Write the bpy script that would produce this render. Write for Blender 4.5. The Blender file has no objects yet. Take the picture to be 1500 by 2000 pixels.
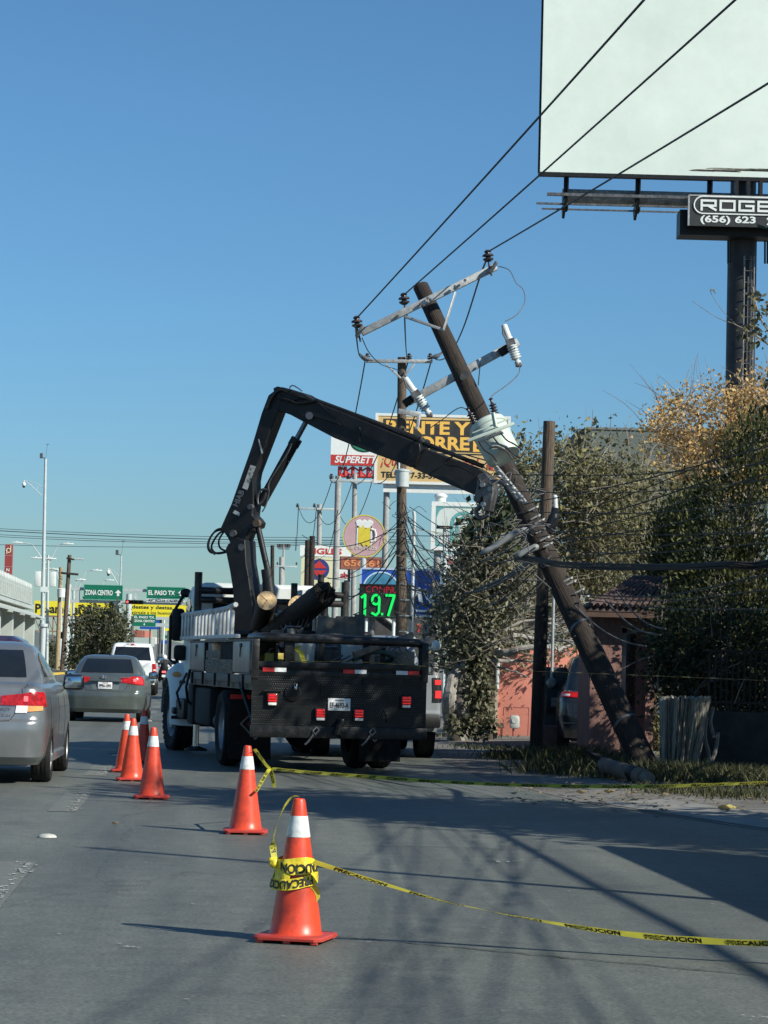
import bpy, bmesh, math, random
from mathutils import Vector, Matrix
rad = math.radians
SC = bpy.context.scene
COL = SC.collection
random.seed(7)

# ------------------------------------------------------------------ camera, sky, sun, exposure
F_PX = 4800.0; CAM_H = 1.385; PITCH = math.atan(300/4800.0); ROLL = 0.026
cF = Vector((0, math.cos(PITCH), math.sin(PITCH)))
R0 = Vector((1, 0, 0)); U0 = Vector((0, -math.sin(PITCH), math.cos(PITCH)))
cR = R0*math.cos(ROLL) + U0*math.sin(ROLL)
cU = -R0*math.sin(ROLL) + U0*math.cos(ROLL)
CAM = Vector((0, 0, CAM_H))
cd = bpy.data.cameras.new('camera'); cam = bpy.data.objects.new('camera', cd); COL.objects.link(cam)
cd.sensor_fit = 'VERTICAL'; cd.sensor_height = 24.0; cd.sensor_width = 18.0
cd.lens = 24.0*F_PX/2000.0; cd.clip_start = 0.1; cd.clip_end = 6000
cam.matrix_world = Matrix(((cR.x, cU.x, -cF.x, 0), (cR.y, cU.y, -cF.y, 0), (cR.z, cU.z, -cF.z, CAM_H), (0, 0, 0, 1)))
SC.camera = cam

SUN_EL = rad(33.5); SUN_AZ = rad(-34)          # azimuth measured from +X (right), negative = behind the camera
SUNV = Vector((math.cos(SUN_EL)*math.cos(SUN_AZ), math.cos(SUN_EL)*math.sin(SUN_AZ), math.sin(SUN_EL)))
W = bpy.data.worlds.new('World'); SC.world = W; W.use_nodes = True
nt = W.node_tree; nt.nodes.clear()
sky = nt.nodes.new('ShaderNodeTexSky'); sky.sky_type = 'NISHITA'; sky.sun_disc = False
sky.sun_elevation = SUN_EL; sky.sun_rotation = math.atan2(SUNV.x, SUNV.y)
sky.altitude = 1100; sky.air_density = 1.0; sky.dust_density = 0.2; sky.ozone_density = 3.0
bgn = nt.nodes.new('ShaderNodeBackground'); bgn.inputs[1].default_value = 0.062
won = nt.nodes.new('ShaderNodeOutputWorld')
tint = nt.nodes.new('ShaderNodeMix'); tint.data_type = 'RGBA'; tint.blend_type = 'MULTIPLY'; tint.inputs[0].default_value = 1.0; tint.inputs[7].default_value = (0.72, 0.92, 1.12, 1)
tcw = nt.nodes.new('ShaderNodeTexCoord'); sxw = nt.nodes.new('ShaderNodeSeparateXYZ'); nt.links.new(tcw.outputs['Generated'], sxw.inputs[0])
rw = nt.nodes.new('ShaderNodeValToRGB'); nt.links.new(sxw.outputs[2], rw.inputs[0]); ew = rw.color_ramp.elements   # dusty teal air near the horizon
ew[0].position = 0.0; ew[0].color = (0.48, 0.59, 0.62, 1); ew[1].position = 0.22; ew[1].color = (0.64, 0.96, 1.10, 1)
for pp, cc in ((0.045, (0.53, 0.69, 0.73, 1)), (0.085, (0.58, 0.81, 0.91, 1)), (0.14, (0.60, 0.90, 1.03, 1))):
    e = ew.new(pp); e.color = cc
nt.links.new(rw.outputs[0], tint.inputs[7]); nt.links.new(sky.outputs[0], tint.inputs[6]); nt.links.new(tint.outputs[2], bgn.inputs[0]); nt.links.new(bgn.outputs[0], won.inputs[0])
sl = bpy.data.lights.new('sun', 'SUN'); sl.energy = 3.6; sl.angle = rad(0.5); sl.color = (1.0, 0.965, 0.86)
sun = bpy.data.objects.new('sun', sl); COL.objects.link(sun)
sun.rotation_euler = (-SUNV).to_track_quat('-Z', 'Y').to_euler(); sun.location = (20, -20, 40)
SC.view_settings.view_transform = 'Standard'; SC.view_settings.look = 'None'
SC.view_settings.gamma = 1.0; SC.view_settings.use_curve_mapping = False
SC.view_settings.exposure = 0.72
try:
    SC.cycles.max_bounces = 6; SC.cycles.transparent_max_bounces = 6
except Exception:
    pass

def ray(px, py):
    return (cR*((px-750)/F_PX) + cU*(-(py-1000)/F_PX) + cF)
def P(px, py, d):                       # the point d metres ahead (along +Y) seen at that place
    r = ray(px, py); return CAM + r*(d/r.y)
def G(px, py, z=0.0):                   # the ground point seen at that place
    r = ray(px, py); return CAM + r*((z-CAM_H)/r.z)
def PPL(px, py, p0, n):                 # on the plane through p0 with normal n
    r = ray(px, py); return CAM + r*((p0-CAM).dot(n)/r.dot(n))
def ppm(d): return F_PX/d
ROADV = ray(392, 1290.7); ROADV.z = 0; ROADV.normalize()
ROADN = Vector((ROADV.y, -ROADV.x, 0))  # to the right of the road
ROAD_YAW = math.atan2(-ROADV.x, ROADV.y)

# ------------------------------------------------------------------ mesh builder
class MB:
    def __init__(s): s.v = []; s.f = []; s.m = []
    def add(s, vs, fs, m=0):
        o = len(s.v); s.v += [tuple(v) for v in vs]
        for f in fs: s.f.append(tuple(i+o for i in f)); s.m.append(m)
    def box(s, c, d, R=None, m=0, bev=0.0):
        c = Vector(c); hx, hy, hz = d[0]/2, d[1]/2, d[2]/2
        if bev > 0:
            bm = bmesh.new(); bmesh.ops.create_cube(bm, size=1.0)
            for v in bm.verts: v.co = Vector((v.co.x*d[0], v.co.y*d[1], v.co.z*d[2]))
            bmesh.ops.bevel(bm, geom=list(bm.edges), offset=bev, segments=2, affect='EDGES', profile=0.5)
            bm.verts.index_update()
            vs = [v.co.copy() for v in bm.verts]; fs = [[v.index for v in f.verts] for f in bm.faces]; bm.free()
        else:
            vs = [Vector((x, y, z)) for z in (-hz, hz) for y in (-hy, hy) for x in (-hx, hx)]
            fs = [(0, 2, 3, 1), (4, 5, 7, 6), (0, 1, 5, 4), (2, 6, 7, 3), (0, 4, 6, 2), (1, 3, 7, 5)]
        if R is not None: vs = [R @ v for v in vs]
        s.add([v+c for v in vs], fs, m); return s
    def cyl(s, p0, p1, r0, r1=None, n=12, m=0, cap=True):
        p0 = Vector(p0); p1 = Vector(p1); r1 = r0 if r1 is None else r1
        ax = (p1-p0).normalized(); a = ax.orthogonal().normalized(); b = ax.cross(a)
        vs = []
        for p, r in ((p0, r0), (p1, r1)):
            for i in range(n):
                t = 2*math.pi*i/n; vs.append(p + (a*math.cos(t) + b*math.sin(t))*r)
        fs = [(i, (i+1) % n, n+(i+1) % n, n+i) for i in range(n)]
        if cap: fs += [tuple(range(n-1, -1, -1)), tuple(range(n, 2*n))]
        s.add(vs, fs, m); return s
    def tube(s, pts, r, n=6, m=0):
        pts = [Vector(p) for p in pts]; k = len(pts)
        rs = r if isinstance(r, (list, tuple)) else [r]*k
        t0 = (pts[1]-pts[0]).normalized(); a = t0.orthogonal().normalized(); vs = []
        for i, p in enumerate(pts):
            t = (pts[min(i+1, k-1)]-pts[max(i-1, 0)]).normalized()
            a = (a - t*a.dot(t)); a = a.normalized() if a.length > 1e-6 else t.orthogonal().normalized()
            b = t.cross(a)
            for j in range(n):
                th = 2*math.pi*j/n; vs.append(p+(a*math.cos(th)+b*math.sin(th))*rs[i])
        fs = [(i*n+j, i*n+(j+1) % n, (i+1)*n+(j+1) % n, (i+1)*n+j) for i in range(k-1) for j in range(n)]
        fs += [tuple(range(n-1, -1, -1)), tuple(range((k-1)*n, k*n))]
        s.add(vs, fs, m); return s
    def prism(s, pts, vec, m=0):
        pts = [Vector(p) for p in pts]; vec = Vector(vec); n = len(pts)
        vs = [p-vec/2 for p in pts]+[p+vec/2 for p in pts]
        fs = [tuple(range(n-1, -1, -1)), tuple(range(n, 2*n))]+[(i, (i+1) % n, n+(i+1) % n, n+i) for i in range(n)]
        s.add(vs, fs, m); return s
    def lathe(s, prof, n=24, T=None, m=0, cap=True):   # prof: (r, z)
        vs = []
        for r, z in prof:
            for i in range(n):
                t = 2*math.pi*i/n; v = Vector((r*math.cos(t), r*math.sin(t), z)); vs.append(T @ v if T is not None else v)
        k = len(prof)
        fs = [(i*n+j, i*n+(j+1) % n, (i+1)*n+(j+1) % n, (i+1)*n+j) for i in range(k-1) for j in range(n)]
        if cap: fs += [tuple(range(n-1, -1, -1)), tuple(range((k-1)*n, k*n))]
        s.add(vs, fs, m); return s
    def grid(s, rows, m=0, close=False):
        a = len(rows); b = len(rows[0]); vs = [p for r in rows for p in r]
        fs = [(i*b+j, i*b+(j+1) % b, (i+1)*b+(j+1) % b, (i+1)*b+j) for i in range(a-1) for j in range(b if close else b-1)]
        s.add(vs, fs, m); return s
    def ball(s, c, r, sc=(1, 1, 1), nu=12, nv=8, m=0):
        c = Vector(c); rows = []
        for i in range(nv+1):
            ph = math.pi*i/nv; q = max(math.sin(ph), 1e-3)
            rows.append([c+Vector((r*sc[0]*q*math.cos(2*math.pi*j/nu), r*sc[1]*q*math.sin(2*math.pi*j/nu), r*sc[2]*math.cos(ph))) for j in range(nu)])
        s.grid(rows, m, True); return s

ROOTM = {}
def link(name, mb, mats, root=None, world=True, smooth=True, ang=38, base=True):
    vs = [Vector(v) for v in mb.v]; loc = Vector((0, 0, 0))
    if root is not None:
        if world:
            inv = ROOTM[root.name].inverted(); vs = [inv @ v for v in vs]
    elif base and vs:
        n = len(vs); loc = Vector((sum(v.x for v in vs)/n, sum(v.y for v in vs)/n, min(v.z for v in vs)))
        vs = [v-loc for v in vs]
    me = bpy.data.meshes.new(name); me.from_pydata([tuple(v) for v in vs], [], mb.f)
    if not isinstance(mats, (list, tuple)): mats = [mats]
    for m in mats: me.materials.append(m)
    if len(mats) > 1: me.polygons.foreach_set('material_index', mb.m)
    if smooth:
        me.shade_smooth(); me.set_sharp_from_angle(angle=rad(ang))
    me.update()
    o = bpy.data.objects.new(name, me); COL.objects.link(o); o.location = loc
    if root is not None: o.parent = root
    ROOTM[o.name] = (ROOTM[root.name] if root is not None else Matrix.Identity(4)) @ Matrix.Translation(loc)
    return o
def tag(o, label, cat, group=None):
    o['label'] = label; o['category'] = cat
    if group: o['group'] = group
    return o
def struct(name, mb, mats, **k):
    o = link(name, mb, mats, base=False, **k); o['kind'] = 'structure'; return o
def thing(name, label, cat, M4=None, group=None):
    o = bpy.data.objects.new(name, None); COL.objects.link(o); o.empty_display_size = 0.3
    M4 = M4 if M4 is not None else Matrix.Identity(4)
    if isinstance(M4, Vector): M4 = Matrix.Translation(M4)
    o.matrix_world = M4; ROOTM[o.name] = M4.copy(); return tag(o, label, cat, group)
def at(loc, yaw=0.0): return Matrix.Translation(Vector(loc)) @ Matrix.Rotation(yaw, 4, 'Z')
def dup(o, M4, label, group=None):      # a copy of a thing with copies of its parts and sub-parts
    def rec(src, par):
        c = src.copy(); COL.objects.link(c)
        if par is not None: c.parent = par
        for ch in src.children: rec(ch, c)
        return c
    r = rec(o, None); r.matrix_world = M4; r['label'] = label; ROOTM[r.name] = M4.copy()
    if group: r['group'] = group
    return r

# ------------------------------------------------------------------ materials
def mat(name, col, rough=0.6, metal=0.0, var=0.12, scale=6.0, stretch=None, bump=0.0, bscale=30.0, spec=0.5, coat=0.0,
        emit=None, es=0.0, col2=None, dirt=None, dscale=2.0, damt=0.5, island=None, alpha=1.0):
    m = bpy.data.materials.new(name); m.use_nodes = True; t = m.node_tree; b = t.nodes['Principled BSDF']; L = t.links.new
    def N(k): return t.nodes.new(k)
    c4 = lambda c: (c[0], c[1], c[2], 1)
    b.inputs['Roughness'].default_value = rough; b.inputs['Metallic'].default_value = metal
    b.inputs['Specular IOR Level'].default_value = spec; b.inputs['Coat Weight'].default_value = coat
    b.inputs['Coat Roughness'].default_value = 0.08
    tc = N('ShaderNodeTexCoord'); mp = N('ShaderNodeMapping'); L(tc.outputs['Object'], mp.inputs[0])
    if stretch: mp.inputs['Scale'].default_value = stretch
    nz = N('ShaderNodeTexNoise'); nz.inputs['Scale'].default_value = scale; nz.inputs['Detail'].default_value = 8; nz.inputs['Roughness'].default_value = 0.62
    L(mp.outputs[0], nz.inputs['Vector'])
    cr = N('ShaderNodeValToRGB'); L(nz.outputs[0], cr.inputs[0])
    lo = [x*(1-var*1.6) for x in col]; hi = [min(1, x*(1+var*1.6)) for x in (col2 or col)]
    cr.color_ramp.elements[0].position = 0.3; cr.color_ramp.elements[1].position = 0.72
    cr.color_ramp.elements[0].color = c4(lo); cr.color_ramp.elements[1].color = c4(hi)
    out = cr.outputs[0]
    if island:
        g = N('ShaderNodeNewGeometry'); ir = N('ShaderNodeValToRGB'); L(g.outputs['Random Per Island'], ir.inputs[0])
        els = ir.color_ramp.elements; n = len(island)
        while len(els) < n: els.new(0.5)
        for i, c in enumerate(island): els[i].position = i/(n-1); els[i].color = c4(c)
        out = ir.outputs[0]
    if dirt:
        n2 = N('ShaderNodeTexNoise'); n2.inputs['Scale'].default_value = dscale; n2.inputs['Detail'].default_value = 7; n2.inputs['Roughness'].default_value = 0.7
        L(tc.outputs['Object'], n2.inputs['Vector'])
        r2 = N('ShaderNodeValToRGB'); L(n2.outputs[0], r2.inputs[0]); r2.color_ramp.elements[0].position = 0.46; r2.color_ramp.elements[1].position = 0.66
        r2.color_ramp.elements[0].color = (0, 0, 0, 1); r2.color_ramp.elements[1].color = (damt, damt, damt, 1)
        mx = N('ShaderNodeMix'); mx.data_type = 'RGBA'; L(r2.outputs[0], mx.inputs[0]); L(out, mx.inputs[6]); mx.inputs[7].default_value = c4(dirt); out = mx.outputs[2]
    L(out, b.inputs['Base Color'])
    if bump > 0:
        n3 = N('ShaderNodeTexNoise'); n3.inputs['Scale'].default_value = bscale; n3.inputs['Detail'].default_value = 6; L(mp.outputs[0], n3.inputs['Vector'])
        bp = N('ShaderNodeBump'); bp.inputs['Strength'].default_value = bump; bp.inputs['Distance'].default_value = 0.02
        L(n3.outputs[0], bp.inputs['Height']); L(bp.outputs[0], b.inputs['Normal'])
    if emit: b.inputs['Emission Color'].default_value = c4(emit); b.inputs['Emission Strength'].default_value = es
    return m

m_black = mat('black_paint', (0.007, 0.008, 0.009), 0.5, var=0.3, scale=9, dirt=(0.03, 0.028, 0.025), dscale=5, damt=0.35, spec=.35)
m_blackgloss = mat('black_gloss', (0.015, 0.016, 0.018), 0.25, var=0.15)
m_rubber = mat('rubber', (0.010, 0.010, 0.010), 0.85, var=0.25, dirt=(0.035, 0.033, 0.03), dscale=7, damt=0.4, spec=.3, bump=0.3, bscale=40)
m_rim = mat('steel_rim', (0.35, 0.36, 0.37), 0.45, 0.6, var=0.15)
m_chrome = mat('chrome', (0.6, 0.61, 0.62), 0.22, 1.0, var=0.05)
m_galv = mat('galvanised', (0.42, 0.43, 0.42), 0.5, 0.45, var=0.22, scale=14, dirt=(0.25, 0.24, 0.22), damt=0.4)
m_galvgrey = mat('painted_grey_steel', (0.48, 0.53, 0.52), 0.5, 0.1, var=0.08)
m_steel = mat('worn_steel', (0.16, 0.16, 0.16), 0.45, 0.6, var=0.35, scale=10, dirt=(0.05, 0.045, 0.04), damt=0.6)
m_white = mat('white_paint', (0.70, 0.75, 0.72), 0.45, var=0.04, dirt=(0.5, 0.49, 0.45), dscale=1.2, damt=0.35)
m_whitecar = mat('white_car_paint', (0.78, 0.8, 0.79), 0.25, var=0.03, coat=0.6)
m_wood = mat('creosote_wood', (0.015, 0.011, 0.0085), 0.85, var=0.45, scale=5, stretch=(14, 14, 0.8), col2=(0.036, 0.025, 0.018), bump=0.7, bscale=5, dirt=(0.012, 0.01, 0.008), dscale=2, damt=0.6)
m_woodgrey = mat('weathered_wood', (0.06, 0.043, 0.030), 0.9, var=0.4, scale=5, stretch=(14, 14, 0.8), col2=(0.11, 0.082, 0.058), bump=0.6, bscale=5)
m_woodburn = mat('charred_wood', (0.008, 0.007, 0.006), 0.8, var=0.4, scale=5, stretch=(6, 6, 1.5), col2=(0.022, 0.018, 0.014), bump=0.8, bscale=7)
m_cutwood = mat('cut_wood_end', (0.42, 0.27, 0.13), 0.8, var=0.3, scale=9, col2=(0.62, 0.44, 0.24))
m_concrete = mat('concrete', (0.36, 0.36, 0.34), 0.85, var=0.14, scale=7, bump=0.25, dirt=(0.24, 0.23, 0.21), damt=0.4)
m_glass = mat('dark_glass', (0.012, 0.015, 0.018), 0.06, var=0.1, spec=0.7)
m_redlens = mat('red_lens', (0.36, 0.01, 0.012), 0.2, var=0.45, scale=22, emit=(1.0, 0.03, 0.03), es=0.06)
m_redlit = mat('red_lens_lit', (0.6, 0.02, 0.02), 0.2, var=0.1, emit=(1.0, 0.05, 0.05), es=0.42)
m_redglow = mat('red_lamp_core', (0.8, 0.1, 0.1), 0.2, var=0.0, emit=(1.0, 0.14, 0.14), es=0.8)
m_amber = mat('amber_lens', (0.75, 0.35, 0.12), 0.2, var=0.1)
m_clear = mat('clear_lens', (0.75, 0.72, 0.68), 0.12, var=0.15)
m_redtape = mat('red_reflector', (0.6, 0.03, 0.025), 0.4, var=0.12, scale=20)
m_whitetape = mat('white_reflector', (0.72, 0.73, 0.72), 0.4, var=0.12, scale=20, dirt=(0.4, 0.4, 0.4), damt=0.4, dscale=6)
m_ink = mat('black_ink', (0.015, 0.015, 0.015), 0.6, var=0.1)
m_plate = mat('number_plate', (0.78, 0.79, 0.77), 0.4, var=0.06)
m_wire = mat('black_cable', (0.014, 0.014, 0.015), 0.6, var=0.2)
m_wiregrey = mat('grey_cable', (0.10, 0.10, 0.10), 0.6, var=0.3)
m_bark = mat('pale_bark', (0.20, 0.175, 0.15), 0.9, var=0.3, scale=6, stretch=(4, 4, 1), bump=0.6, bscale=12)
m_twig = mat('twig_bark', (0.25, 0.215, 0.17), 0.9, var=0.3)
m_porcelain = mat('porcelain', (0.05, 0.04, 0.04), 0.25, var=0.2)

_tcache = {}
def textmesh(s, bold=0.0, shear=0.0):
    k = (s, bold, shear)
    if k in _tcache: return _tcache[k]
    cu = bpy.data.curves.new('lettering', 'FONT'); cu.body = s; cu.size = 1.0; cu.offset = bold; cu.shear = shear; cu.resolution_u = 3
    ob = bpy.data.objects.new('lettering', cu); COL.objects.link(ob)
    dg = bpy.context.evaluated_depsgraph_get(); me = bpy.data.meshes.new_from_object(ob.evaluated_get(dg))
    v = [(p.co.x, p.co.y) for p in me.vertices]; f = [tuple(p.vertices) for p in me.polygons]
    bpy.data.objects.remove(ob); bpy.data.curves.remove(cu); bpy.data.meshes.remove(me)
    x0 = min(p[0] for p in v); x1 = max(p[0] for p in v); y0 = min(p[1] for p in v); y1 = max(p[1] for p in v)
    _tcache[k] = (v, f, x0, x1, y0, y1); return _tcache[k]
def write(mb, s, fn, cx, cz, w, h, bold=0.02, shear=0.0, m=0):   # text fitted to w x h round (cx, cz); fn maps (x, z) to space
    v, f, x0, x1, y0, y1 = textmesh(s, bold, shear)
    mb.add([fn(cx+((p[0]-x0)/(x1-x0)-0.5)*w, cz+((p[1]-y0)/(y1-y0)-0.5)*h) for p in v], f, m)
def flat(y): return lambda x, z: Vector((x, y, z))
# ------------------------------------------------------------------ ground, road, verge
def road_pt(u, y):                      # u metres right of the line under the camera, y metres along the road
    p = ROADV*y + ROADN*u; return p
m_ground = mat('dry_ground', (0.17, 0.15, 0.125), 0.95, var=0.25, scale=0.6, bump=0.3, bscale=6)
mb = MB(); mb.add([(-2500, -300, -0.03), (2500, -300, -0.03), (2500, 4500, -0.03), (-2500, 4500, -0.03)], [(0, 1, 2, 3)])
struct('ground', mb, m_ground, smooth=False)

def asphalt():
    m = bpy.data.materials.new('asphalt'); m.use_nodes = True; t = m.node_tree; b = t.nodes['Principled BSDF']; L = t.links.new
    N = lambda k: t.nodes.new(k)
    tc = N('ShaderNodeTexCoord')
    rot = N('ShaderNodeMapping'); rot.inputs['Rotation'].default_value = (0, 0, -ROAD_YAW); L(tc.outputs['Object'], rot.inputs[0])
    n1 = N('ShaderNodeTexNoise'); n1.inputs['Scale'].default_value = 42; n1.inputs['Detail'].default_value = 8; n1.inputs['Roughness'].default_value = 0.75; L(rot.outputs[0], n1.inputs[0])
    st = N('ShaderNodeMapping'); st.inputs['Scale'].default_value = (1.1, 0.05, 1); L(rot.outputs[0], st.inputs[0])
    n2 = N('ShaderNodeTexNoise'); n2.inputs['Scale'].default_value = 1.6; n2.inputs['Detail'].default_value = 5; L(st.outputs[0], n2.inputs[0])
    n3 = N('ShaderNodeTexNoise'); n3.inputs['Scale'].default_value = 0.5; n3.inputs['Detail'].default_value = 5; n3.inputs['Roughness'].default_value = 0.7; L(rot.outputs[0], n3.inputs[0])
    v = N('ShaderNodeTexVoronoi'); v.inputs['Scale'].default_value = 140; L(rot.outputs[0], v.inputs[0])
    def ramp(src, a, ca, bb, cb):
        r = N('ShaderNodeValToRGB'); L(src, r.inputs[0]); e = r.color_ramp.elements
        e[0].position = a; e[1].position = bb; e[0].color = (*ca, 1); e[1].color = (*cb, 1); return r.outputs[0]
    base = ramp(n1.outputs[0], 0.36, (0.073, 0.080, 0.071), 0.66, (0.200, 0.213, 0.188))
    def mul(a, bsock, f):
        x = N('ShaderNodeMix'); x.data_type = 'RGBA'; x.blend_type = 'MULTIPLY'; x.inputs[0].default_value = f; L(a, x.inputs[6]); L(bsock, x.inputs[7]); return x.outputs[2]
    c = mul(base, ramp(n2.outputs[0], 0.36, (0.70, 0.71, 0.72), 0.66, (1.2, 1.19, 1.16)), 0.85)
    c = mul(c, ramp(n3.outputs[0], 0.3, (0.8, 0.81, 0.83), 0.7, (1.1, 1.1, 1.08)), 0.8)
    c = mul(c, ramp(v.outputs['Distance'], 0.0, (1.9, 1.9, 1.85), 0.2, (1, 1, 1)), 0.7)
    n5 = N('ShaderNodeTexNoise'); n5.inputs['Scale'].default_value = 5.5; n5.inputs['Detail'].default_value = 9; n5.inputs['Roughness'].default_value = 0.8; L(rot.outputs[0], n5.inputs[0])
    c = mul(c, ramp(n5.outputs[0], 0.38, (0.78, 0.78, 0.79), 0.64, (1.16, 1.16, 1.15)), 0.9)
    n6 = N('ShaderNodeTexNoise'); n6.inputs['Scale'].default_value = 0.9; n6.inputs['Detail'].default_value = 3; L(rot.outputs[0], n6.inputs[0])
    c = mul(c, ramp(n6.outputs[0], 0.60, (1, 1, 1), 0.72, (0.74, 0.74, 0.75)), 0.8)      # oil-darkened spots
    # fine cracks
    st2 = N('ShaderNodeMapping'); st2.inputs['Scale'].default_value = (0.5, 0.18, 1); L(rot.outputs[0], st2.inputs[0])
    nd = N('ShaderNodeTexNoise'); nd.inputs['Scale'].default_value = 1.2; nd.inputs['Detail'].default_value = 8; L(st2.outputs[0], nd.inputs[0])
    ad = N('ShaderNodeVectorMath'); ad.operation = 'ADD'; L(st2.outputs[0], ad.inputs[0]); L(nd.outputs['Color'], ad.inputs[1])
    vc = N('ShaderNodeTexVoronoi'); vc.feature = 'DISTANCE_TO_EDGE'; vc.inputs['Scale'].default_value = 0.55; L(ad.outputs[0], vc.inputs[0])
    c = mul(c, ramp(vc.outputs['Distance'], 0.0, (0.45, 0.45, 0.46), 0.004, (1, 1, 1)), 0.5)
    L(c, b.inputs['Base Color'])
    rr = N('ShaderNodeMapRange'); L(n2.outputs[0], rr.inputs[0]); rr.inputs[3].default_value = 0.55; rr.inputs[4].default_value = 0.75; L(rr.outputs[0], b.inputs['Roughness'])
    bp = N('ShaderNodeBump'); bp.inputs['Strength'].default_value = 0.35; bp.inputs['Distance'].default_value = 0.006; L(n1.outputs[0], bp.inputs['Height']); L(bp.outputs[0], b.inputs['Normal'])
    return m
m_asph = asphalt()
# right edge of the asphalt (it swings out in front of the driveway)
edge = [(14, -60), (11, 2), (8.6, 10), (5.6, 17.3), (3.75, 22), (2.45, 25.9), (1.6, 31), (1.25, 36), (1.0, 46), (1.35, 52), (1.35-0.0747*50, 102), (1.35-0.0747*500, 552), (1.35-0.0747*2000, 2052)]
left = [road_pt(-17.5, y) for y in (-60, 2, 10, 17.3, 22, 25.9, 31, 36, 46, 52, 102, 552, 2052)]
mb = MB(); rows = []
for (x, y), l in zip(edge, left): rows.append([Vector((l.x, y, 0.0)).lerp(Vector((x, y, 0.0)), k/12) for k in range(13)])
mb.grid(rows); struct('road', mb, m_asph, smooth=False)
m_verge = mat('packed_dirt', (0.17, 0.16, 0.145), 0.95, var=0.25, scale=1.3, bump=0.5, bscale=14, dirt=(0.08, 0.068, 0.05), dscale=0.8, damt=0.7)
mb = MB(); rows = []
for (x, y) in edge[:11]: rows.append([Vector((x-0.25, y, 0.004)), Vector((x+0.5, y, 0.02)), Vector((x+2.0, y, 0.06)), Vector((x+14, y, 0.07)), Vector((x+60, y, 0.02))])
mb.grid(rows); struct('dirt_verge', mb, m_verge)
# concrete apron strip along the verge where it catches the sun
m_apron = mat('pale_concrete', (0.25, 0.245, 0.225), 0.9, var=0.2, scale=2, bump=0.3, bscale=10, dirt=(0.2, 0.19, 0.17), damt=0.5)
mb = MB(); rows = []
for (x, y) in edge[1:6]: rows.append([Vector((x-0.12, y-0.05, 0.012)), Vector((x+0.28, y+0.15, 0.03)), Vector((x+0.62, y+0.3, 0.052))])
mb.grid(rows); struct('concrete_gutter', mb, m_apron)
# median on the left with its yellow kerb
m_yel = mat('yellow_kerb_paint', (0.62, 0.42, 0.06), 0.7, var=0.15)
mb = MB(); k0, k1 = road_pt(-13.2, 60), road_pt(-13.2, 900); mb.prism([k0, k0+Vector((0.35, 0, 0)), k0+Vector((0.33, 0, 0.17)), k0+Vector((0, 0, 0.17))], Vector((0, 0, 0)))
mb = MB()
ys = [60, 120, 150, 180, 190, 200, 230, 260, 400, 900]
rows = [[road_pt(-11.2, y)+Vector((0, 0, 0.0)), road_pt(-11.22, y)+Vector((0, 0, 0.16)), road_pt(-11.6, y)+Vector((0, 0, 0.16)), road_pt(-11.6, y)] for y in ys]
mb.grid(rows); struct('median_kerb', mb, m_yel, smooth=False)
m_median = mat('dry_scrub_ground', (0.16, 0.14, 0.10), 0.95, var=0.3, scale=0.8, dirt=(0.07, 0.085, 0.045), dscale=0.35, damt=0.8)
mb = MB(); rows = [[road_pt(-11.6, y)+Vector((0, 0, 0.15)), road_pt(-17, y)+Vector((0, 0, 0.5)), road_pt(-40, y)+Vector((0, 0, 2.2 if y > 185 else 0.3)), road_pt(-150, y)+Vector((0, 0, 4 if y > 185 else 0.5))] for y in ys]
mb.grid(rows); struct('median_slope', mb, m_median)
# worn lane line: ragged white flakes on an old dark stripe
m_line = mat('worn_white_paint', (0.46, 0.46, 0.42), 0.7, var=0.15, scale=20)
m_old = mat('old_lane_stripe', (0.150, 0.160, 0.145), 0.8, var=0.12, scale=12)
mbo = MB(); mbl = MB(); rnd = random.Random(3)
lane_u = 0.0
def lane_x(y): 
    a = G(30, 1712); b = G(310, 1380); return a.lerp(b, (y-a.y)/(b.y-a.y))
for k in range(14):
    y0 = 15.3+k*6.9 if k else 13.6
    a = lane_x(y0); b = lane_x(y0+3.1)
    n = (b-a).normalized(); s = Vector((n.y, -n.x, 0))
    mbo.add([a-s*0.2+Vector((0, 0, 0.004)), a+s*0.06+Vector((0, 0, 0.004)), b+s*0.06+Vector((0, 0, 0.004)), b-s*0.2+Vector((0, 0, 0.004))], [(0, 1, 2, 3)])
    for j in range(80):
        c = a.lerp(b, rnd.random()) + s*rnd.gauss(0.0, 0.03); r = rnd.uniform(0.004, 0.026)
        poly = [c+Vector((math.cos(t)*r*rnd.uniform(.35, 1), math.sin(t)*r*rnd.uniform(.6, 2.6), 0.008)) for t in [i*math.pi/4 for i in range(8)]]
        mbl.add(poly, [tuple(range(8))])
struct('old_lane_stripe', mbo, m_old, smooth=False); struct('lane_marking', mbl, m_line, smooth=False)
mb = MB(); rnd = random.Random(12)
for j in range(34):
    c = G(rnd.uniform(60, 1450), rnd.uniform(1560, 1985), 0.008); r = rnd.uniform(0.004, 0.014)
    ang = rnd.gauss(0.1, 0.5)
    mb.add([c+Vector((math.cos(t)*r*rnd.uniform(.4, 2.5)*math.cos(ang), math.sin(t)*r*rnd.uniform(.4, 1.0), 0)) for t in [i*math.pi/3 for i in range(6)]], [tuple(range(6))])
for (x, y, w) in ((990, 1681, .11), (630, 1612, .05), (1480, 1988, .06), (250, 1846, .06), (960, 1590, .05)):
    c = G(x, y, 0.009)
    for j in range(9):
        q = c+Vector((rnd.uniform(-w, w), rnd.uniform(-w*1.5, w*1.5), 0)); r = w*rnd.uniform(.05, .2)
        mb.add([q+Vector((math.cos(t)*r*rnd.uniform(.5, 1.4), math.sin(t)*r*rnd.uniform(.5, 1.4), 0)) for t in [i*math.pi/3 for i in range(6)]], [tuple(range(6))])
struct('road_paint_flecks', mb, m_line, smooth=False)
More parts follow.
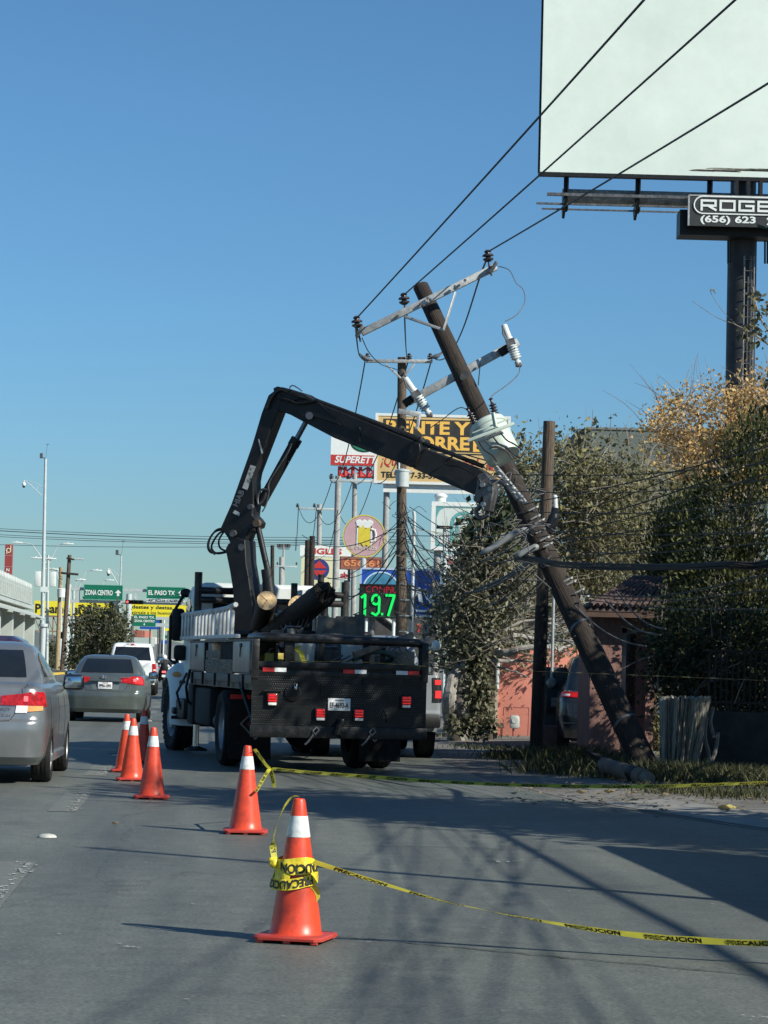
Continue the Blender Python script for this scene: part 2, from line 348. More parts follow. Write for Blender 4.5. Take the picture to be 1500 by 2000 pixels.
# tar joints across and along the road
m_tar = mat('tar_joint', (0.045, 0.048, 0.05), 0.55, var=0.2)
mb = MB()
def joint(pts, w):
    q = [G(x, y, 0.005) for x, y in pts]; rows = []
    for i, p in enumerate(q):
        t = (q[min(i+1, len(q)-1)]-q[max(i-1, 0)]).normalized(); s = Vector((t.y, -t.x, 0))*w*(0.6+0.8*rnd.random())
        rows.append([p-s, p+s])
    mb.grid(rows)
joint([(x, 1826+(x-640)*0.0935+rnd.uniform(-1, 1)) for x in range(640, 1520, 22)], 0.008)
joint([(x, 1650+(x-680)*0.025+rnd.uniform(-1, 1)) for x in range(640, 1180, 22)], 0.006)
struct('tar_joints', mb, m_tar, smooth=False)

# raised round lane stud
def stud(px, py, lab, r=0.075):
    c = G(px, py); T = Matrix.Translation(c) @ Matrix.Scale(0.85, 4, (0, 0, 1)); mb = MB()
    mb.lathe([(r, 0.004), (r*0.97, 0.012), (r*0.8, 0.026), (r*0.4, 0.035), (0.004, 0.037)], 20, T)
    tag(link('lane_stud', mb, m_line), lab, 'road stud', 'round white lane studs')
stud(92, 1636, 'round white lane stud nearest the camera, left of the tipped line of cones')
stud(229, 1477, 'round white lane stud beside the far group of three cones')
stud(291, 1409, 'round white lane stud just right of the grey green sedan rear wheel')

# ------------------------------------------------------------------ traffic cones
m_cone = mat('orange_cone_plastic', (0.76, 0.072, 0.028), 0.38, var=0.07, scale=5, dirt=(0.20, 0.035, 0.025), dscale=13, damt=0.45)
m_conebase = mat('orange_base_plastic', (0.52, 0.05, 0.035), 0.5, var=0.12, scale=9, dirt=(0.22, 0.08, 0.06), dscale=10, damt=0.5)
m_band = mat('reflective_band', (0.74, 0.78, 0.75), 0.4, var=0.07, scale=14, dirt=(0.33, 0.33, 0.30), dscale=13, damt=0.75)
def cone_r(z): return 0.132+(0.029-0.132)*((z-0.035)/0.675)
def cone(label):
    t = thing('traffic_cone', label, 'cone', at((0, 0, 0)), 'orange traffic cones')
    mb = MB(); prof = [(cone_r(0.035)+0.012, 0.03), (cone_r(0.045), 0.045)]
    for k in range(1, 13): z = 0.045+k*0.0535; prof.append((cone_r(z), z))
    prof += [(cone_r(0.70)-0.003, 0.702), (0.02, 0.706), (0.017, 0.66)]
    mb.lathe(prof, 40, m=0); link('cone_body', mb, m_cone, t, False)
    mb = MB(); mb.lathe([(cone_r(z)+0.0022, z) for z in (0.515, 0.55, 0.585, 0.62)], 40, cap=False); link('reflective_band', mb, m_band, t, False)
    mb = MB(); h = 0.178; c = 0.035
    out = [(-h+c, -h), (h-c, -h), (h, -h+c), (h, h-c), (h-c, h), (-h+c, h), (-h, h-c), (-h, -h+c)]
    def ring(k, z): return [Vector((x*k, y*k, z)) for x, y in out]
    mb.grid([ring(0.9, 0.012), ring(1.0, 0.014), ring(1.01, 0.026), ring(0.96, 0.034), ring(0.5, 0.036)], 0, True)
    mb.add(ring(0.9, 0.012), [tuple(range(7, -1, -1))]); mb.add(ring(0.5, 0.036), [tuple(range(8))])
    for sx in (-1, 0, 1):
        for sy in (-1, 1): mb.box((sx*h*0.78, sy*h*0.86, 0.007), (0.035, 0.03, 0.014))
    link('cone_base', mb, m_conebase, t, False, ang=30)
    return t
C_SPOTS = [((577, 1838), -14, 'nearest orange cone, its middle wrapped in yellow caution tape'),
           ((479, 1628), 4, 'second orange cone, with caution tape tied off at its tip'),
           ((296, 1560), 3, 'third orange cone, alone between the tied cone and the far three'),
           ((257, 1525), 8, 'front cone of the tight group of three behind the sedans'),
           ((245, 1508), 2, 'left rear cone of the tight group of three'),
           ((279, 1490), 0, 'farthest cone of the tight group of three, its white band above the others')]
c0 = None
for (px, py), yw, lab in C_SPOTS:
    g = G(px, py); M4 = at((g.x, g.y, 0.004), rad(yw))
    if c0 is None: c0 = cone(lab); c0.matrix_world = M4; ROOTM[c0.name] = M4.copy()
    else: dup(c0, M4, lab)
CONE1 = G(577, 1838); CONE2 = G(479, 1628)

# ------------------------------------------------------------------ caution tape
m_tape = mat('yellow_tape', (0.80, 0.74, 0.09), 0.35, var=0.06, scale=6)
def see_through_film(m, f):             # thin plastic lets light through
    t = m.node_tree; b = t.nodes['Principled BSDF']; tr = t.nodes.new('ShaderNodeBsdfTranslucent'); mx = t.nodes.new('ShaderNodeMixShader'); mx.inputs[0].default_value = f
    t.links.new(b.inputs['Base Color'].links[0].from_socket, tr.inputs[0]); t.links.new(b.outputs[0], mx.inputs[1]); t.links.new(tr.outputs[0], mx.inputs[2]); t.links.new(mx.outputs[0], t.nodes['Material Output'].inputs[0])
see_through_film(m_tape, .45)
def cr_pts(pts, n):
    out = []; k = len(pts)
    for i in range(k-1):
        p0, p1, p2, p3 = pts[max(i-1, 0)], pts[i], pts[i+1], pts[min(i+2, k-1)]
        for j in range(n):
            t = j/n; out.append(0.5*((2*p1)+(p2-p0)*t+(2*p0-5*p1+4*p2-p3)*t*t+(3*p1-p0-3*p2+p3)*t**3))
    out.append(pts[-1]); return out
def ribbon(label, pts, tw, width=0.072, word=0.34, gap=0.30, root=None, start=0.1, mtape=None):
    # pts: points along the tape, tw: twist angle (0 = broad side to the viewer) at each
    n = 10; C = cr_pts([Vector(p) for p in pts], n); A = []
    for i in range(len(tw)-1):
        for j in range(n): A.append(tw[i]+(tw[i+1]-tw[i])*j/n)
    A.append(tw[-1]); S = [0]
    for i in range(1, len(C)): S.append(S[-1]+(C[i]-C[i-1]).length)
    FR = []
    for i, p in enumerate(C):
        t = (C[min(i+1, len(C)-1)]-C[max(i-1, 0)]).normalized(); u = Vector((0, 0, 1)); u = (u-t*u.dot(t)); 
        u = u.normalized() if u.length > 0.05 else Vector((0, 1, 0)); w = t.cross(u)
        FR.append((u*math.cos(A[i])+w*math.sin(A[i]), t))
    def ev(s, v):
        s = min(max(s, 0), S[-1]-1e-5); i = 0
        while i < len(S)-2 and S[i+1] < s: i += 1
        k = (s-S[i])/max(S[i+1]-S[i], 1e-9); c = C[i].lerp(C[i+1], k); u = FR[i][0].lerp(FR[i+1][0], k).normalized(); t = FR[i][1]
        nn = u.cross(t)
        return c+u*v, nn
    mb = MB(); m2 = max(30, int(S[-1]/0.04)); rows = []
    for i in range(m2+1):
        s = S[-1]*i/m2; w = width/2*(0.94+0.06*math.sin(s*23))
        rows.append([ev(s, -w)[0], ev(s, 0)[0]+ev(s, 0)[1]*0.004*math.sin(s*17), ev(s, w)[0]])
    mb.grid(rows)
    if root is None:
        root = thing('caution_tape', label, 'caution tape', Matrix.Translation(C[0]))
    link('tape_strip', mb, mtape or m_tape, root)
    mt = MB(); s = start
    while s+word < S[-1]:
        for sg in (-1, 1):
            def fn(x, z, sg=sg, s=s): p, nn = ev(s+word/2+x, z); return p+nn*0.0025*sg
            write(mt, 'PRECAUCION', fn, 0, 0, word*0.92, width*0.7, 0.03)
        s += word+gap
    if mt.v: link('lettering', mt, m_ink, root, smooth=False)
    return root
h = 0.37
g = [P(612, 1683, 12.25), P(735, 1722, 12.3), P(865, 1760, 12.35), P(980, 1784, 12.3), P(1100, 1806, 12.2), P(1230, 1825, 12.1), P(1370, 1837, 12.0), P(1520, 1843, 11.9), P(1800, 1846, 11.7)]
ribbon('yellow caution tape stretched from the nearest cone to the right edge', g, [1.2, 1.28, 1.42, 1.44, 1.2, 1.05, 1.0, 1.05, 1.05], 0.075, 0.30, 0.10)
g = [P(527, 1501, 20.6), P(600, 1508, 21.2), P(720, 1517, 22.2), P(850, 1526, 23.0), P(1000, 1533, 23.8), P(1150, 1536, 24.3), P(1260, 1536, 24.6), P(1380, 1533, 24.7), P(1520, 1527, 24.7), P(1700, 1518, 24.6)]
t2 = ribbon('yellow caution tape running from the second cone past the grass', g, [1.25, 1.22, 1.1, 1.12, 1.1, 1.02, 1.0, 1.02, 1.2, 1.3], 0.075, 0.36, 0.13)
ribbon('', [P(497, 1463, 19.95), P(508, 1478, 20.2), P(518, 1492, 20.45), P(527, 1501, 20.6)], [1.25, 1.25, 1.3, 1.35], 0.03, 0.3, 0.1, t2)
ribbon('', [P(527, 1501, 20.6), P(518, 1515, 20.4), P(508, 1532, 20.2), P(500, 1546, 19.9)], [1.25, 1.3, 1.25, 1.3], 0.03, 0.1, 0.03, t2)
ribbon('', [P(527, 1501, 20.6), P(531, 1514, 20.6), P(534, 1527, 20.6), P(536, 1538, 20.6)], [0.5, 0.6, 0.7, 0.9], 0.05, 0.11, 0.02, t2, 0.02)
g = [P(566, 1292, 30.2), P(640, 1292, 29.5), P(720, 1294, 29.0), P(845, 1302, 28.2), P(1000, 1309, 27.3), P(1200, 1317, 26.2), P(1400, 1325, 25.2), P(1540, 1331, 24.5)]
ribbon('thin high caution tape from the truck tailboard to the right edge', g, [1.2, 1.1, 1.15, 1.1, 1.35, 1.45, 1.45, 1.45], 0.022, 0.34, 0.14, mtape=mat('shaded_tape', (.30, .29, .13), .6, var=.1))  # darker copy of the tape yellow, its shade set in the colour
# tape wound round the nearest cone
t3 = thing('caution_tape', 'crumpled yellow caution tape wound round the middle of the nearest cone', 'caution tape', Matrix.Translation(CONE1+Vector((0, 0, 0.25))))
m_tapefilm = mat('yellow_tape_film', (0.78, 0.62, 0.04), 0.35, var=0.14, scale=16, bump=0.6, bscale=20)
mb = MB(); mt = MB(); rnd = random.Random(5)
def wrap(z0, z1, w, off, turns, ph, words):
    n = int(48*turns); rows = []
    def ev(a, v, extra=0.0):
        k = a/turns; z = z0+(z1-z0)*k+0.012*math.sin(a*6.28*1.5+ph)+v
        an = 2*math.pi*a+ph; bul = 0.02*max(0, math.cos(an-math.pi*0.97))**2
        r = cone_r(z)+off+extra+bul+0.004*math.sin(an*5+v*60)
        return CONE1+Vector((math.cos(an)*r, math.sin(an)*r, z+0.004))
    for i in range(n+1): rows.append([ev(i/48, -w/2), ev(i/48, 0), ev(i/48, w/2)])
    mb.grid(rows)
    for wd, a, ln in words:
        write(mt, wd, lambda x, z: ev(a-x, -z, 0.004), 0, 0, ln, w*0.78, 0.03)
wrap(0.40, 0.37, 0.055, 0.006, 1.1, 0.4, [])
wrap(0.385, 0.31, 0.06, 0.012, 1.2, math.pi*1.02, [('PRECAUCION', 0.36, 0.52)])
wrap(0.285, 0.33, 0.055, 0.016, 1.1, math.pi*0.9, [('PRECAUCION', 0.22, 0.42)])
link('tape_wrap', mb, m_tapefilm, t3); link('lettering', mt, m_ink, t3, smooth=False)
cz = CONE1+Vector((0, 0, 0.004)); fr = Vector((0, -1, 0))
ribbon('', [cz+Vector((-0.115, -0.03, 0.405)), cz+Vector((-0.125, -0.02, 0.48)), cz+Vector((-0.105, -0.01, 0.58)), cz+Vector((-0.075, 0, 0.66)), cz+Vector((-0.035, 0, 0.713)), cz+Vector((0.0, 0, 0.716))], [1.15, 1.1, 1.2, 1.2, 1.3, 1.5], 0.035, 0.26, 0.02, t3, 0.02)
mb = MB(); mb.ball(cz+Vector((-0.118, -0.03, 0.385)), 0.022, (1.1, 1, 1.3), 8, 6); mb.ball(cz+Vector((-0.128, -0.035, 0.40)), 0.012, (1.5, 1, 1), 8, 6); link('tape_knot', mb, m_tapefilm, t3)
g = [(0.03, 0.318), (0.065, 0.295), (0.092, 0.265), (0.106, 0.235), (0.108, 0.205)]
mb = MB(); rows = []
for x, z in g:
    r = cone_r(z)+0.012; y = -math.sqrt(max(r*r-x*x, 0.0002)); rows.append([cz+Vector((x-0.008, y, z-0.012)), cz+Vector((x+0.010, y+0.004, z+0.014))])
mb.grid(rows); link('tape_tail', mb, m_tape, t3)
# ------------------------------------------------------------------ cars: a stack of rounded plan outlines
S_VALS = [i/8 for i in range(8)]+[1+i/7 for i in range(7)]+[2+i/44 for i in range(44)]+[3+i/7 for i in range(7)]+[4+i/8 for i in range(9)]
class Car:
    def __init__(s, lower, green, wheels, wr, L, hood=None):
        s.low = lower; s.gr = green; s.wheels = wheels; s.wr = wr; s.L = L; s.hood = hood
    KEYS = ('z', 'yr', 'yf', 'hw', 'rr', 'rf', 'br', 'bf', 'tp')
    def params(s, stack, z):
        if z <= stack[0][0]: return list(stack[0])
        for a, b in zip(stack, stack[1:]):
            if z <= b[0]:
                k = (z-a[0])/(b[0]-a[0]); return [x+(y-x)*k for x, y in zip(a, b)]
        return list(stack[-1])
    def out(s, p, q, lower):
        z, yr, yf, hw, rr, rf, br, bf, tp = p
        ym = (yr+yf)/2; hl = (yf-yr)/2
        def hx(y): u = abs((y-ym)/hl); return hw*(1-tp*u**3)
        y1 = yr+br+rr; y2 = yf-bf-rf; xr = hx(y1); xf = hx(y2)
        if q < 1: x = q*(xr-rr); y = yr+br*(x/max(xr-rr, 1e-4))**2
        elif q < 2: a = (q-1)*math.pi/2; x = xr-rr+rr*math.sin(a); y = yr+br+rr*(1-math.cos(a))
        elif q < 3: y = y1+(y2-y1)*(q-2); x = hx(y)
        elif q < 4: a = (q-3)*math.pi/2; x = xf-rf+rf*math.cos(a); y = yf-bf-rf+rf*math.sin(a)
        else: x = (5-q)*(xf-rf); y = yf-bf*(x/max(xf-rf, 1e-4))**2
        if lower and 1.2 < q < 3.8:
            for yw in s.wheels:
                d2 = s.wr**2-(y-yw)**2
                if d2 > 0: z = max(z, s.wr*0.78+math.sqrt(d2)*0.98)
        if s.hood and y > s.hood[0] and z > 0.6 and lower:
            z -= s.hood[2]*min(1, ((y-s.hood[0])/(s.hood[1]-s.hood[0])))**1.4*min(1, (z-0.6)/0.35)
        return Vector((x, y, z))
    def ev(s, z, q, green=False, off=0.0, sg=1):
        st = s.gr if green else s.low
        f = lambda zz, qq: s.out(s.params(st, zz), qq, not green)
        p = f(z, q)
        if off:
            dz = 0.01; dq = 0.02
            a = f(min(z+dz, st[-1][0]), q)-f(max(z-dz, st[0][0]), q); b = f(z, min(q+dq, 4.999))-f(z, max(q-dq, 0.0))
            n = b.cross(a)
            if n.length > 1e-9:
                n.normalize(); n = n if n.dot(p-Vector((0, s.L/2, z))) > 0 else -n
                p = p+n*off
        return Vector((p.x*sg, p.y, p.z))
    def body(s, root, m):
        mb = MB()
        for st, lw in ((s.low, True), (s.gr, False)):
            rows = []
            zs = [r for r in st]
            fine = []
            for a, b in zip(zs, zs[1:]):
                for k in range(3): fine.append([x+(y-x)*k/3 for x, y in zip(a, b)])
            fine.append(zs[-1])
            for p in fine:
                half = [s.out(p, q, lw) for q in S_VALS[:-1]]+[s.out(p, 5-1e-6, lw)]
                rows.append(half+[Vector((-v.x, v.y, v.z)) for v in reversed(half[1:-1])])
            mb.grid(rows, 0, True)
            n = len(rows[-1]); h = n//2
            r = rows[-1]        # close the deck / roof with cross strips
            vs = r; fs = []
            for i in range(h): fs.append((i, i+1, (n-i-1) % n, (n-i) % n) if i > 0 else (0, 1, n-1))
            fs = [f for f in fs if len(set(f)) > 2]
            mb.add(vs, fs)
        return link('body', mb, m, root, False, ang=32)
    def patch(s, mb, q0, q1, zl, zh, green=False, off=0.006, nq=8, nz=5, m=0, both=True, sg=1):
        # zl / zh: numbers or functions of 0..1 along q
        fl = zl if callable(zl) else (lambda k: zl); fh = zh if callable(zh) else (lambda k: zh)
        for g in ((1, -1) if both else (sg,)):
            rows = []
            for i in range(nq+1):
                k = i/nq; q = q0+(q1-q0)*k
                rows.append([s.ev(fl(k)+(fh(k)-fl(k))*j/nz, q, green, off, g) for j in range(nz+1)])
            mb.grid(rows, m)
        return mb
    def cross(s, mb, q1, zl, zh, green=False, off=0.006, nq=16, nz=5, m=0):   # patch across the centre
        fl = zl if callable(zl) else (lambda k: zl); fh = zh if callable(zh) else (lambda k: zh); rows = []
        for i in range(nq+1):
            u = -1+2*i/nq; q = abs(u)*q1; k = abs(u)
            rows.append([s.ev(fl(k)+(fh(k)-fl(k))*j/nz, q, green, off, -1 if u < 0 else 1) for j in range(nz+1)])
        mb.grid(rows, m); return mb

def wheel(root, x, y, r, w, sg, rimk=0.64, name='wheel'):
    T = Matrix.Translation(Vector((x, y, r))) @ Matrix.Rotation(rad(90*sg), 4, 'Y')
    mb = MB(); h = w/2
    mb.lathe([(r*rimk, -h), (r*0.93, -h), (r*0.985, -h*0.8), (r, -h*0.55), (r*0.985, -h*0.5), (r, -h*0.4), (r, -h*0.08), (r*0.985, 0), (r, h*0.08), (r, h*0.4), (r*0.985, h*0.5), (r, h*0.55), (r*0.985, h*0.8), (r*0.93, h), (r*rimk, h), (r*rimk, -h)], 36, T, cap=False)
    t = link(name, mb, m_rubber, root, False)
    mb = MB(); mb.lathe([(r*rimk, h*0.9), (r*rimk*0.94, h*0.55), (r*rimk*0.5, h*0.5), (r*0.16, h*0.75), (0.01, h*0.75)], 28, T, cap=False)
    for k in range(7):
        a = k*2*math.pi/7; d = Vector((math.cos(a), math.sin(a), 0)); e = Vector((-d.y, d.x, 0))
        q = [d*r*0.15+e*r*.05+Vector((0, 0, h*.82)), d*r*rimk*.96+e*r*.09+Vector((0, 0, h*.8)), d*r*rimk*.96-e*r*.09+Vector((0, 0, h*.8)), d*r*0.15-e*r*.05+Vector((0, 0, h*.82))]
        mb.add([T @ v for v in q], [(0, 1, 2, 3)])
    link('rim', mb, m_rim, t, False); return t
def mirror(root, x, y, z, m, sg, w=0.25, h=0.17):
    mb = MB(); mb.box((x+sg*w/2, y, z), (w, 0.12, h), bev=0.045); mb.cyl((x-sg*0.06, y+0.02, z-h*0.35), (x+sg*0.08, y, z-h*0.25), 0.025)
    o = link('mirror', mb, m, root, False)
    g = MB(); g.box((x+sg*w/2, y-0.061, z), (w*0.76, 0.006, h*0.72), bev=0.002); link('mirror_glass', g, m_mirror, o, False)
m_mirror = mat('mirror_glass', (0.5, 0.55, 0.58), 0.05, 1.0, var=0.02)
m_under = mat('underbody', (0.014, 0.014, 0.014), 0.8, var=0.2)

SED_LOW = [  # z, yr, yf, hw, rr, rf, br, bf, tp
    (.21, .16, 4.55, .80, .22, .3, .05, .12, .04), (.29, .05, 4.62, .86, .24, .3, .06, .14, .05), (.42, .015, 4.66, .885, .26, .32, .07, .15, .06),
    (.56, .0, 4.68, .895, .27, .34, .07, .16, .06), (.645, .01, 4.67, .90, .27, .36, .07, .18, .06), (.675, .055, 4.64, .90, .25, .36, .06, .18, .06),
    (.80, .085, 4.58, .895, .22, .40, .05, .2, .06), (.92, .10, 4.5, .88, .20, .42, .045, .22, .07), (.985, .12, 4.42, .855, .19, .44, .04, .24, .075),
    (1.02, .16, 4.30, .82, .17, .44, .035, .25, .08), (1.045, .27, 4.05, .74, .15, .4, .03, .2, .08)]
SED_GR = [(.99, .62, 3.50, .81, .28, .3, .10, .25, .10), (1.06, .72, 3.36, .795, .28, .3, .10, .25, .10), (1.20, .98, 3.02, .725, .24, .28, .09, .22, .09),
    (1.34, 1.26, 2.70, .645, .2, .25, .08, .2, .08), (1.415, 1.46, 2.5, .585, .18, .22, .07, .18, .07), (1.45, 1.62, 2.34, .50, .16, .2, .06, .15, .06), (1.468, 1.8, 2.15, .36, .12, .15, .04, .1, .05)]
def glazing(car, root, side=True, zl=1.075, zh=1.375, q1=1.25, band=True, pill=(2.06, 2.48, 2.94)):
    mb = MB(); car.cross(mb, q1, zl, zh, True, 0.006, 18, 6); link('rear_window', mb, m_glass, root, False)
    for sg in (1, -1):
        mb = MB(); car.patch(mb, pill[0], pill[1]-0.015, lambda k: zl+.01, lambda k: zh-.02-0.06*(1-k)**2, True, 0.006, 8, 4, both=False, sg=sg); link('side_window', mb, m_glass, root, False)
        mb = MB(); car.patch(mb, pill[1]+0.015, pill[2], lambda k: zl+.01, lambda k: zh-.02, True, 0.006, 8, 4, both=False, sg=sg); link('side_window', mb, m_glass, root, False)
    mb = MB(); car.cross(mb, 1.0, zl+.02, zh, True, 0.006)
    rows = []
    for i in range(17):
        u = -1+2*i/16; q = 5-abs(u)*1.2; rows.append([car.ev(zl+(zh-zl)*j/5, min(q, 4.999), True, .006, -1 if u < 0 else 1) for j in range(6)])
    mb2 = MB(); mb2.grid(rows); link('windscreen', mb2, m_glass, root, False)
def base_parts(root, car, wx, w=0.21, y0=0.35, y1=None, z0=0.2, z1=0.55):
    mb = MB(); y1 = y1 or car.L-0.35; hw = wx-0.12
    mb.box((0, (y0+y1)/2, (z0+z1)/2), (hw*2, y1-y0, z1-z0)); link('underbody', mb, m_under, root, False)
    for yw in car.wheels:
        for sg in (1, -1): wheel(root, wx*sg, yw, car.wr*0.905, w, sg)
def plate(root, x, y, z, w, h, s, sub, m=None):
    mb = MB(); mb.box((x, y, z), (w, 0.012, h), bev=0.003); o = link('number_plate', mb, m or m_plate, root, False)
    if not s: return
    t = MB(); write(t, s, flat(y-0.009), x, z-h*0.06, w*0.84, h*0.46, 0.03)
    if sub: write(t, sub, flat(y-0.009), x, z+h*0.34, w*0.4, h*0.14, 0.02)
    link('lettering', t, m_ink, o, False, smooth=False)
def seam(mb, car, q0, q1, z0, z1, green=False, w=0.008, n=14, both=True):
    for g in ((1, -1) if both else (1,)):
        pts = [car.ev(z0+(z1-z0)*i/n, q0+(q1-q0)*i/n, green, 0.0, g) for i in range(n+1)]
        mb.tube(pts, w/2, 5)
m_seam = mat('panel_gap', (0.012, 0.012, 0.012), 0.8, var=0.05)

# --- silver sedan beside the camera's lane
m_silver = mat('silver_car_paint', (0.235, 0.25, 0.255), 0.3, 0.55, var=0.05, scale=3, coat=0.5, dirt=(0.32, 0.32, 0.31), dscale=1.6, damt=0.35)
def place(px, py, d, hw, side=1):       # rear centre of a car whose rear corner is seen at px
    c = P(px, py, d); return Vector((c.x-side*hw, d, 0.0))
up = lambda st: [(r[0]*1.065-.01,)+tuple(r[1:]) for r in st]
car = Car(up(SED_LOW), up(SED_GR), (.98, 3.72), .345, 4.68, (3.3, 4.6, .16))
pos = place(89, 1400, 26.4, .88)
root = thing('silver_sedan', 'silver sedan cut by the left edge, wide red tail lamp lit by the sun', 'car', at((pos.x, pos.y, 0), ROAD_YAW+rad(-0.6)))
car.body(root, m_silver); base_parts(root, car, .78); glazing(car, root, zl=1.15, zh=1.45)
for side in (1, -1):
    mb = MB(); q0, q1 = 0.60, 1.85
    car.patch(mb, q0, q1, lambda k: .855-.01*k, lambda k: .955+.045*min(1, k*2), False, 0.012, 16, 5, both=False, sg=side); o = link('tail_lamp', mb, m_redlens, root, False)
    mb = MB(); car.patch(mb, 1.0, 1.62, lambda k: .785+.02*k, lambda k: .853, False, 0.012, 10, 4, both=False, sg=side); link('indicator_lens', mb, m_amber, o, False)
    mb = MB(); car.patch(mb, 0.86, 1.1, lambda k: .775, lambda k: .853, False, 0.0125, 6, 4, both=False, sg=side); link('reversing_lens', mb, m_clear, o, False)
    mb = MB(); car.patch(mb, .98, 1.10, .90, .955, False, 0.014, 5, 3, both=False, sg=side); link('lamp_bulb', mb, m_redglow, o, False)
mb = MB()
seam(mb, car, .97, .93, 1.04, .85); seam(mb, car, .93, .80, .85, .70); seam(mb, car, .80, .0, .69, .66)
seam(mb, car, 1.02, 1.25, 1.04, 1.085); link('panel_gap', mb, m_seam, root, False)
mb = MB()
for qa in (2.115, 2.39, 2.66):
    seam(mb, car, qa, qa, .42, 1.0, n=8)
link('door_gap', mb, m_seam, root, False)
mb = MB(); car.patch(mb, 0, 1.9, .268, .30, False, .004, 20, 2); car.cross(mb, .3, .268, .30, False, .004)
link('bumper_lip', mb, m_silver, root, False)
for sg in (1, -1): mb = MB(); mb.box((sg*.845, 2.1, .27), (.09, 2.0, .10), bev=.02); link('side_sill', mb, m_silver, root, False)
mb = MB(); write(mb, 'LEGACY', lambda x, z: car.ev(z, max(.0, x), False, .012), .62, .815, .34, .03, .02); write(mb, '2.5i', lambda x, z: car.ev(z, max(.0, x), False, .012), .72, .75, .16, .025, .02)
link('badge', mb, m_steel, root, False, smooth=False)
plate(root, 0, .06, .82, .30, .15, None, None)
for sg in (1, -1): mirror(root, sg*.845, 3.12, 1.09, m_blackgloss, sg, .25, .19)
mb = MB()
for sg in (.5, -.5): mb.box((sg*.75, 1.5, .95), (.5, .14, .62), bev=.06)
for sg in (.5, -.5): mb.box((sg*.75, 2.45, .95), (.46, .14, .62), bev=.06); mb.box((sg*.75, 2.43, 1.26), (.26, .1, .18), bev=.04)
mb.box((0.02, .82, .97), (1.3, .4, .05)); link('seat', mb, m_under, root, False)

# --- grey green sedan in front of it
m_sage = mat('grey_green_car_paint', (0.125, 0.147, 0.138), 0.28, 0.5, var=0.05, scale=3, coat=0.5, dirt=(0.2, 0.21, 0.2), dscale=1.5, damt=0.3)
low2 = [(z, yr, yf*.965, hw*.985, rr*1.15, rf, br*1.3, bf, tp) for z, yr, yf, hw, rr, rf, br, bf, tp in SED_LOW]
gr2 = [(z, yr*.95, yf*.97, hw*.985, rr*1.2, rf, br*1.3, bf, tp) for z, yr, yf, hw, rr, rf, br, bf, tp in SED_GR]
car = Car(low2, gr2, (.9, 3.55), .335, 4.5, (3.2, 4.45, .17))
pc = P(205, 1340, 53.6)
root = thing('grey_green_sedan', 'grey green sedan stopped behind the white pickup, plate centred under its badge', 'car', at((pc.x, 53.6, 0), ROAD_YAW+rad(-0.9)))
car.body(root, m_sage); base_parts(root, car, .77); glazing(car, root, zl=1.07, zh=1.37, q1=1.3)
for side in (1, -1):
    mb = MB(); car.patch(mb, .56, 1.80, lambda k: .87-.05*min(1, k*1.6), lambda k: .965+.035*min(1, k*2.2), False, .012, 16, 5, both=False, sg=side); o = link('tail_lamp', mb, m_redlens, root, False)
    mb = MB(); car.patch(mb, 1.1, 1.62, .85, .97, False, .016, 8, 4, both=False, sg=side); link('lamp_bulb', mb, m_redlit, o, False)
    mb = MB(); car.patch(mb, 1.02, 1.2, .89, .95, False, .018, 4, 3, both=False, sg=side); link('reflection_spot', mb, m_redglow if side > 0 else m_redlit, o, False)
mb = MB(); seam(mb, car, .93, .85, .99, .83); seam(mb, car, .85, .7, .83, .69); seam(mb, car, .7, 0, .685, .675); link('panel_gap', mb, m_seam, root, False)
mb = MB()
for qa in (2.1, 2.38, 2.66): seam(mb, car, qa, qa, .42, 1.0, n=8)
link('door_gap', mb, m_seam, root, False)
mb = MB(); car.cross(mb, .50, .71, lambda k: .885-.0*k, False, .004, 16, 6); link('plate_recess', mb, mat('recess_paint', (0.17, 0.19, 0.18), 0.35, 0.4, var=.05), root, False)
mb = MB(); mb.box((0, .055, .90), (.72, .05, .035), bev=.012); link('trunk_handle', mb, m_sage, root, False)
plate(root, -.0, .055, .80, .305, .155, 'PPN-1091', 'TEXAS')
mb = MB(); T = Matrix.Translation((-.03, .085, .985)) @ Matrix.Rotation(rad(90), 4, 'X') @ Matrix.Scale(.62, 4, (0, 1, 0))
rows = []
for i in range(24):
    a = i*2*math.pi/24; rows.append([T @ Vector((math.cos(a)*(.062+.008*math.cos(b)), math.sin(a)*(.062+.008*math.cos(b)), .008*math.sin(b))) for b in [j*math.pi/3 for j in range(6)]])
rows.append(rows[0]); mb.grid(rows, 0, True)
mb.tube([T @ Vector(p) for p in ((-.03, -.045, 0), (-.012, .0, 0), (.012, 0, 0), (.03, .045, 0))], .007); mb.tube([T @ Vector(p) for p in ((-.03, .045, 0), (-.012, .0, 0))], .007); mb.tube([T @ Vector(p) for p in ((.012, 0, 0), (.03, -.045, 0))], .007)
link('badge', mb, m_chrome, root, False)
mb = MB(); write(mb, 'ELANTRA', flat(.10), .42, .985, .22, .026, .02); link('lettering', mb, m_chrome, root, False, smooth=False)
for sg in (1, -1): mirror(root, sg*.83, 3.0, 1.02, m_blackgloss, sg, .23, .16)
mb = MB(); mb.box((-.38, 1.6, 1.12), (.5, .12, .3), bev=.06); mb.box((.4, 1.6, 1.12), (.5, .12, .22), bev=.06); mb.box((.05, 2.75, 1.27), (.28, .04, .07), bev=.02); link('seat', mb, m_under, root, False)
mb = MB(); mb.ball((0, 1.75, 1.47), .045, (.7, 1.6, .8), 8, 6); link('roof_aerial', mb, m_black, root, False)

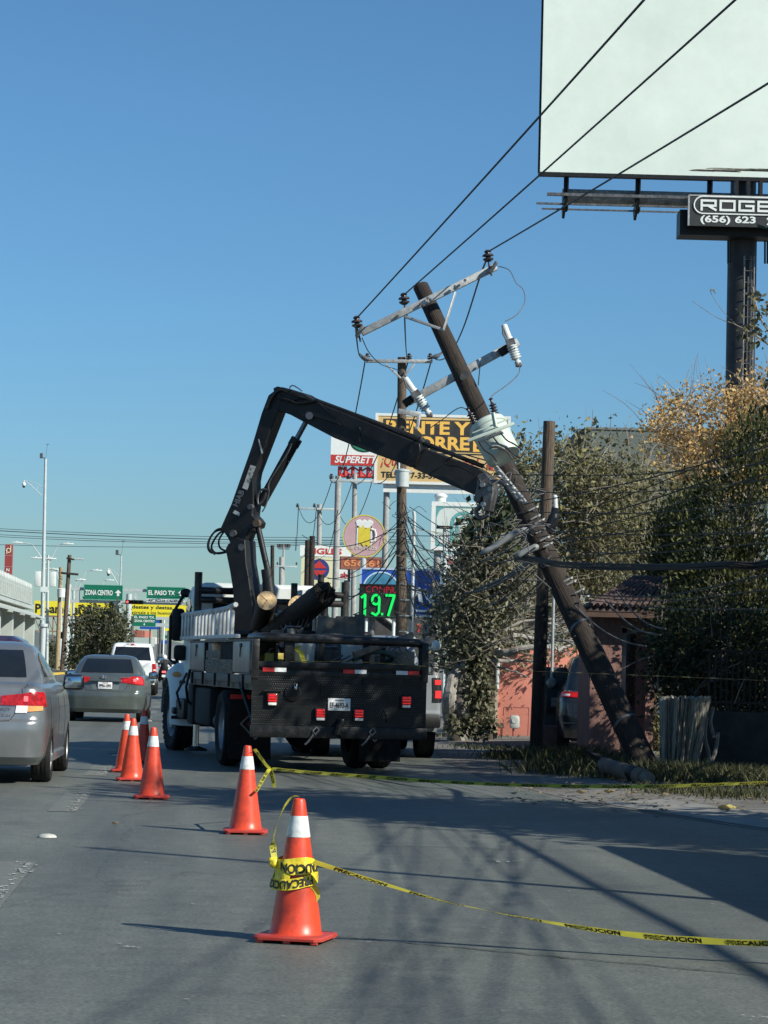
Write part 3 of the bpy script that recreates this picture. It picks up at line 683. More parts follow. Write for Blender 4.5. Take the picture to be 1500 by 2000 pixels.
# --- pickups and tall cars
def pickup(label, px, d, m, W=.98, roof=1.92, yaw=0.0, lit=0, name='pickup_truck', cabhw=None, lamp_z=(.86, 1.22)):
    ch = cabhw or W*.92
    low = [(.42, .06, 5.5, W*.95, .12, .3, .03, .1, .03), (.55, .0, 5.6, W*.98, .12, .3, .03, .12, .03), (.70, .0, 5.6, W, .10, .3, .03, .12, .03), (.74, .05, 5.58, W, .08, .3, .02, .12, .03),
           (1.0, .06, 5.56, W, .07, .3, .02, .14, .03), (1.20, .06, 5.5, W*.985, .07, .3, .02, .16, .03), (1.26, .08, 5.45, W*.95, .06, .3, .02, .16, .03)]
    gr = [(1.2, 1.72, 4.35, ch, .14, .2, .02, .2, .03), (1.32, 1.75, 4.2, ch*.985, .14, .2, .02, .2, .03), (roof-.14, 1.98, 3.3, ch*.84, .13, .2, .02, .15, .03), (roof-.04, 2.1, 3.15, ch*.77, .12, .2, .02, .12, .03), (roof, 2.3, 2.95, ch*.6, .1, .2, .02, .1, .03)]
    car = Car(low, gr, (1.15, 4.55), .44, 5.6, (4.0, 5.6, .1))
    c = P(px, 1330, d)
    root = thing(name, label, 'pickup', at((c.x, d, 0), ROAD_YAW+yaw))
    car.body(root, m); base_parts(root, car, W-.14, .26, .3, 5.2, .3, .7)
    mb = MB(); car.cross(mb, 1.02, 1.34, roof-.17, True, .006, 16, 5); link('rear_window', mb, m_glass, root, False)
    for sg in (1, -1):
        for qa, qb, zq in ((2.05, 2.5, roof-.17), (2.54, 2.95, roof-.19)): mb = MB(); car.patch(mb, qa, qb, 1.34, zq, True, .006, both=False, sg=sg); link('side_window', mb, m_glass, root, False)
    for sg in (1, -1):
        mb = MB(); car.patch(mb, .93, 1.75, lamp_z[0], lamp_z[1], False, .014, 8, 6, both=False, sg=sg); o = link('tail_lamp', mb, m_black if lit else m_redlens, root, False)
        if lit:
            for za, zb in ((lamp_z[0]+.06, lamp_z[0]+.17), (lamp_z[1]-.10, lamp_z[1]-.03)):
                mb = MB(); car.patch(mb, .97, 1.55, za, zb, False, .02, 6, 3, both=False, sg=sg); link('lamp_bulb', mb, m_redlit, o, False)
        else:
            mb = MB(); car.patch(mb, .96, 1.5, lamp_z[0]+.1, lamp_z[0]+.15, False, .018, 6, 3, both=False, sg=sg); link('reversing_lens', mb, m_clear, o, False)
        mirror(root, sg*W*.94, 3.75, 1.38, m_blackgloss if not lit else m_white, sg, .26, .26)
    mb = MB(); mb.box((0, 2.02, roof-.07), (.34, .05, .065), bev=.012); o = link('brake_lamp', mb, m_clear, root, False)
    g = MB(); g.box((0, 1.99, roof-.07), (.13, .02, .05)); link('lamp_bulb', g, m_redlens, o, False)
    mb = MB(); mb.box((0, -.02, .58), (W*1.9, .12, .2), bev=.03); link('bumper', mb, m_chrome if not lit else m_black, root, False)
    plate(root, 0, -.09, .60, .3, .14, None, None)
    mb = MB(); mb.box((0, .045, 1.06), (.3, .02, .12), bev=.02); link('tailgate_handle', mb, m_black, root, False)
    return root
pickup('white pickup with a dark rear window ahead of the grey green sedan', 254, 94.5, m_whitecar, 1.0, 2.03)
pk2 = pickup('white pickup half hidden beyond the right side of the crane truck, tail lamp glowing', 745, 36.6, mat('shaded_white_car_paint', (.24, .26, .27), .3, var=.04, coat=.4, dirt=(.17, .17, .165), damt=.4), .94, 1.86, rad(2), 1)  # white body paint darkened, the shade it stands in put into the colour

m_navy = mat('dark_suv_paint', (0.018, 0.024, 0.032), 0.22, 0.2, var=0.06, coat=0.7)
def suv(label, px, d, m, yaw, W=.92, roof=1.68, name='suv', lit=False):
    low = [(.26, .10, 4.5, W*.93, .2, .3, .05, .12, .04), (.4, .03, 4.6, W*.97, .22, .3, .06, .14, .05), (.62, .0, 4.62, W, .24, .3, .06, .15, .05), (.70, .03, 4.6, W, .22, .3, .05, .15, .05),
           (.9, .07, 4.55, W*.99, .2, .36, .05, .18, .05), (1.02, .12, 4.45, W*.96, .2, .4, .05, .2, .06), (1.06, .2, 4.3, W*.9, .2, .4, .05, .2, .06)]
    gr = [(1.0, .14, 3.6, W*.93, .24, .3, .06, .25, .07), (1.1, .2, 3.45, W*.9, .24, .3, .06, .25, .07), (roof-.2, .50, 2.9, W*.77, .22, .3, .07, .22, .06), (roof-.08, .58, 2.7, W*.70, .2, .25, .07, .2, .06), (roof, .8, 2.4, W*.52, .18, .2, .06, .2, .06)]
    car = Car(low, gr, (.95, 3.65), .37, 4.6, (3.3, 4.6, .14)); c = P(px, 1330, d)
    root = thing(name, label, 'car', at((c.x, d, 0), yaw)); car.body(root, m); base_parts(root, car, W-.12)
    glazing(car, root, zl=1.12, zh=roof-.14, q1=1.1)
    for sg in (1, -1):
        mb = MB(); car.patch(mb, .7, 1.9, lambda k: .93+.02*k, lambda k: 1.02, False, .014, 12, 4, both=False, sg=sg); o = link('tail_lamp', mb, m_redlit if lit else m_redlens, root, False)
        mb = MB(); car.patch(mb, 1.2, 1.7, .955, .99, False, .018, 6, 3, both=False, sg=sg); link('reversing_lens', mb, m_clear, o, False)
        mirror(root, sg*W*.9, 3.0, 1.12, m_black, sg)
    mb = MB(); car.patch(mb, 0, 1.6, .50, .525, False, .008, 16, 2); car.cross(mb, .5, .5, .525, False, .008); link('chrome_trim', mb, m_chrome, root, False)
    plate(root, 0, .02, .80, .3, .14, None, None)
    return root
suv('dark blue suv parked in the driveway behind the brown gatehouse wall', 1200, 41.0, m_navy, rad(-2))
suv('dark red suv in the far left lane beyond the silver sedan roof', -34, 45.0, mat('maroon_car_paint', (.06, .03, .055), .25, .3, var=.05, coat=.6), ROAD_YAW, .92, 1.76)
pc = P(334, 1300, 168)
car = Car(SED_LOW, SED_GR, (.98, 3.72), .345, 4.68, (3.3, 4.6, .16))
root = thing('white_sedan', 'far white sedan just left of the crane truck fender', 'car', at((pc.x, 168, 0), ROAD_YAW))
car.body(root, m_whitecar); base_parts(root, car, .78); glazing(car, root)
for side in (1, -1):
    mb = MB(); car.patch(mb, .7, 1.7, .82, .92, False, .012, both=False, sg=side); link('tail_lamp', mb, m_redlit, root, False)

# --- motorcyclist between the lanes
mx = P(319, 1341, 124)
MM = at((mx.x, 124, 0), ROAD_YAW)
root = thing('motorcycle', 'black motorcycle with a lit red tail lamp between the pickup and the crane truck', 'motorcycle', MM)
for y in (0.3, 1.6):
    T = Matrix.Translation((0, y, .31)) @ Matrix.Rotation(rad(90), 4, 'Y'); mb = MB(); mb.lathe([(.2, -.05), (.27, -.06), (.31, -.03), (.31, .03), (.27, .06), (.2, .05), (.2, -.05)], 24, T, cap=False); w_ = link('wheel', mb, m_rubber, root, False)
    mb = MB(); mb.lathe([(.2, .02), (.05, .03), (.05, -.03), (.2, -.02)], 20, T); link('rim', mb, m_rim, w_, False)
mb = MB(); mb.box((0, .95, .55), (.34, .6, .4), bev=.06); mb.tube([(0, .3, .31), (.08, .6, .55), (.05, 1.2, .8), (0, 1.45, .95), (0, 1.6, .31)], .035); link('frame', mb, m_black, root, False)
mb = MB(); mb.box((0, .55, .80), (.26, .75, .12), bev=.05); link('seat', mb, m_black, root, False)
mb = MB(); mb.box((0, 1.15, .88), (.3, .45, .22), bev=.08); link('fuel_tank', mb, m_blackgloss, root, False)
mb = MB(); mb.tube([(-.36, 1.25, 1.06), (-.15, 1.4, 1.0), (.15, 1.4, 1.0), (.36, 1.25, 1.06)], .016); link('handlebar', mb, m_black, root, False)
mb = MB(); mb.box((0, .12, .78), (.2, .06, .1), bev=.02); link('tail_lamp', mb, m_redglow, root, False)
mb = MB(); mb.box((0, .0, .58), (.18, .02, .12)); link('number_plate', mb, m_plate, root, False)
m_jacket = mat('dark_jacket', (0.02, 0.022, 0.026), .8, var=.2)
rider = thing('person', 'motorcyclist in dark clothes and a white helmet, riding away from the camera', 'person', MM)
# one continuous body: a skinned skeleton
def skin(name, verts, edges, radii, m, root, sub=2):
    me = bpy.data.meshes.new(name); me.from_pydata(verts, edges, []); o = bpy.data.objects.new(name, me); COL.objects.link(o)
    md = o.modifiers.new('skin', 'SKIN'); sk = me.skin_vertices[0].data if me.skin_vertices else None
    if sk is None:
        bpy.context.view_layer.update(); bm = bmesh.new(); bm.from_mesh(me); bm.verts.layers.skin.verify(); bm.to_mesh(me); bm.free(); sk = me.skin_vertices[0].data
    for i, r in enumerate(radii): sk[i].radius = (r, r); sk[i].use_root = (i == 0)
    if sub: s2 = o.modifiers.new('sub', 'SUBSURF'); s2.levels = sub; s2.render_levels = sub
    dg = bpy.context.evaluated_depsgraph_get(); m2 = bpy.data.meshes.new_from_object(o.evaluated_get(dg))
    bpy.data.objects.remove(o); m2.name = name; m2.materials.clear(); m2.materials.append(m); m2.shade_smooth()
    o = bpy.data.objects.new(name, m2); COL.objects.link(o); o.parent = root; return o
V = [(0, .62, .88), (0, .66, 1.1), (0, .74, 1.3), (0, .78, 1.40), (0, .82, 1.47)]; R_ = [.16, .17, .17, .07, .08]; E = [(0, 1), (1, 2), (2, 3), (3, 4)]
for sg in (1, -1):
    b_ = len(V); V += [(sg*.2, .72, 1.32), (sg*.33, .9, 1.12), (sg*.34, 1.2, 1.08), (sg*.34, 1.3, 1.07)]; R_ += [.085, .065, .05, .045]; E += [(2, b_), (b_, b_+1), (b_+1, b_+2), (b_+2, b_+3)]
    b_ = len(V); V += [(sg*.13, .7, .86), (sg*.24, 1.12, .74), (sg*.2, .9, .36), (sg*.21, 1.08, .3)]; R_ += [.11, .085, .06, .05]; E += [(0, b_), (b_, b_+1), (b_+1, b_+2), (b_+2, b_+3)]
skin('body', V, E, R_, m_jacket, rider)
mb = MB(); mb.ball((0, .83, 1.52), .145, (.92, 1.05, 1.0), 16, 10); o = link('helmet', mb, m_whitecar, rider, False)
mb = MB(); mb.ball((0, .87, 1.52), .14, (.93, 1.0, .45), 16, 8); link('visor', mb, m_glass, o, False)
# ------------------------------------------------------------------ crane truck
TRK = at((-0.99, 33.2, 0), rad(12.0))
TI = TRK.inverted()
def loc(p): return TI @ p
truck = thing('crane_truck', 'black crane truck with a diamond plate tail, its folded boom reaching the leaning pole', 'truck', TRK)
def tp(name, mb, m, par=None, **k): return link(name, mb, m, par or truck, False, **k)
def diamond():
    m = bpy.data.materials.new('diamond_plate'); m.use_nodes = True; t = m.node_tree; b = t.nodes['Principled BSDF']; L = t.links.new; N = lambda k: t.nodes.new(k)
    tc = N('ShaderNodeTexCoord'); sp = N('ShaderNodeSeparateXYZ'); L(tc.outputs['Object'], sp.inputs[0])
    def mth(op, a, bb=None):
        x = N('ShaderNodeMath'); x.operation = op
        for i, q in enumerate((a, bb)):
            if q is None: continue
            if isinstance(q, (int, float)): x.inputs[i].default_value = q
            else: L(q, x.inputs[i])
        return x.outputs[0]
    S = 36.0
    u = mth('MULTIPLY', sp.outputs[0], S); v = mth('MULTIPLY', sp.outputs[2], S)
    row = mth('FLOOR', v); uo = mth('ADD', u, mth('MULTIPLY', row, 0.5))
    fu = mth('SUBTRACT', mth('FRACT', uo), 0.5); fv = mth('SUBTRACT', mth('FRACT', v), 0.5)
    par = mth('MODULO', mth('ABSOLUTE', row), 2.0); sgn = mth('SUBTRACT', mth('MULTIPLY', par, 2.0), 1.0)
    a = mth('ADD', fu, mth('MULTIPLY', fv, sgn)); c = mth('SUBTRACT', fu, mth('MULTIPLY', fv, sgn))
    d = mth('ADD', mth('ABSOLUTE', mth('MULTIPLY', a, 1.2)), mth('ABSOLUTE', mth('MULTIPLY', c, 3.6)))
    h = mth('MAXIMUM', mth('SUBTRACT', 1.0, mth('MULTIPLY', d, 1.25)), 0.0)
    bp = N('ShaderNodeBump'); bp.inputs['Strength'].default_value = 1.0; bp.inputs['Distance'].default_value = 0.012; L(h, bp.inputs['Height']); L(bp.outputs[0], b.inputs['Normal'])
    nz = N('ShaderNodeTexNoise'); nz.inputs['Scale'].default_value = 4; nz.inputs['Detail'].default_value = 7; L(tc.outputs['Object'], nz.inputs[0])
    wear = mth('MULTIPLY', mth('MINIMUM', mth('MULTIPLY', h, 2.2), 1.0), mth('MAXIMUM', mth('MULTIPLY', mth('SUBTRACT', nz.outputs[0], 0.42), 4.5), 0.0))
    mx = N('ShaderNodeMix'); mx.data_type = 'RGBA'; L(mth('MINIMUM', wear, 1.0), mx.inputs[0]); mx.inputs[6].default_value = (.005, .0055, .006, 1); mx.inputs[7].default_value = (.22, .22, .21, 1)
    L(mx.outputs[2], b.inputs['Base Color']); b.inputs['Roughness'].default_value = 0.42; b.inputs['Specular IOR Level'].default_value = .35; return m
m_dia = diamond()
m_blacksteel = mat('scratched_black_steel', (0.007, 0.0075, 0.008), 0.45, 0.0, var=0.4, scale=12, dirt=(0.05, 0.047, 0.043), dscale=9, damt=0.45, bump=0.25, bscale=18, spec=.35)
m_pipe = mat('worn_black_pipe', (0.010, 0.0105, 0.011), 0.38, 0.1, var=0.4, scale=10, stretch=(1, 6, 6), dirt=(0.12, 0.11, 0.10), dscale=5, damt=0.55)
m_plank = mat('old_plank', (0.17, 0.142, 0.105), 0.9, var=0.3, scale=5, stretch=(6, 1, 8), col2=(0.25, 0.21, 0.16), dirt=(0.10, 0.085, 0.07), dscale=4, damt=0.7)
m_alu = mat('stained_aluminium', (0.24, 0.245, 0.25), 0.4, 0.5, var=0.22, scale=4, stretch=(2, 2, .6), dirt=(0.16, 0.13, 0.10), dscale=2.6, damt=0.7)
YB = -2.4
# tail
mb = MB(); mb.box((0, YB+.02, .915), (2.22, .04, .61)); pan = tp('tail_panel', mb, m_dia, smooth=False)
mb = MB(); mb.box((.08, YB-.006, 1.06), (.66, .012, .17), bev=.004); mb.box((.30, YB-.016, 1.11), (.02, .02, .22)); tp('hatch', mb, m_dia, pan, smooth=False)
T = Matrix.Translation((-.60, YB-.012, 1.02)) @ Matrix.Rotation(rad(90), 4, 'X'); mb = MB(); mb.lathe([(.105, -.03), (.105, .012), (.09, .018), (.01, .018)], 28, T); cap = tp('fuel_cap', mb, m_dia, pan)
mb = MB(); mb.box((-.575, YB-.055, 1.08), (.035, .02, .04), bev=.005); mb.tube([(-.59, YB-.05, 1.10), (-.59, YB-.05, 1.135), (-.56, YB-.05, 1.135), (-.56, YB-.05, 1.10)], .006); tp('padlock', mb, m_chrome, cap)
mb = MB(); mb.box((0, YB-.0, .535), (2.24, .12, .15), bev=.012); tp('bumper', mb, m_blacksteel)
mb = MB(); mb.box((0, YB+.04, 1.255), (2.22, .08, .075), bev=.008); mb.box((0, YB+.06, 1.31), (2.22, .04, .035)); mb.box((0, YB+.04, 1.365), (2.22, .08, .075), bev=.008); tb = tp('tailboard_rail', mb, m_blacksteel)
for lx, order in ((-.84, 'rw'), (.18, 'rw'), (.86, 'wr')):
    for k in range(2):
        mb = MB(); mb.box((lx+(k-.5)*.15, YB-.006, 1.30), (.148, .008, .05)); tp('reflector_strip', mb, m_redtape if order[k] == 'r' else m_whitetape, tb, smooth=False)
for lx, z, lit in ((-.865, .93, 0), (.845, .935, 0), (-.25, .755, 0), (.24, .76, 0)):
    mb = MB(); mb.box((lx, YB-.02, z), (.15, .05, .165), bev=.012); o = tp('tail_lamp', mb, m_black)
    mb = MB(); mb.box((lx, YB-.05, z+.018), (.115, .03, .105), bev=.012); tp('red_lens', mb, m_redlens, o)
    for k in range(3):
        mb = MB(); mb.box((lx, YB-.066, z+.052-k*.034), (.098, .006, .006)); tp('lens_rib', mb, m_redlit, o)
    mb = MB(); mb.box((lx, YB-.05, z-.055), (.105, .03, .034), bev=.008); tp('white_lens', mb, m_clear, o)
mb = MB(); mb.prism([(-.99, YB-.03, 1.03), (-.96, YB-.03, 1.055), (-.78, YB-.03, 1.055), (-.74, YB-.03, 1.03)], (0, .06, 0)); tp('lamp_hood', mb, m_black)
plate(truck, -.01, YB-.012, .885, .285, .155, 'EF-4693-A', 'CHIHUAHUA')
mb = MB(); mb.box((.01, YB-.06, .66), (.07, .1, .1), bev=.015); mb.tube([(0, YB-.12, .69), (-.03, YB-.15, .62), (-.05, YB-.12, .53), (-.01, YB-.08, .50), (.02, YB-.09, .56)], [.03, .04, .045, .035, .02], 8); tp('tow_hook', mb, m_black)
for lx in (-.30, .42):
    mb = MB(); mb.tube([(lx, YB-.07, .60), (lx+.03, YB-.10, .56), (lx-.02, YB-.10, .51), (lx-.05, YB-.08, .55), (lx, YB-.07, .60)], .012, 6); mb.tube([(lx-.03, YB-.08, .52), (lx-.1, YB-.08, .42), (lx-.14, YB-.06, .38)], .014); tp('safety_shackle', mb, m_steel)
mb = MB(); mb.tube([(.56, YB-.02, .82), (.57, YB-.05, .80), (.60, YB-.05, .70), (.60, YB-.02, .68)], .01, 6); tp('grab_handle', mb, m_blacksteel)
# corner posts and pipe rail round the rear of the bed
for lx in (-1.08, 1.08):
    mb = MB(); mb.box((lx, YB+.03, 1.43), (.09, .09, .50), bev=.012); tp('corner_post', mb, m_blacksteel)
mb = MB(); mb.tube([(-1.0, YB+.9, 1.70), (-1.0, YB+.25, 1.705), (-.94, YB+.06, 1.705), (-.7, YB-.0, 1.70), (0, YB-.03, 1.69), (.7, YB-.0, 1.685), (.98, YB+.03, 1.68), (1.08, YB+.12, 1.66), (1.09, YB+.18, 1.5), (1.09, YB+.18, 1.3)], .055, 12); tp('pipe_rail', mb, m_pipe)
for q_ in (((-.65, YB+.06, 1.545), (.13, .08, .33)), ((-.2, YB+.3, 1.55), (.07, .07, .3)), ((.38, YB+.3, 1.55), (.08, .08, .3)), ((.62, YB+.4, 1.5), (.06, .06, .3))): mb = MB(); mb.box(*q_, bev=.01); tp('bed_stake', mb, m_blacksteel)
mb = MB(); mb.cyl((-.62, YB+.12, 1.69), (-.62, YB+.12, 1.82), .05, n=12); tp('pipe_stub', mb, m_steel)
mb = MB(); mb.box((0, .6, 1.08), (2.2, 5.9, .08)); tp('bed_floor', mb, m_blacksteel)
# left side: boxes, planks, beam
mb = MB(); mb.box((-1.10, .6, 1.17), (.06, 5.95, .11), bev=.008)
o = tp('side_beam', mb, mat('rusty_cream_beam', (.19, .175, .14), .7, var=.25, scale=3, dirt=(.08, .07, .055), dscale=3, damt=.8))
for y in (-1.8, -.6, .7, 1.9, 3.0):
    mb = MB(); mb.box((-1.145, y, 1.14), (.03, .05, .17)); tp('rope_hook', mb, m_black, o)
mb = MB(); mb.box((-.93, .65, 1.25), (.34, 5.7, .03)); mb.box((-.93, .65, 1.665), (.36, 5.75, .03)); mb.box((-.78, .65, 1.45), (.03, 5.7, .40)); mb.box((-1.09, -2.17, 1.45), (.05, .06, .43)); mb.box((-1.09, -.72, 1.45), (.05, .05, .43)); mb.box((-1.09, 1.98, 1.45), (.05, .05, .43)); mb.box((-1.09, 3.5, 1.45), (.05, .05, .43))
bx = tp('tool_box', mb, m_blacksteel)
for y0, y1 in ((-2.13, -.77), (2.02, 3.47)):
    mb = MB(); mb.box((-1.105, (y0+y1)/2, 1.45), (.03, y1-y0, .395), bev=.006); o = tp('door', mb, m_alu, bx)
    mb = MB(); mb.box((-1.127, (y0+y1)/2, 1.60), (.02, .12, .05), bev=.006); mb.tube([(-1.13, (y0+y1)/2, 1.58), (-1.135, (y0+y1)/2, 1.45)], .008); tp('latch', mb, m_black, o)
for z, h in ((1.335, .16), (1.48, .11)):
    mb = MB()
    if h < .12: mb.box((-1.09, 1.2, z), (.03, 1.4, h), bev=.004)
    else: mb.box((-1.09, .63, z), (.03, 2.6, h), bev=.004)
    tp('side_plank', mb, m_plank, bx)
mb = MB(); mb.box((-1.07, -.02, 1.53), (.02, 1.3, .23)); tp('rubber_flap', mb, m_rubber, bx)
# ladder standing on edge on top of the boxes
lad = thing('ladder', 'grey aluminium ladder lying on edge along the crane truck left side', 'ladder', TRK @ Matrix.Translation((-1.1, 0, 1.68)))
m_ladder = mat('ladder_aluminium', (0.60, 0.61, 0.60), 0.5, 0.25, var=0.12, scale=5, dirt=(0.22, 0.19, 0.15), dscale=3, damt=0.6)
mb = MB(); mb.box((0, 1.8, .04), (.07, 5.6, .055), bev=.008); link('side_rail', mb, m_ladder, lad, False)
mb = MB(); rows = [(0, -.9, .44), (0, .5, .40), (0, 4.6, .40)]
mb.tube([(0, -.75, .455), (0, .1, .415), (0, 1.5, .40), (0, 4.6, .395)], .034, 6); link('side_rail', mb, m_ladder, lad, False)
for k in range(15):
    y = -.45+k*.355; mb = MB(); mb.box((0, y, .22), (.045, .15, .34), Matrix.Rotation(rad(6), 3, 'X'), bev=.01); link('rung', mb, m_ladder, lad, False)
# headache rack
mb = MB()
for lx, zt in ((-1.02, 2.70), (1.2, 2.62)): mb.cyl((lx, 3.55, 1.1), (lx, 3.55, zt), .058, n=12)
for z in (2.29, 2.43): mb.cyl((-1.02, 3.55, z), (-.3, 3.55, z) if z > 2.4 else (1.2, 3.55, z), .052, n=12)
mb.cyl((.75, 3.55, 2.42), (1.2, 3.55, 2.42), .05, n=12)
for lx, zt in ((-.40, 2.66), (-.02, 2.58), (.42, 2.58), (.82, 2.72)): mb.cyl((lx, 3.52, 2.28), (lx, 3.52, zt), .05, n=12)
for lx in (-.5, .45, .9): mb.cyl((lx, 3.55, 1.1), (lx, 3.55, 2.29), .05, n=12)
tp('headache_rack', mb, m_pipe)
mb = MB(); mb.box((-.22, 3.46, 2.44), (.18, .02, .14)); tp('warning_sticker', mb, m_white)
# right rear rail and stake at the right side
mb = MB(); mb.cyl((.35, 1.2, 1.82), (1.08, 1.2, 1.80), .055, n=12); mb.cyl((1.08, 1.2, 1.1), (1.08, 1.2, 1.82), .055, n=12); mb.cyl((-.9, 1.0, 1.78), (.3, 1.0, 1.76), .045, n=10); tp('cross_pipe', mb, m_pipe)
# cab and bonnet
def loft(mb, secs): mb.grid(secs, 0, True); mb.add(secs[0], [tuple(range(len(secs[0])-1, -1, -1))]); mb.add(secs[-1], [tuple(range(len(secs[-1])))])
def rr_(y, hx, z0, z1, c, cx=0): return [Vector((cx+x, y, z)) for x, z in ((-hx, z0+c), (-hx, z1-c), (-hx+c*.3, z1-c*.3), (-hx+c, z1), (hx-c, z1), (hx-c*.3, z1-c*.3), (hx, z1-c), (hx, z0+c), (hx-c, z0), (-hx+c, z0))]
mb = MB(); loft(mb, [rr_(3.82, .98, .72, 2.5, .12), rr_(3.9, 1.0, .7, 2.56, .14), rr_(4.7, 1.0, .7, 2.56, .16), rr_(5.0, 1.0, .7, 2.36, .18), rr_(5.3, .99, .7, 1.72, .15)]); cab = tp('cab', mb, m_white)
mb = MB(); mb.box((-.45, 3.80, 2.05), (.62, .02, .42), bev=.008); mb.box((.45, 3.80, 2.05), (.62, .02, .42), bev=.008); tp('rear_window', mb, m_glass, cab)
for sg in (1, -1):
    mb = MB(); mb.box((sg*1.0, 4.45, 2.08), (.02, .8, .5), bev=.008); tp('side_window', mb, m_glass, cab)
mb = MB(); loft(mb, [rr_(5.25, .86, .8, 1.74, .14), rr_(6.2, .80, .8, 1.68, .16), rr_(6.9, .70, .85, 1.50, .2), rr_(7.05, .6, .9, 1.3, .2)]); tp('bonnet', mb, m_white)
for sg in (1, -1):
    secs = []
    for a in range(-8, 188, 14):
        t = rad(a); r0 = .60; c = Vector((0, 5.45, .50)); dy, dz = -math.cos(t)*1.0, math.sin(t)
        ko = 1.0+.12*max(0, math.sin(t)); p = c+Vector((0, dy*r0*ko, dz*r0*ko)); n = Vector((0, dy, dz))
        secs.append([p+Vector((sg*.72, 0, 0)), p+Vector((sg*1.16, 0, 0)), p+Vector((sg*1.22, 0, 0))-n*.05, p+n*.06+Vector((sg*1.19, 0, 0)), p+n*.16+Vector((sg*1.08, 0, 0)), p+n*.22+Vector((sg*.8, 0, 0))])
    mb = MB(); loft(mb, secs); f = tp('fender', mb, m_white)
    mb = MB(); mb.box((sg*1.02, 4.86, .93), (.14, .05, .3), bev=.02); tp('fender_vent', mb, m_black, f)
    mb = MB(); mb.ball((sg*1.12, 4.95, 1.17), .06, (1.2, .6, .7), 10, 6); tp('marker_lamp', mb, m_amber, f)
    mb = MB(); mb.box((sg*1.02, 4.78, .62), (.36, .35, .1), bev=.02); mb.box((sg*1.0, 4.3, .66), (.3, .9, .3), bev=.03); mb.box((sg*1.12, 4.6, .52), (.22, .05, .05)); tp('cab_step', mb, m_black)
    mb = MB(); mb.tube([(sg*.98, 4.95, 2.38), (sg*1.02, 4.95, 2.44), (sg*1.24, 4.95, 2.05), (sg*1.24, 4.95, 1.40), (sg*1.16, 4.95, 1.34), (sg*1.02, 4.95, 1.5)], .026, 8); mb.ball((sg*1.02, 4.93, 2.42), .09, (1, .8, .8)); mi = tp('mirror_bracket', mb, m_black)
    mb = MB(); mb.box((sg*1.13, 4.93, 1.93), (.20, .11, .50), bev=.05); mb.box((sg*1.08, 4.93, 1.5), (.20, .12, .24), bev=.05); tp('mirror', mb, m_black, mi)
mb = MB(); mb.cyl((.85, 3.7, .9), (.85, 3.7, 2.6), .07); tp('exhaust_stack', mb, m_chrome)
# chassis, wheels, flaps, outriggers
mb = MB()
for sg in (1, -1): mb.box((sg*.42, 2.2, .80), (.1, 9.0, .26))
mb.box((0, 0, .5), (1.6, .22, .22), bev=.04); mb.ball((0, 0, .5), .27, (1.1, 1, 1)); mb.box((0, 5.45, .45), (1.6, .16, .16)); mb.box((-.8, 2.4, .74), (.55, 1.5, .55), bev=.06); mb.box((.8, 2.2, .72), (.55, 1.4, .5), bev=.06)
mb.box((0, 3.5, .76), (2.2, .5, .62), bev=.04); mb.cyl((0, -1.5, .62), (0, 1.5, .6), .06); tp('chassis', mb, m_under)
mb = MB(); mb.box((-.98, 1.75, .82), (.06, .06, .5)); mb.cyl((-.9, 1.5, .55), (-.9, 2.1, .55), .12); tp('air_tank', mb, m_steel)
for lx, y in ((1.02, 0), (-1.02, 0), (.71, 0), (-.71, 0)):
    sg = 1 if lx > 0 else -1
    T = Matrix.Translation((lx, y, .505)) @ Matrix.Rotation(rad(90*sg), 4, 'Y'); r, h = .505, .135
    mb = MB(); mb.lathe([(.30, -h*.8), (.36, -h), (.46, -h), (.495, -h*.75), (.505, -h*.5), (.49, -h*.45), (.505, -h*.4), (.505, -.01), (.49, 0), (.505, .01), (.505, h*.4), (.49, h*.45), (.505, h*.5), (.495, h*.75), (.46, h), (.36, h), (.30, h*.8), (.30, -h*.8)], 44, T, cap=False); w_ = tp('wheel', mb, m_rubber)
    mb = MB(); mb.lathe([(.30, h*.8), (.29, h*.55), (.25, h*.3), (.17, -h*.3), (.15, -h*.3), (.12, h*.6), (.01, h*.7)], 32, T, cap=False)
    for k in range(10): a = k*.628; mb.cyl(T @ Vector((math.cos(a)*.15, math.sin(a)*.15, -h*.3)), T @ Vector((math.cos(a)*.15, math.sin(a)*.15, h*.1)), .015, n=6)
    tp('rim', mb, m_rim, w_)
for lx in (1.0, -1.0):
    sg = 1 if lx > 0 else -1
    T = Matrix.Translation((lx, 5.45, .505)) @ Matrix.Rotation(rad(6), 4, 'Z') @ Matrix.Rotation(rad(90*sg), 4, 'Y'); h = .15
    mb = MB(); mb.lathe([(.30, -h*.8), (.46, -h), (.495, -h*.75), (.505, -h*.5), (.505, h*.5), (.495, h*.75), (.46, h), (.30, h*.8), (.30, -h*.8)], 44, T, cap=False)
    for k in range(36):
        a = k*math.pi/18
        for s2 in (-1, 1): mb.box(T @ Vector((math.cos(a)*.505, math.sin(a)*.505, s2*h*.8)), (.04, .045, .05), T.to_3x3() @ Matrix.Rotation(a, 3, 'Z'))
    w_ = tp('wheel', mb, m_rubber)
    mb = MB(); mb.lathe([(.30, h*.8), (.25, h*.2), (.16, h*.9), (.01, h)], 32, T, cap=False); tp('rim', mb, m_rim, w_)
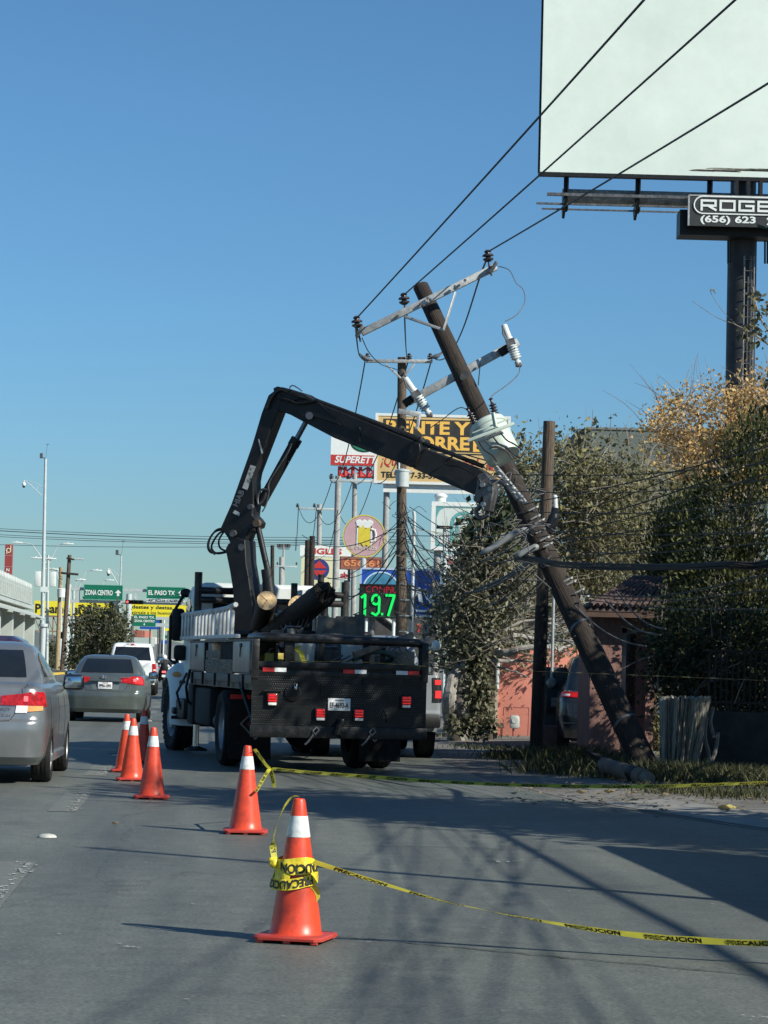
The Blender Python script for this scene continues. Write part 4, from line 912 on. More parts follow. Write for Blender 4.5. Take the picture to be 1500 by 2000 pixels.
for sg in (1, -1):
    mb = MB(); mb.box((sg*.87, -.78, .55), (.56, .014, .86)); mb.box((sg*.87, -.78, .99), (.6, .04, .04)); f = tp('mudflap', mb, m_rubber)
    for k in range(2):
        mb = MB(); mb.box((sg*.87+(-.14 if k == 0 else .14), -.792, .93), (.27, .006, .06)); tp('reflector_strip', mb, (m_redtape, m_whitetape)[k] if sg < 0 else m_blacksteel, f, smooth=False)
    mb = MB(); c = Vector((sg*.80, -.792, .58))
    for a in range(4):
        t0, t1 = a*math.pi/2, (a+1)*math.pi/2
        o0, o1 = Vector((math.cos(t0), 0, math.sin(t0))), Vector((math.cos(t1), 0, math.sin(t1)))
        mb.add([c+o0*.21, c+o1*.21, c+o1*.18, c+o0*.18], [(0, 1, 2, 3)])
    dm = tp('placard_outline', mb, m_alu, f, smooth=False)
    mb = MB(); mb.add([c+Vector((math.cos(a)*.12, .001, math.sin(a)*.12)) for a in (0, math.pi/2, math.pi, 3*math.pi/2)], [(0, 1, 2, 3)]); tp('placard_centre', mb, mat('faded_red_print', (.10, .03, .025), .7, var=.3), dm, smooth=False)
mb = MB(); mb.box((-1.0, 3.45, .9), (.16, .2, .75), bev=.015); mb.cyl((-1.0, 3.45, .12), (-1.0, 3.45, .6), .045, n=14, m=1); mb.lathe([(.17, .005), (.17, .03), (.06, .07), (.01, .07)], 20, Matrix.Translation((-1.0, 3.45, .06)))
tp('outrigger', mb, [m_black, m_chrome])
for q_, r_ in (([(-1.14, 3.3, 1.25), (-1.2, 3.2, 1.0), (-1.16, 3.3, .8), (-1.05, 3.4, .7)], .022), ([(-1.1, 3.9, 1.2), (-1.22, 4.1, .9), (-1.15, 4.1, .65)], .02), ([(-1.12, -1.5, 1.12), (-1.12, -1.6, 1.05), (-1.06, -2.25, .62)], .03)): mb = MB(); mb.tube(q_, r_); tp('hose', mb, m_black)

# crane boom, drawn on the vertical plane it swings in
PA = TRK @ Vector((-.42, 2.9, 1.1)); PBx, PBy = 1.47, 34.3
bd = Vector((PBx-PA.x, PBy-PA.y, 0)).normalized(); bn = Vector((bd.y, -bd.x, 0))
if bn.y > 0: bn = -bn                       # towards the camera
def B(px, py, off=0.0):
    r = ray(px, py); p0 = PA+bn*off; return CAM+r*((p0-CAM).dot(bn)/r.dot(bn))
def bpoly(name, pts, th, m, par=None, off=0.0, bev=0.012):
    mb = MB(); mb.prism([B(x, y, off) for x, y in pts], bn*th); o = link(name, mb, m, par or truck, True)
    md = o.modifiers.new('bevel', 'BEVEL'); md.width = bev; md.segments = 2; md.limit_method = 'ANGLE'; return o
m_boom = mat('matte_black_boom', (0.009, 0.010, 0.0115), 0.5, 0.0, var=0.3, scale=5, dirt=(0.026, 0.025, 0.023), dscale=2.2, damt=0.5, bump=0.1, spec=.4)
col = bpoly('crane_column', [(451, 1074), (456, 1064), (472, 1050), (489, 1056), (491, 1100), (496, 1128), (505, 1190), (507, 1260), (468, 1260), (468, 1190), (465, 1150), (460, 1118)], .34, m_boom)
inner = bpoly('inner_boom', [(439, 1032), (460, 985), (500, 872), (519, 808), (532, 774), (542, 766), (560, 770), (557, 787), (550, 807), (527, 866), (505, 923), (502, 940), (503, 984), (500, 1007), (506, 1013), (512, 1021), (509, 1031), (495, 1035), (488, 1053), (480, 1074), (474, 1080), (466, 1077), (460, 1066), (452, 1050)], .26, m_boom)
for (x, y, r) in ((503, 1022, .055), (474, 1069, .05), (491, 990, .04), (457, 1042, .05)):
    mb = MB(); c = B(x, y, .13); mb.cyl(c-bn*.02, c+bn*.05, r, n=16); link('pivot_pin', mb, m_steel if r < .055 else mat('rusty_pin', (.16, .11, .07), .6, .4, var=.2), inner)
# stickers on the boom
def bquad(name, pts, m, par, off=.136):
    mb = MB(); mb.add([B(x, y, off) for x, y in pts], [(0, 1, 2, 3)]); return link(name, mb, m, par, smooth=False)
m_sticker = mat('scratched_sticker', (0.62, 0.62, 0.56), 0.5, var=0.1, scale=22, dirt=(0.03, 0.03, 0.03), dscale=16, damt=1.0)
bquad('sticker', [(489, 908), (500, 911), (483, 957), (473, 953)], m_sticker, inner)
bquad('sticker', [(459, 996), (469, 1002), (467, 1008), (454, 1002)], m_sticker, inner, .137)
bquad('scratch_mark', [(504, 858), (506, 857), (514, 884), (511, 887)], m_sticker, inner, .1365)
ux = (B(468, 957, .137)-B(452, 997, .137)); uz = (B(467, 990, .137)-B(456, 984, .137))
mt = MB(); o_ = B(457, 990, .137)
o1 = B(466, 973, .137); w_ = (B(473, 957, .137)-B(459, 989, .137)); hgt = (B(480, 965, .137)-B(468, 960, .137))
write(mt, 'HIAB', lambda x, z: o1+w_*x-hgt*z, 0, 0, .95, .85, .03); link('lettering', mt, mat('faded_grey_print', (.16, .17, .18), .6, var=.3, scale=30), inner, smooth=False)
outer = bpoly('outer_boom', [(541, 760), (549, 756), (575, 765), (612, 781), (650, 797), (735, 831), (822, 866), (824, 884), (810, 913), (800, 910), (742, 889), (660, 857), (601, 826), (575, 812), (551, 803), (546, 790)], .25, m_boom)
bpoly('boom_gusset', [(543, 766), (560, 758), (600, 770), (634, 790), (678, 834), (640, 822), (618, 815), (606, 824), (594, 812), (588, 795), (572, 785), (552, 783)], .31, m_boom, outer)
bpoly('boom_collar', [(812, 862), (828, 868), (830, 882), (818, 912), (808, 914), (800, 906)], .31, m_blacksteel, outer)
for x, y in ((707, 846), ):
    bpoly('boom_rib', [(x, y-12), (x+4, y-10), (x+5, y+20), (x+1, y+20)], .28, m_boom, outer)
ext = bpoly('boom_extension', [(818, 872), (860, 886), (940, 916), (957, 926), (955, 948), (936, 968), (928, 966), (880, 946), (812, 916)], .19, mat('grey_black_boom', (.020, .019, .018), .55, var=.3, scale=5, dirt=(.05, .045, .04), damt=.5), outer)
mb = MB(); mb.cyl(B(574, 769, .02), B(820, 860, .02), .052, n=14); mb.cyl(B(820, 860, .02), B(826, 868, .02), .07, n=14); mb.cyl(B(576, 776, -.06), B(800, 862, -.06), .04, n=12); link('extension_cylinder', mb, m_boom, outer)
mb = MB(); mb.cyl(B(820, 862, .02), B(944, 911, .02), .033, n=12); link('extension_rod', mb, m_blackgloss, outer)
mb = MB(); c0_ = B(509, 985, -.02); c1_ = B(577, 862, -.02); mb.cyl(c0_, c1_, .075, n=16); mb.cyl(B(572, 871, -.02), B(580, 857, -.02), .085, n=16); cy2 = link('boom_cylinder', mb, m_boom, truck)
mb = MB(); mb.cyl(c1_, B(602, 816, -.02), .04, n=14); mb.cyl(B(604, 812, -.16), B(604, 812, .18), .055, n=14); link('cylinder_rod', mb, mat('polished_rod', (.16, .18, .24), .18, .8, var=.05), cy2)
mb = MB(); mb.cyl(B(503, 1026, 0), B(524, 1120, 0), .045, n=14); mb.cyl(B(521, 1112, 0), B(532, 1200, 0), .085, n=16); cy1 = link('boom_cylinder', mb, m_boom, truck)
def bhose(pts, r, par, off=.1, m=None):
    mb = MB(); mb.tube(cr_pts([B(x, y, off) for x, y in pts], 6), r, 6); link('hydraulic_hose', mb, m or m_black, par)
for k, a in enumerate([[(436, 1034), (418, 1040), (406, 1062), (412, 1079), (440, 1078), (455, 1070)], [(437, 1036), (424, 1046), (413, 1068), (424, 1081), (450, 1076), (458, 1068)], [(439, 1036), (428, 1054), (430, 1070), (446, 1077), (460, 1072)], [(434, 1032), (422, 1036), (410, 1052), (408, 1070), (420, 1083)]]): bhose(a, .015, inner, .05+.03*k)
bhose([(519, 800), (524, 785), (533, 772), (546, 762), (565, 765), (590, 775), (605, 783)], .016, outer, .16)
bhose([(521, 798), (528, 780), (540, 766), (552, 763), (575, 772), (600, 779)], .014, outer, .18)
bhose([(548, 778), (565, 782), (580, 788), (600, 786), (620, 782)], .02, outer, .19)
bhose([(545, 771), (560, 784), (590, 779), (630, 787), (700, 812), (780, 846)], .012, outer, .17)
bhose([(574, 770), (566, 758), (572, 753), (582, 758), (590, 764)], .009, outer, .05, m_steel)
bhose([(570, 866), (560, 888), (527, 940), (525, 962), (520, 985), (512, 1000)], .010, cy2, .09, m_steel)
bhose([(526, 958), (512, 956), (504, 968), (505, 985), (516, 975), (520, 962)], .016, cy2, .09, m_steel)
bhose([(830, 872), (870, 885), (905, 897), (922, 898), (938, 906), (948, 915)], .010, outer, .08)
bhose([(890, 888), (868, 902), (875, 908), (900, 912), (935, 935), (936, 955)], .012, outer, .14)
bhose([(905, 892), (925, 900), (945, 907), (949, 900), (930, 894), (910, 888)], .009, outer, .10)
gr_ = bpoly('grapple', [(938, 928), (952, 924), (966, 938), (969, 962), (962, 1000), (952, 1000), (948, 970), (938, 985), (930, 978), (936, 955)], .22, m_steel, None, .02)
mb = MB()
for x, y in ((943, 947), (944, 985), (958, 955)): c = B(x, y, .14); mb.cyl(c-bn*.03, c+bn*.03, .035, n=14)
link('grapple_pin', mb, m_rim, gr_)
mb = MB(); mb.tube(cr_pts([B(940, 985, .05), B(930, 1000, .05), B(938, 1012, .05), B(955, 1005, .05)], 6), .03, 8); mb.tube(cr_pts([B(960, 940, .1), B(985, 945, .25), B(1010, 975, .3)], 5), .03, 8); link('grapple_claw', mb, m_steel, gr_)

# things lying in the bed
def log(label, p0, p1, r0, r1, m, cut=True, ragged=False, seed=1):
    p0 = Vector(p0); p1 = Vector(p1); ax = (p1-p0); Lg = ax.length; R = ax.to_track_quat('Z', 'Y').to_matrix().to_4x4(); M4 = Matrix.Translation(p0) @ R
    o = thing('log', label, 'log', M4, 'sawn pole pieces on the truck bed'); rnd = random.Random(seed); rows = []
    for i in range(13):
        z = Lg*i/12; rows.append([Vector((math.cos(a)*(r0+(r1-r0)*i/12)*(1+.04*math.sin(a*3+seed)+rnd.uniform(-.025, .025)), math.sin(a)*(r0+(r1-r0)*i/12)*(1+rnd.uniform(-.03, .03)), z)) for a in [k*2*math.pi/22 for k in range(22)]])
    if ragged:
        top = [v.copy() for v in rows[-1]]
        for v in top: v.z += rnd.uniform(-.04, .10); v.x *= rnd.uniform(.8, 1.05); v.y *= rnd.uniform(.8, 1.05)
        rows.append(top); rows.append([Vector((v.x*.6+rnd.uniform(-.02, .02), v.y*.6+rnd.uniform(-.02, .02), Lg+rnd.uniform(-.02, .12))) for v in top]); rows.append([Vector((v.x*.12, v.y*.12, Lg+rnd.uniform(.0, .1))) for v in top])
        spl = MB()
        for k in range(34):
            q = rnd.random()**.5*r1*.9; aa = rnd.uniform(0, 6.28); p = Vector((math.cos(aa)*q, math.sin(aa)*q, Lg-.05)); spl.cyl(p, p+Vector((rnd.gauss(0, .02), rnd.gauss(0, .02), rnd.uniform(.06, .20))), rnd.uniform(.012, .03), .004, 5)
        link('splinters', spl, mat('splintered_wood', (.05, .036, .024), .9, var=.5, scale=14, col2=(.13, .095, .06)), o, False)
    mb = MB(); mb.grid(rows, 0, True); mb.add(rows[0], [tuple(range(21, -1, -1))])
    if not cut: mb.add(rows[-1], [tuple(range(22))])
    link('log_wood', mb, m, o, False)
    if cut:
        mb = MB(); rr2 = [[v*k + Vector((0, 0, Lg*(1-k))) if False else Vector((v.x*k, v.y*k, Lg+.003)) for v in rows[-1]] for k in (1.0, .66, .33, .02)]
        mb.grid(rr2, 0, True); link('cut_face', mb, m_cutwood, o, False, smooth=False)
        for k in range(3):
            a = rnd.uniform(0, 6); mb = MB(); mb.box((math.cos(a)*r1*.3, math.sin(a)*r1*.3, Lg+.004), (r1*.9, .006, .004), Matrix.Rotation(a, 3, 'Z')); link('drying_crack', mb, m_wood, o, False)
log('dark log with a round pale sawn end facing the camera', P(500, 1262, 35.6), P(521, 1173, 33.4), .155, .134, m_woodburn)
log('log whose pale sawn end is half hidden behind the charred stub', P(566, 1262, 35.8), P(582, 1181, 34.0), .15, .13, m_woodburn, seed=4)
log('charred broken log with a ragged end pointing up to the right', P(530, 1246, 34.2), P(632, 1160, 32.6), .19, .17, m_woodburn, False, True, 9)
mb = MB()
for k in range(3):
    y = 33.0-.05*k; mb.tube(cr_pts([P(548+k*9, 1222-3*k, y), P(556+k*9, 1232, y-.35), P(575+k*9, 1230-2*k, y-.35), P(585+k*9, 1212-4*k, y)], 5), .005, 5)
tag(link('rope', mb, m_wiregrey), 'loose grey rope looped round the charred logs', 'rope')
mb = MB(); c = TRK
def TL(x, y, z): return TRK @ Vector((x, y, z))
mb.prism([TL(-.06, -.9, 1.55), TL(.50, -.9, 1.55), TL(.48, -.9, 2.02), TL(.22, -.9, 2.02), TL(.20, -.9, 1.99), TL(-.02, -.9, 2.03)], TRK.to_3x3() @ Vector((0, .04, 0)))
tag(link('plywood_board', mb, mat('dirty_plywood', (.15, .14, .12), .9, var=.3, scale=4, dirt=(.035, .032, .03), dscale=3, damt=.8)), 'dirty grey plywood board standing behind the rear pipe rail', 'board')
mb = MB(); mb.box(TL(.56, -.75, 1.78), (.13, .06, .55), TRK.to_3x3()); tag(link('timber_post', mb, mat('grey_timber', (.13, .13, .12), .9, var=.3, scale=3, stretch=(8, 8, 1))), 'short grey timber post beside the plywood board', 'post')
for lx, y, lab, h in ((-.36, -1.75, 'white bucket seen under the pipe rail, left one', .24), (.28, -1.7, 'white bucket seen under the pipe rail, right one', .26)):
    o = thing('bucket', lab, 'bucket', TRK @ Matrix.Translation((lx, y, 1.40))); mb = MB(); mb.lathe([(.12, -.28), (.145, h-.05), (.15, h-.04), (.15, h), (.14, h), (.13, -.2), (.01, -.2)], 24); link('bucket_body', mb, m_white, o, False)
    mb = MB(); mb.tube([(math.cos(a)*.15, -.02, h-.03+math.sin(a)*-.1) for a in [k*math.pi/8 for k in range(9)]], .005); link('handle', mb, m_steel, o, False)
mb = MB(); a, b_ = P(690, 1279, 30.9), P(806, 1240, 31.6); mb.box((a+b_)/2, ((b_-a).length, .03, .075), (b_-a).to_track_quat('X', 'Z').to_matrix()); tag(link('steel_bar', mb, m_steel), 'flat grey steel bar lying aslant over the truck tail', 'bar')
mb = MB(); mb.tube(cr_pts([TL(.2, -2.2, 1.44), TL(.35, -2.1, 1.52), TL(.55, -2.15, 1.56), TL(.75, -2.0, 1.48), TL(.6, -1.9, 1.42)], 6), .03, 8); tag(link('green_hose', mb, mat('green_hose', (.02, .06, .05), .5, var=.2)), 'dark green hose coiled behind the tailboard', 'hose')
mb = MB()
for k in range(4): mb.tube([TL(-.1+.1*k, -2.25, 1.42), TL(.1+.1*k, -2.0, 1.5)], .012)
tag(link('steel_rods', mb, m_steel), 'bundle of thin steel rods behind the tailboard', 'rods')
mb = MB(); rnd = random.Random(2); pts = [TL(-.55+.02*k+rnd.uniform(-.03, .03), -2.32+rnd.uniform(-.03, .03), 1.6-.045*k) for k in range(6)]
mb.grid([[p+Vector((-.03, 0, 0)), p+Vector((.03, .01, .01))] for p in pts]); tag(link('caution_tape', mb, m_tape), 'loose end of yellow tape hanging at the truck tail post', 'caution tape')

for i, (lx, y, z, sx, sy, sz, m, lab, nm, ct) in enumerate(((-.78, -1.95, 1.45, .26, .2, .2, mat('yellow_battery_tool', (.45, .36, .05), .5), 'small yellow tool case behind the left tail post', 'tool_case', 'tool case'), (-.30, -.6, 1.62, .5, .4, .34, m_black, 'black crate standing in the truck bed under the logs', 'crate', 'crate'), (.86, -1.6, 1.42, .3, .5, .3, m_plank, 'wooden crate at the right rear corner of the truck bed', 'crate', 'crate'), (.05, -1.3, 1.42, .6, .3, .28, mat('rusty_bin_steel', (.12, .08, .06), .7, .2, var=.3), 'rusty steel bin in the middle of the truck bed', 'steel_bin', 'bin'))):
    o = thing(nm, lab, ct, TRK @ Matrix.Translation((lx, y, 1.12))); mb = MB(); mb.box((0, 0, (z-1.12)+sz/2-.14), (sx, sy, sz), Matrix.Rotation(.2*i, 3, 'Z'), bev=.015); mb.box((0, 0, .1), (sx*.9, sy*.9, .22)); link('body', mb, m, o, False)
    mb = MB(); zz = (z-1.12)+sz-.14; mb.tube([(-sx*.25, 0, zz), (-sx*.2, 0, zz+.05), (sx*.2, 0, zz+.05), (sx*.25, 0, zz)], .012, 6); link('handle', mb, m_steel, o, False)
mb = MB()
for k in range(3): mb.cyl(TL(-.55+.35*k, -1.2, 1.62+.02*k), TL(.2+.25*k, .9, 1.70), .035+.01*k, n=10)
tag(link('steel_pipes', mb, m_steel), 'loose steel pipes lying lengthwise in the truck bed', 'pipes')
mb = MB(); mb.tube(cr_pts([TL(-.9, -2.0, 1.75), TL(-.5, -1.8, 1.73), TL(-.1, -2.2, 1.76), TL(.2, -2.3, 1.74), TL(.5, -1.9, 1.72)], 6), .014, 6); tag(link('rope', mb, m_plank), 'pale rope lying over the rear pipe rail', 'rope')
mb = MB(); q = P(852, 1261, 40.2); mb.ball(q, .075, (1.0, .8, 1.15)); mb.cyl(q, q+Vector((-.25, 0, -.12)), .02); link('round_mirror', mb, m_white, pk2)
# ------------------------------------------------------------------ leaning pole
PB = G(1272, 1522); PT = P(822, 560, 36.0)
pax = PT-PB; PLEN = pax.length; RQ = pax.to_track_quat('Z', 'Y').to_matrix().to_4x4()
PM = Matrix.Translation(PB) @ RQ
pole = thing('utility_pole', 'dark leaning wooden pole held by the crane boom, transformer strapped to its middle', 'utility pole', PM)
def pole_mesh(Lg, r0, r1, seed, n=20):
    rnd = random.Random(seed); mb = MB(); rows = []
    for i in range(25):
        z = Lg*i/24; r = r0+(r1-r0)*i/24
        rows.append([Vector((math.cos(a)*r*(1+.03*math.sin(a*2+seed)+rnd.uniform(-.012, .012)), math.sin(a)*r*(1+rnd.uniform(-.012, .012)), z)) for a in [k*2*math.pi/n for k in range(n)]])
    mb.grid(rows, 0, True); mb.add(rows[0], [tuple(range(n-1, -1, -1))]); mb.add(rows[-1], [tuple(range(n))]); return mb
link('pole_shaft', pole_mesh(PLEN, .175, .115, 3), m_wood, pole, False)
mb = MB(); rnd = random.Random(4)
for k in range(46):
    t = rnd.uniform(.02, .62); a = rnd.uniform(0, 6.28); r = .175-.06*t+.001
    q = PM @ Vector((math.cos(a)*r, math.sin(a)*r, t*PLEN)); n = (q-(PM @ Vector((0, 0, t*PLEN)))).normalized(); mb.cyl(q-n*.01, q+n*.012, rnd.uniform(.008, .018), n=8)
link('nail_heads', mb, m_steel, pole)
PNORM = Vector((bn.x, bn.y, 0))
def pd(t): return PB.y+(PT.y-PB.y)*t
def bar(mb, a, b, w, h, up=None):       # a square bar from a to b
    a = Vector(a); b = Vector(b); d = b-a; R = d.to_track_quat('X', 'Z').to_matrix(); mb.box((a+b)/2, (d.length, w, h), R, bev=.008)
# crossarms
def insul(mb, p, up, s=1.0):
    T = Matrix.Translation(p) @ up.to_track_quat('Z', 'Y').to_matrix().to_4x4() @ Matrix.Scale(s, 4)
    mb.lathe([(.012, -.08), (.012, 0), (.03, .0), (.075, .03), (.08, .05), (.04, .06), (.035, .075), (.085, .085), (.075, .11), (.04, .12), (.038, .135), (.055, .15), (.03, .175), (.01, .18)], 16, T)
A0, A1 = P(706, 650, 35.35), P(969, 521, 35.45); mb = MB(); bar(mb, A0, A1, .10, .10); arm = link('crossarm', mb, m_galv, pole)
mb = MB(); bar(mb, P(868, 645, 35.15), P(790, 618, 35.3), .012, .045); bar(mb, P(866, 645, 35.12), P(890, 570, 35.3), .012, .045); link('brace', mb, m_galv, arm)
aup = Vector((-.2, 0, 1)).normalized(); INS = []
for (x, y) in ((697, 634), (789, 589), (953, 505)):
    p = P(x, y, 35.4); mb = MB(); insul(mb, p-aup*.05, Vector((-.12, 0, 1)).normalized(), 1.0); mb.cyl(p-aup*.08, p+Vector((.06, 0, -.25)), .014); link('insulator', mb, m_porcelain, arm); INS.append(p+Vector((0, 0, .10)))
for (x, y) in ((776, 618), (888, 560), (908, 548), (840, 586), (822, 594), (828, 597), (835, 583)):
    mb = MB(); c = P(x, y, 35.32); mb.cyl(c, c+Vector((0, -.05, 0)), .02, n=8); link('bolt', mb, m_steel, arm)
for x, y in ((702, 650), (962, 526)): mb = MB(); bar(mb, P(x-6, y+8, 35.3), P(x+8, y-14, 35.3), .13, .05); link('clamp', mb, m_steel, arm)
D0, D1 = P(797, 785, 35.25), P(1012, 668, 35.3); mb = MB(); bar(mb, D0, D1, .07, .12); arm2 = link('crossarm', mb, m_galv, pole)
mb = MB(); bar(mb, P(938, 710, 35.2), P(934, 752, 35.0), .012, .04); bar(mb, P(789, 790, 35.2), P(806, 778, 35.2), .14, .11); bar(mb, P(976, 690, 35.2), P(992, 680, 35.2), .12, .12); link('brace', mb, m_black, arm2)
mb = MB(); mb.cyl(P(902, 738, 34.5), P(902, 738, 35.4), .03, n=8); mb.cyl(P(908, 732, 34.5), P(908, 732, 34.56), .06, n=10); link('bolt', mb, m_steel, arm2)
m_fuse = mat('fuse_porcelain', (0.62, 0.66, 0.64), 0.3, var=0.05)
for (x0, y0, x1, y1) in ((984, 634, 1013, 712), (791, 738, 839, 810)):
    a, b = P(x0, y0, 35.05), P(x1, y1, 35.05); d = b-a; T = Matrix.Translation(a) @ d.to_track_quat('Z', 'Y').to_matrix().to_4x4(); Lg = d.length; mb = MB()
    prof = [(.035, 0), (.045, .02), (.048, Lg*.33), (.06, Lg*.34), (.06, Lg*.42), (.045, Lg*.43)]
    for k in range(6): z = Lg*(.5+.06*k); prof += [(.045, z), (.075, z+.015), (.075, z+.03), (.045, z+.04)]
    prof += [(.03, Lg*.9), (.05, Lg*.93), (.045, Lg)]
    mb.lathe(prof, 16, T); o = link('fuse_cutout', mb, m_fuse, pole)
    mb = MB(); mb.box(a+d*.45, (.14, .12, .10), d.to_track_quat('Z', 'Y').to_matrix()); mb.box(a+d*.62, (.06, .14, .06)); mb.box(b, (.09, .09, .07), bev=.01); mb.tube([a+Vector((-.02, -.05, -.02)), a+d*.25+Vector((-.07, -.06, 0)), a+d*.5+Vector((-.04, -.06, 0))], .012); link('clamp', mb, m_steel, o)
# transformer
t0, t1 = P(953, 834, 33.55), P(984, 893, 33.35); d = t1-t0; TD = d.normalized()
T = Matrix.Translation(t0) @ (-TD).to_track_quat('Z', 'Y').to_matrix().to_4x4(); Lg = d.length
m_tank = mat('pale_green_tank', (0.52, 0.60, 0.53), 0.45, var=0.05, scale=5, dirt=(0.32, 0.36, 0.31), dscale=5, damt=0.4)
mb = MB(); mb.lathe([(.20, -Lg-.0), (.235, -Lg), (.245, -Lg+.02), (.25, -Lg*.5), (.255, -.06), (.275, -.05), (.275, -.02), (.26, -.01), (.26, .03), (.24, .05), (.1, .085), (.01, .09)], 32, T); tr = link('transformer', mb, m_tank, pole)
mb = MB(); bar(mb, P(913, 861, 33.13), P(1004, 827, 33.13), .05, .045); bar(mb, P(922, 846, 33.16), P(996, 817, 33.16), .03, .02); bar(mb, P(963, 806, 33.15), P(968, 834, 33.12), .04, .05); link('bracket', mb, m_tank, tr)
mb = MB(); bar(mb, P(938, 862, 33.10), P(980, 842, 33.10), .02, .03); link('bracket_shim', mb, m_steel, tr)
for (x, y) in ((930, 832), (969, 815)):
    p = P(x, y, 33.5); up = (P(x-17 if x < 950 else x-10, y-34, 33.5)-p).normalized(); mb = MB(); TT = Matrix.Translation(p) @ up.to_track_quat('Z', 'Y').to_matrix().to_4x4(); prof = []
    for k in range(5): z = .04*k; prof += [(.028, z), (.055, z+.012), (.055, z+.02), (.028, z+.03)]
    prof += [(.018, .21), (.018, .25), (.035, .26), (.01, .28)]
    mb.lathe(prof, 14, TT); link('bushing', mb, m_porcelain, tr)
for pts in ([(962, 852), (975, 868), (990, 876), (1003, 888), (1016, 895)], [(945, 858), (960, 872), (975, 875), (995, 885), (1008, 895)], [(978, 846), (990, 860), (1005, 868), (1018, 878)], [(935, 862), (945, 878), (962, 890), (970, 902)], [(955, 876), (970, 872), (988, 880), (1000, 895)]):
    mb = MB(); mb.tube(cr_pts([P(x, y, 33.10) for x, y in pts], 5), .011, 5); link('lead_wire', mb, m_wire, tr)
# secondary rack
mb = MB()
for k in range(4):
    p = P(975+15*k-2*(k > 1), 922+16*k, 33.3-.1*k); mb.ball(p, .04, (1, 1, .7), 12, 8); mb.ball(p+Vector((0, 0, -.06)), .036, (1, 1, .6), 12, 8)
rk = link('spool_insulator', mb, m_galv, pole)
mb = MB(); bar(mb, P(968, 912, 33.45), P(1028, 985, 33.1), .05, .06); link('rack', mb, m_galv, pole)
# silver cable grips down the pole
mb = MB()
for (x, y, t) in ((1048, 991, .55), (1052, 1008, .54), (1060, 1016, .53), (1062, 1035, .51), (1070, 1050, .49), (1076, 1062, .47), (1115, 1130, .42), (1122, 1136, .41), (1138, 1152, .38), (1148, 1165, .36)):
    dd = pd(t)-.35; bar(mb, P(x-16, y+7, dd), P(x+4, y-3, dd), .02, .025); mb.ball(P(x, y, dd), .02, (1.2, 1, .8), 8, 6)
link('cable_clamp', mb, m_galv, pole)
for (x, y, t) in ((1072, 1070, .47), (1190, 1255, .28), (1246, 1435, .1)):
    c = PM @ Vector((0, 0, t*PLEN)); mb = MB(); T = PM @ Matrix.Translation((0, 0, t*PLEN)) @ Matrix.Rotation(rad(14), 4, 'X')
    rr = .178-.06*t; mb.lathe([(rr, -.02), (rr+.008, -.02), (rr+.008, .02), (rr, .02)], 24, T, cap=False); link('strap', mb, m_steel, pole)

# ------------------------------------------------------------------ wires
def wire(name, label, a, b, sag, r=.011, m=None, group=None, n=22, cat='wire'):
    a = Vector(a); b = Vector(b); pts = [a.lerp(b, i/n)-Vector((0, 0, sag*4*(i/n)*(1-i/n))) for i in range(n+1)]
    mb = MB(); mb.tube(pts, r, 6); o = link(name, mb, m or m_wire); return tag(o, label, cat, group)
PG = 'power lines leaving the leaning pole'
FE = [Vector((4.93, 10, 8.9)), Vector((6.18, 10, 8.9)), Vector((9.14, 10, 8.9))]
for i, (px, py, dd) in enumerate(((1245, 0, 19.0), (1420, 0, 19.0), (1500, 150, 21.0))):
    q = P(px, py, dd); far = INS[i]+(q-INS[i])*2.3
    wire('power_line', ('upper left power line rising from the left insulator to the top edge', 'middle power line rising from the insulator by the pole tip', 'lower power line rising right from the highest insulator past the billboard')[i], INS[i], far, .06, .0115, group=PG)
# jumpers down to the far crossarm
for pts, lab in (([P(695, 640, 35.4), P(697, 665, 38), P(702, 694, 52), P(712, 705, 64.6)], 'drooping wire from the left insulator to the far wooden crossarm'),
                 ([P(790, 592, 35.4), P(791, 640, 40), P(793, 680, 55), P(795, 701, 64.6)], 'wire hanging from the middle insulator down to the far pole'),
                 ([P(949, 510, 35.4), P(936, 545, 37), P(905, 640, 44), P(880, 690, 54), P(860, 703, 60), P(842, 698, 64.6)], 'wire sagging from the right insulator behind the leaning pole'),
                 ([P(707, 660, 35.3), P(722, 690, 40), P(745, 712, 48), P(775, 722, 50), P(792, 735, 35.0)], 'thin wire looping from the crossarm end to the left fuse cutout')):
    mb = MB(); mb.tube(cr_pts(pts, 8), .013 if 'thin' not in lab else .008, 6); tag(link('jumper_wire', mb, m_wire), lab, 'wire')
for pts, lab in (([P(974, 520, 35.3), P(995, 528, 35.2), P(1008, 552, 35.2), P(1022, 566, 35.2), P(1025, 590, 35.2), P(1010, 614, 35.1), P(986, 628, 35.05)], 'thin wire curling from the crossarm end to the right fuse cutout'),
                 ([P(1014, 712, 35.05), P(1013, 730, 34.6), P(990, 752, 34.2), P(962, 772, 33.8), P(959, 782, 33.6)], 'thin wire from the right fuse cutout to the transformer bushing'),
                 ([P(913, 800, 33.5), P(900, 796, 33.6), P(885, 803, 34), P(866, 818, 34.6), P(840, 836, 35)], 'thin wire trailing left from the transformer over the loan billboard')):
    mb = MB(); mb.tube(cr_pts(pts, 8), .007, 5); tag(link('jumper_wire', mb, m_wiregrey), lab, 'wire')
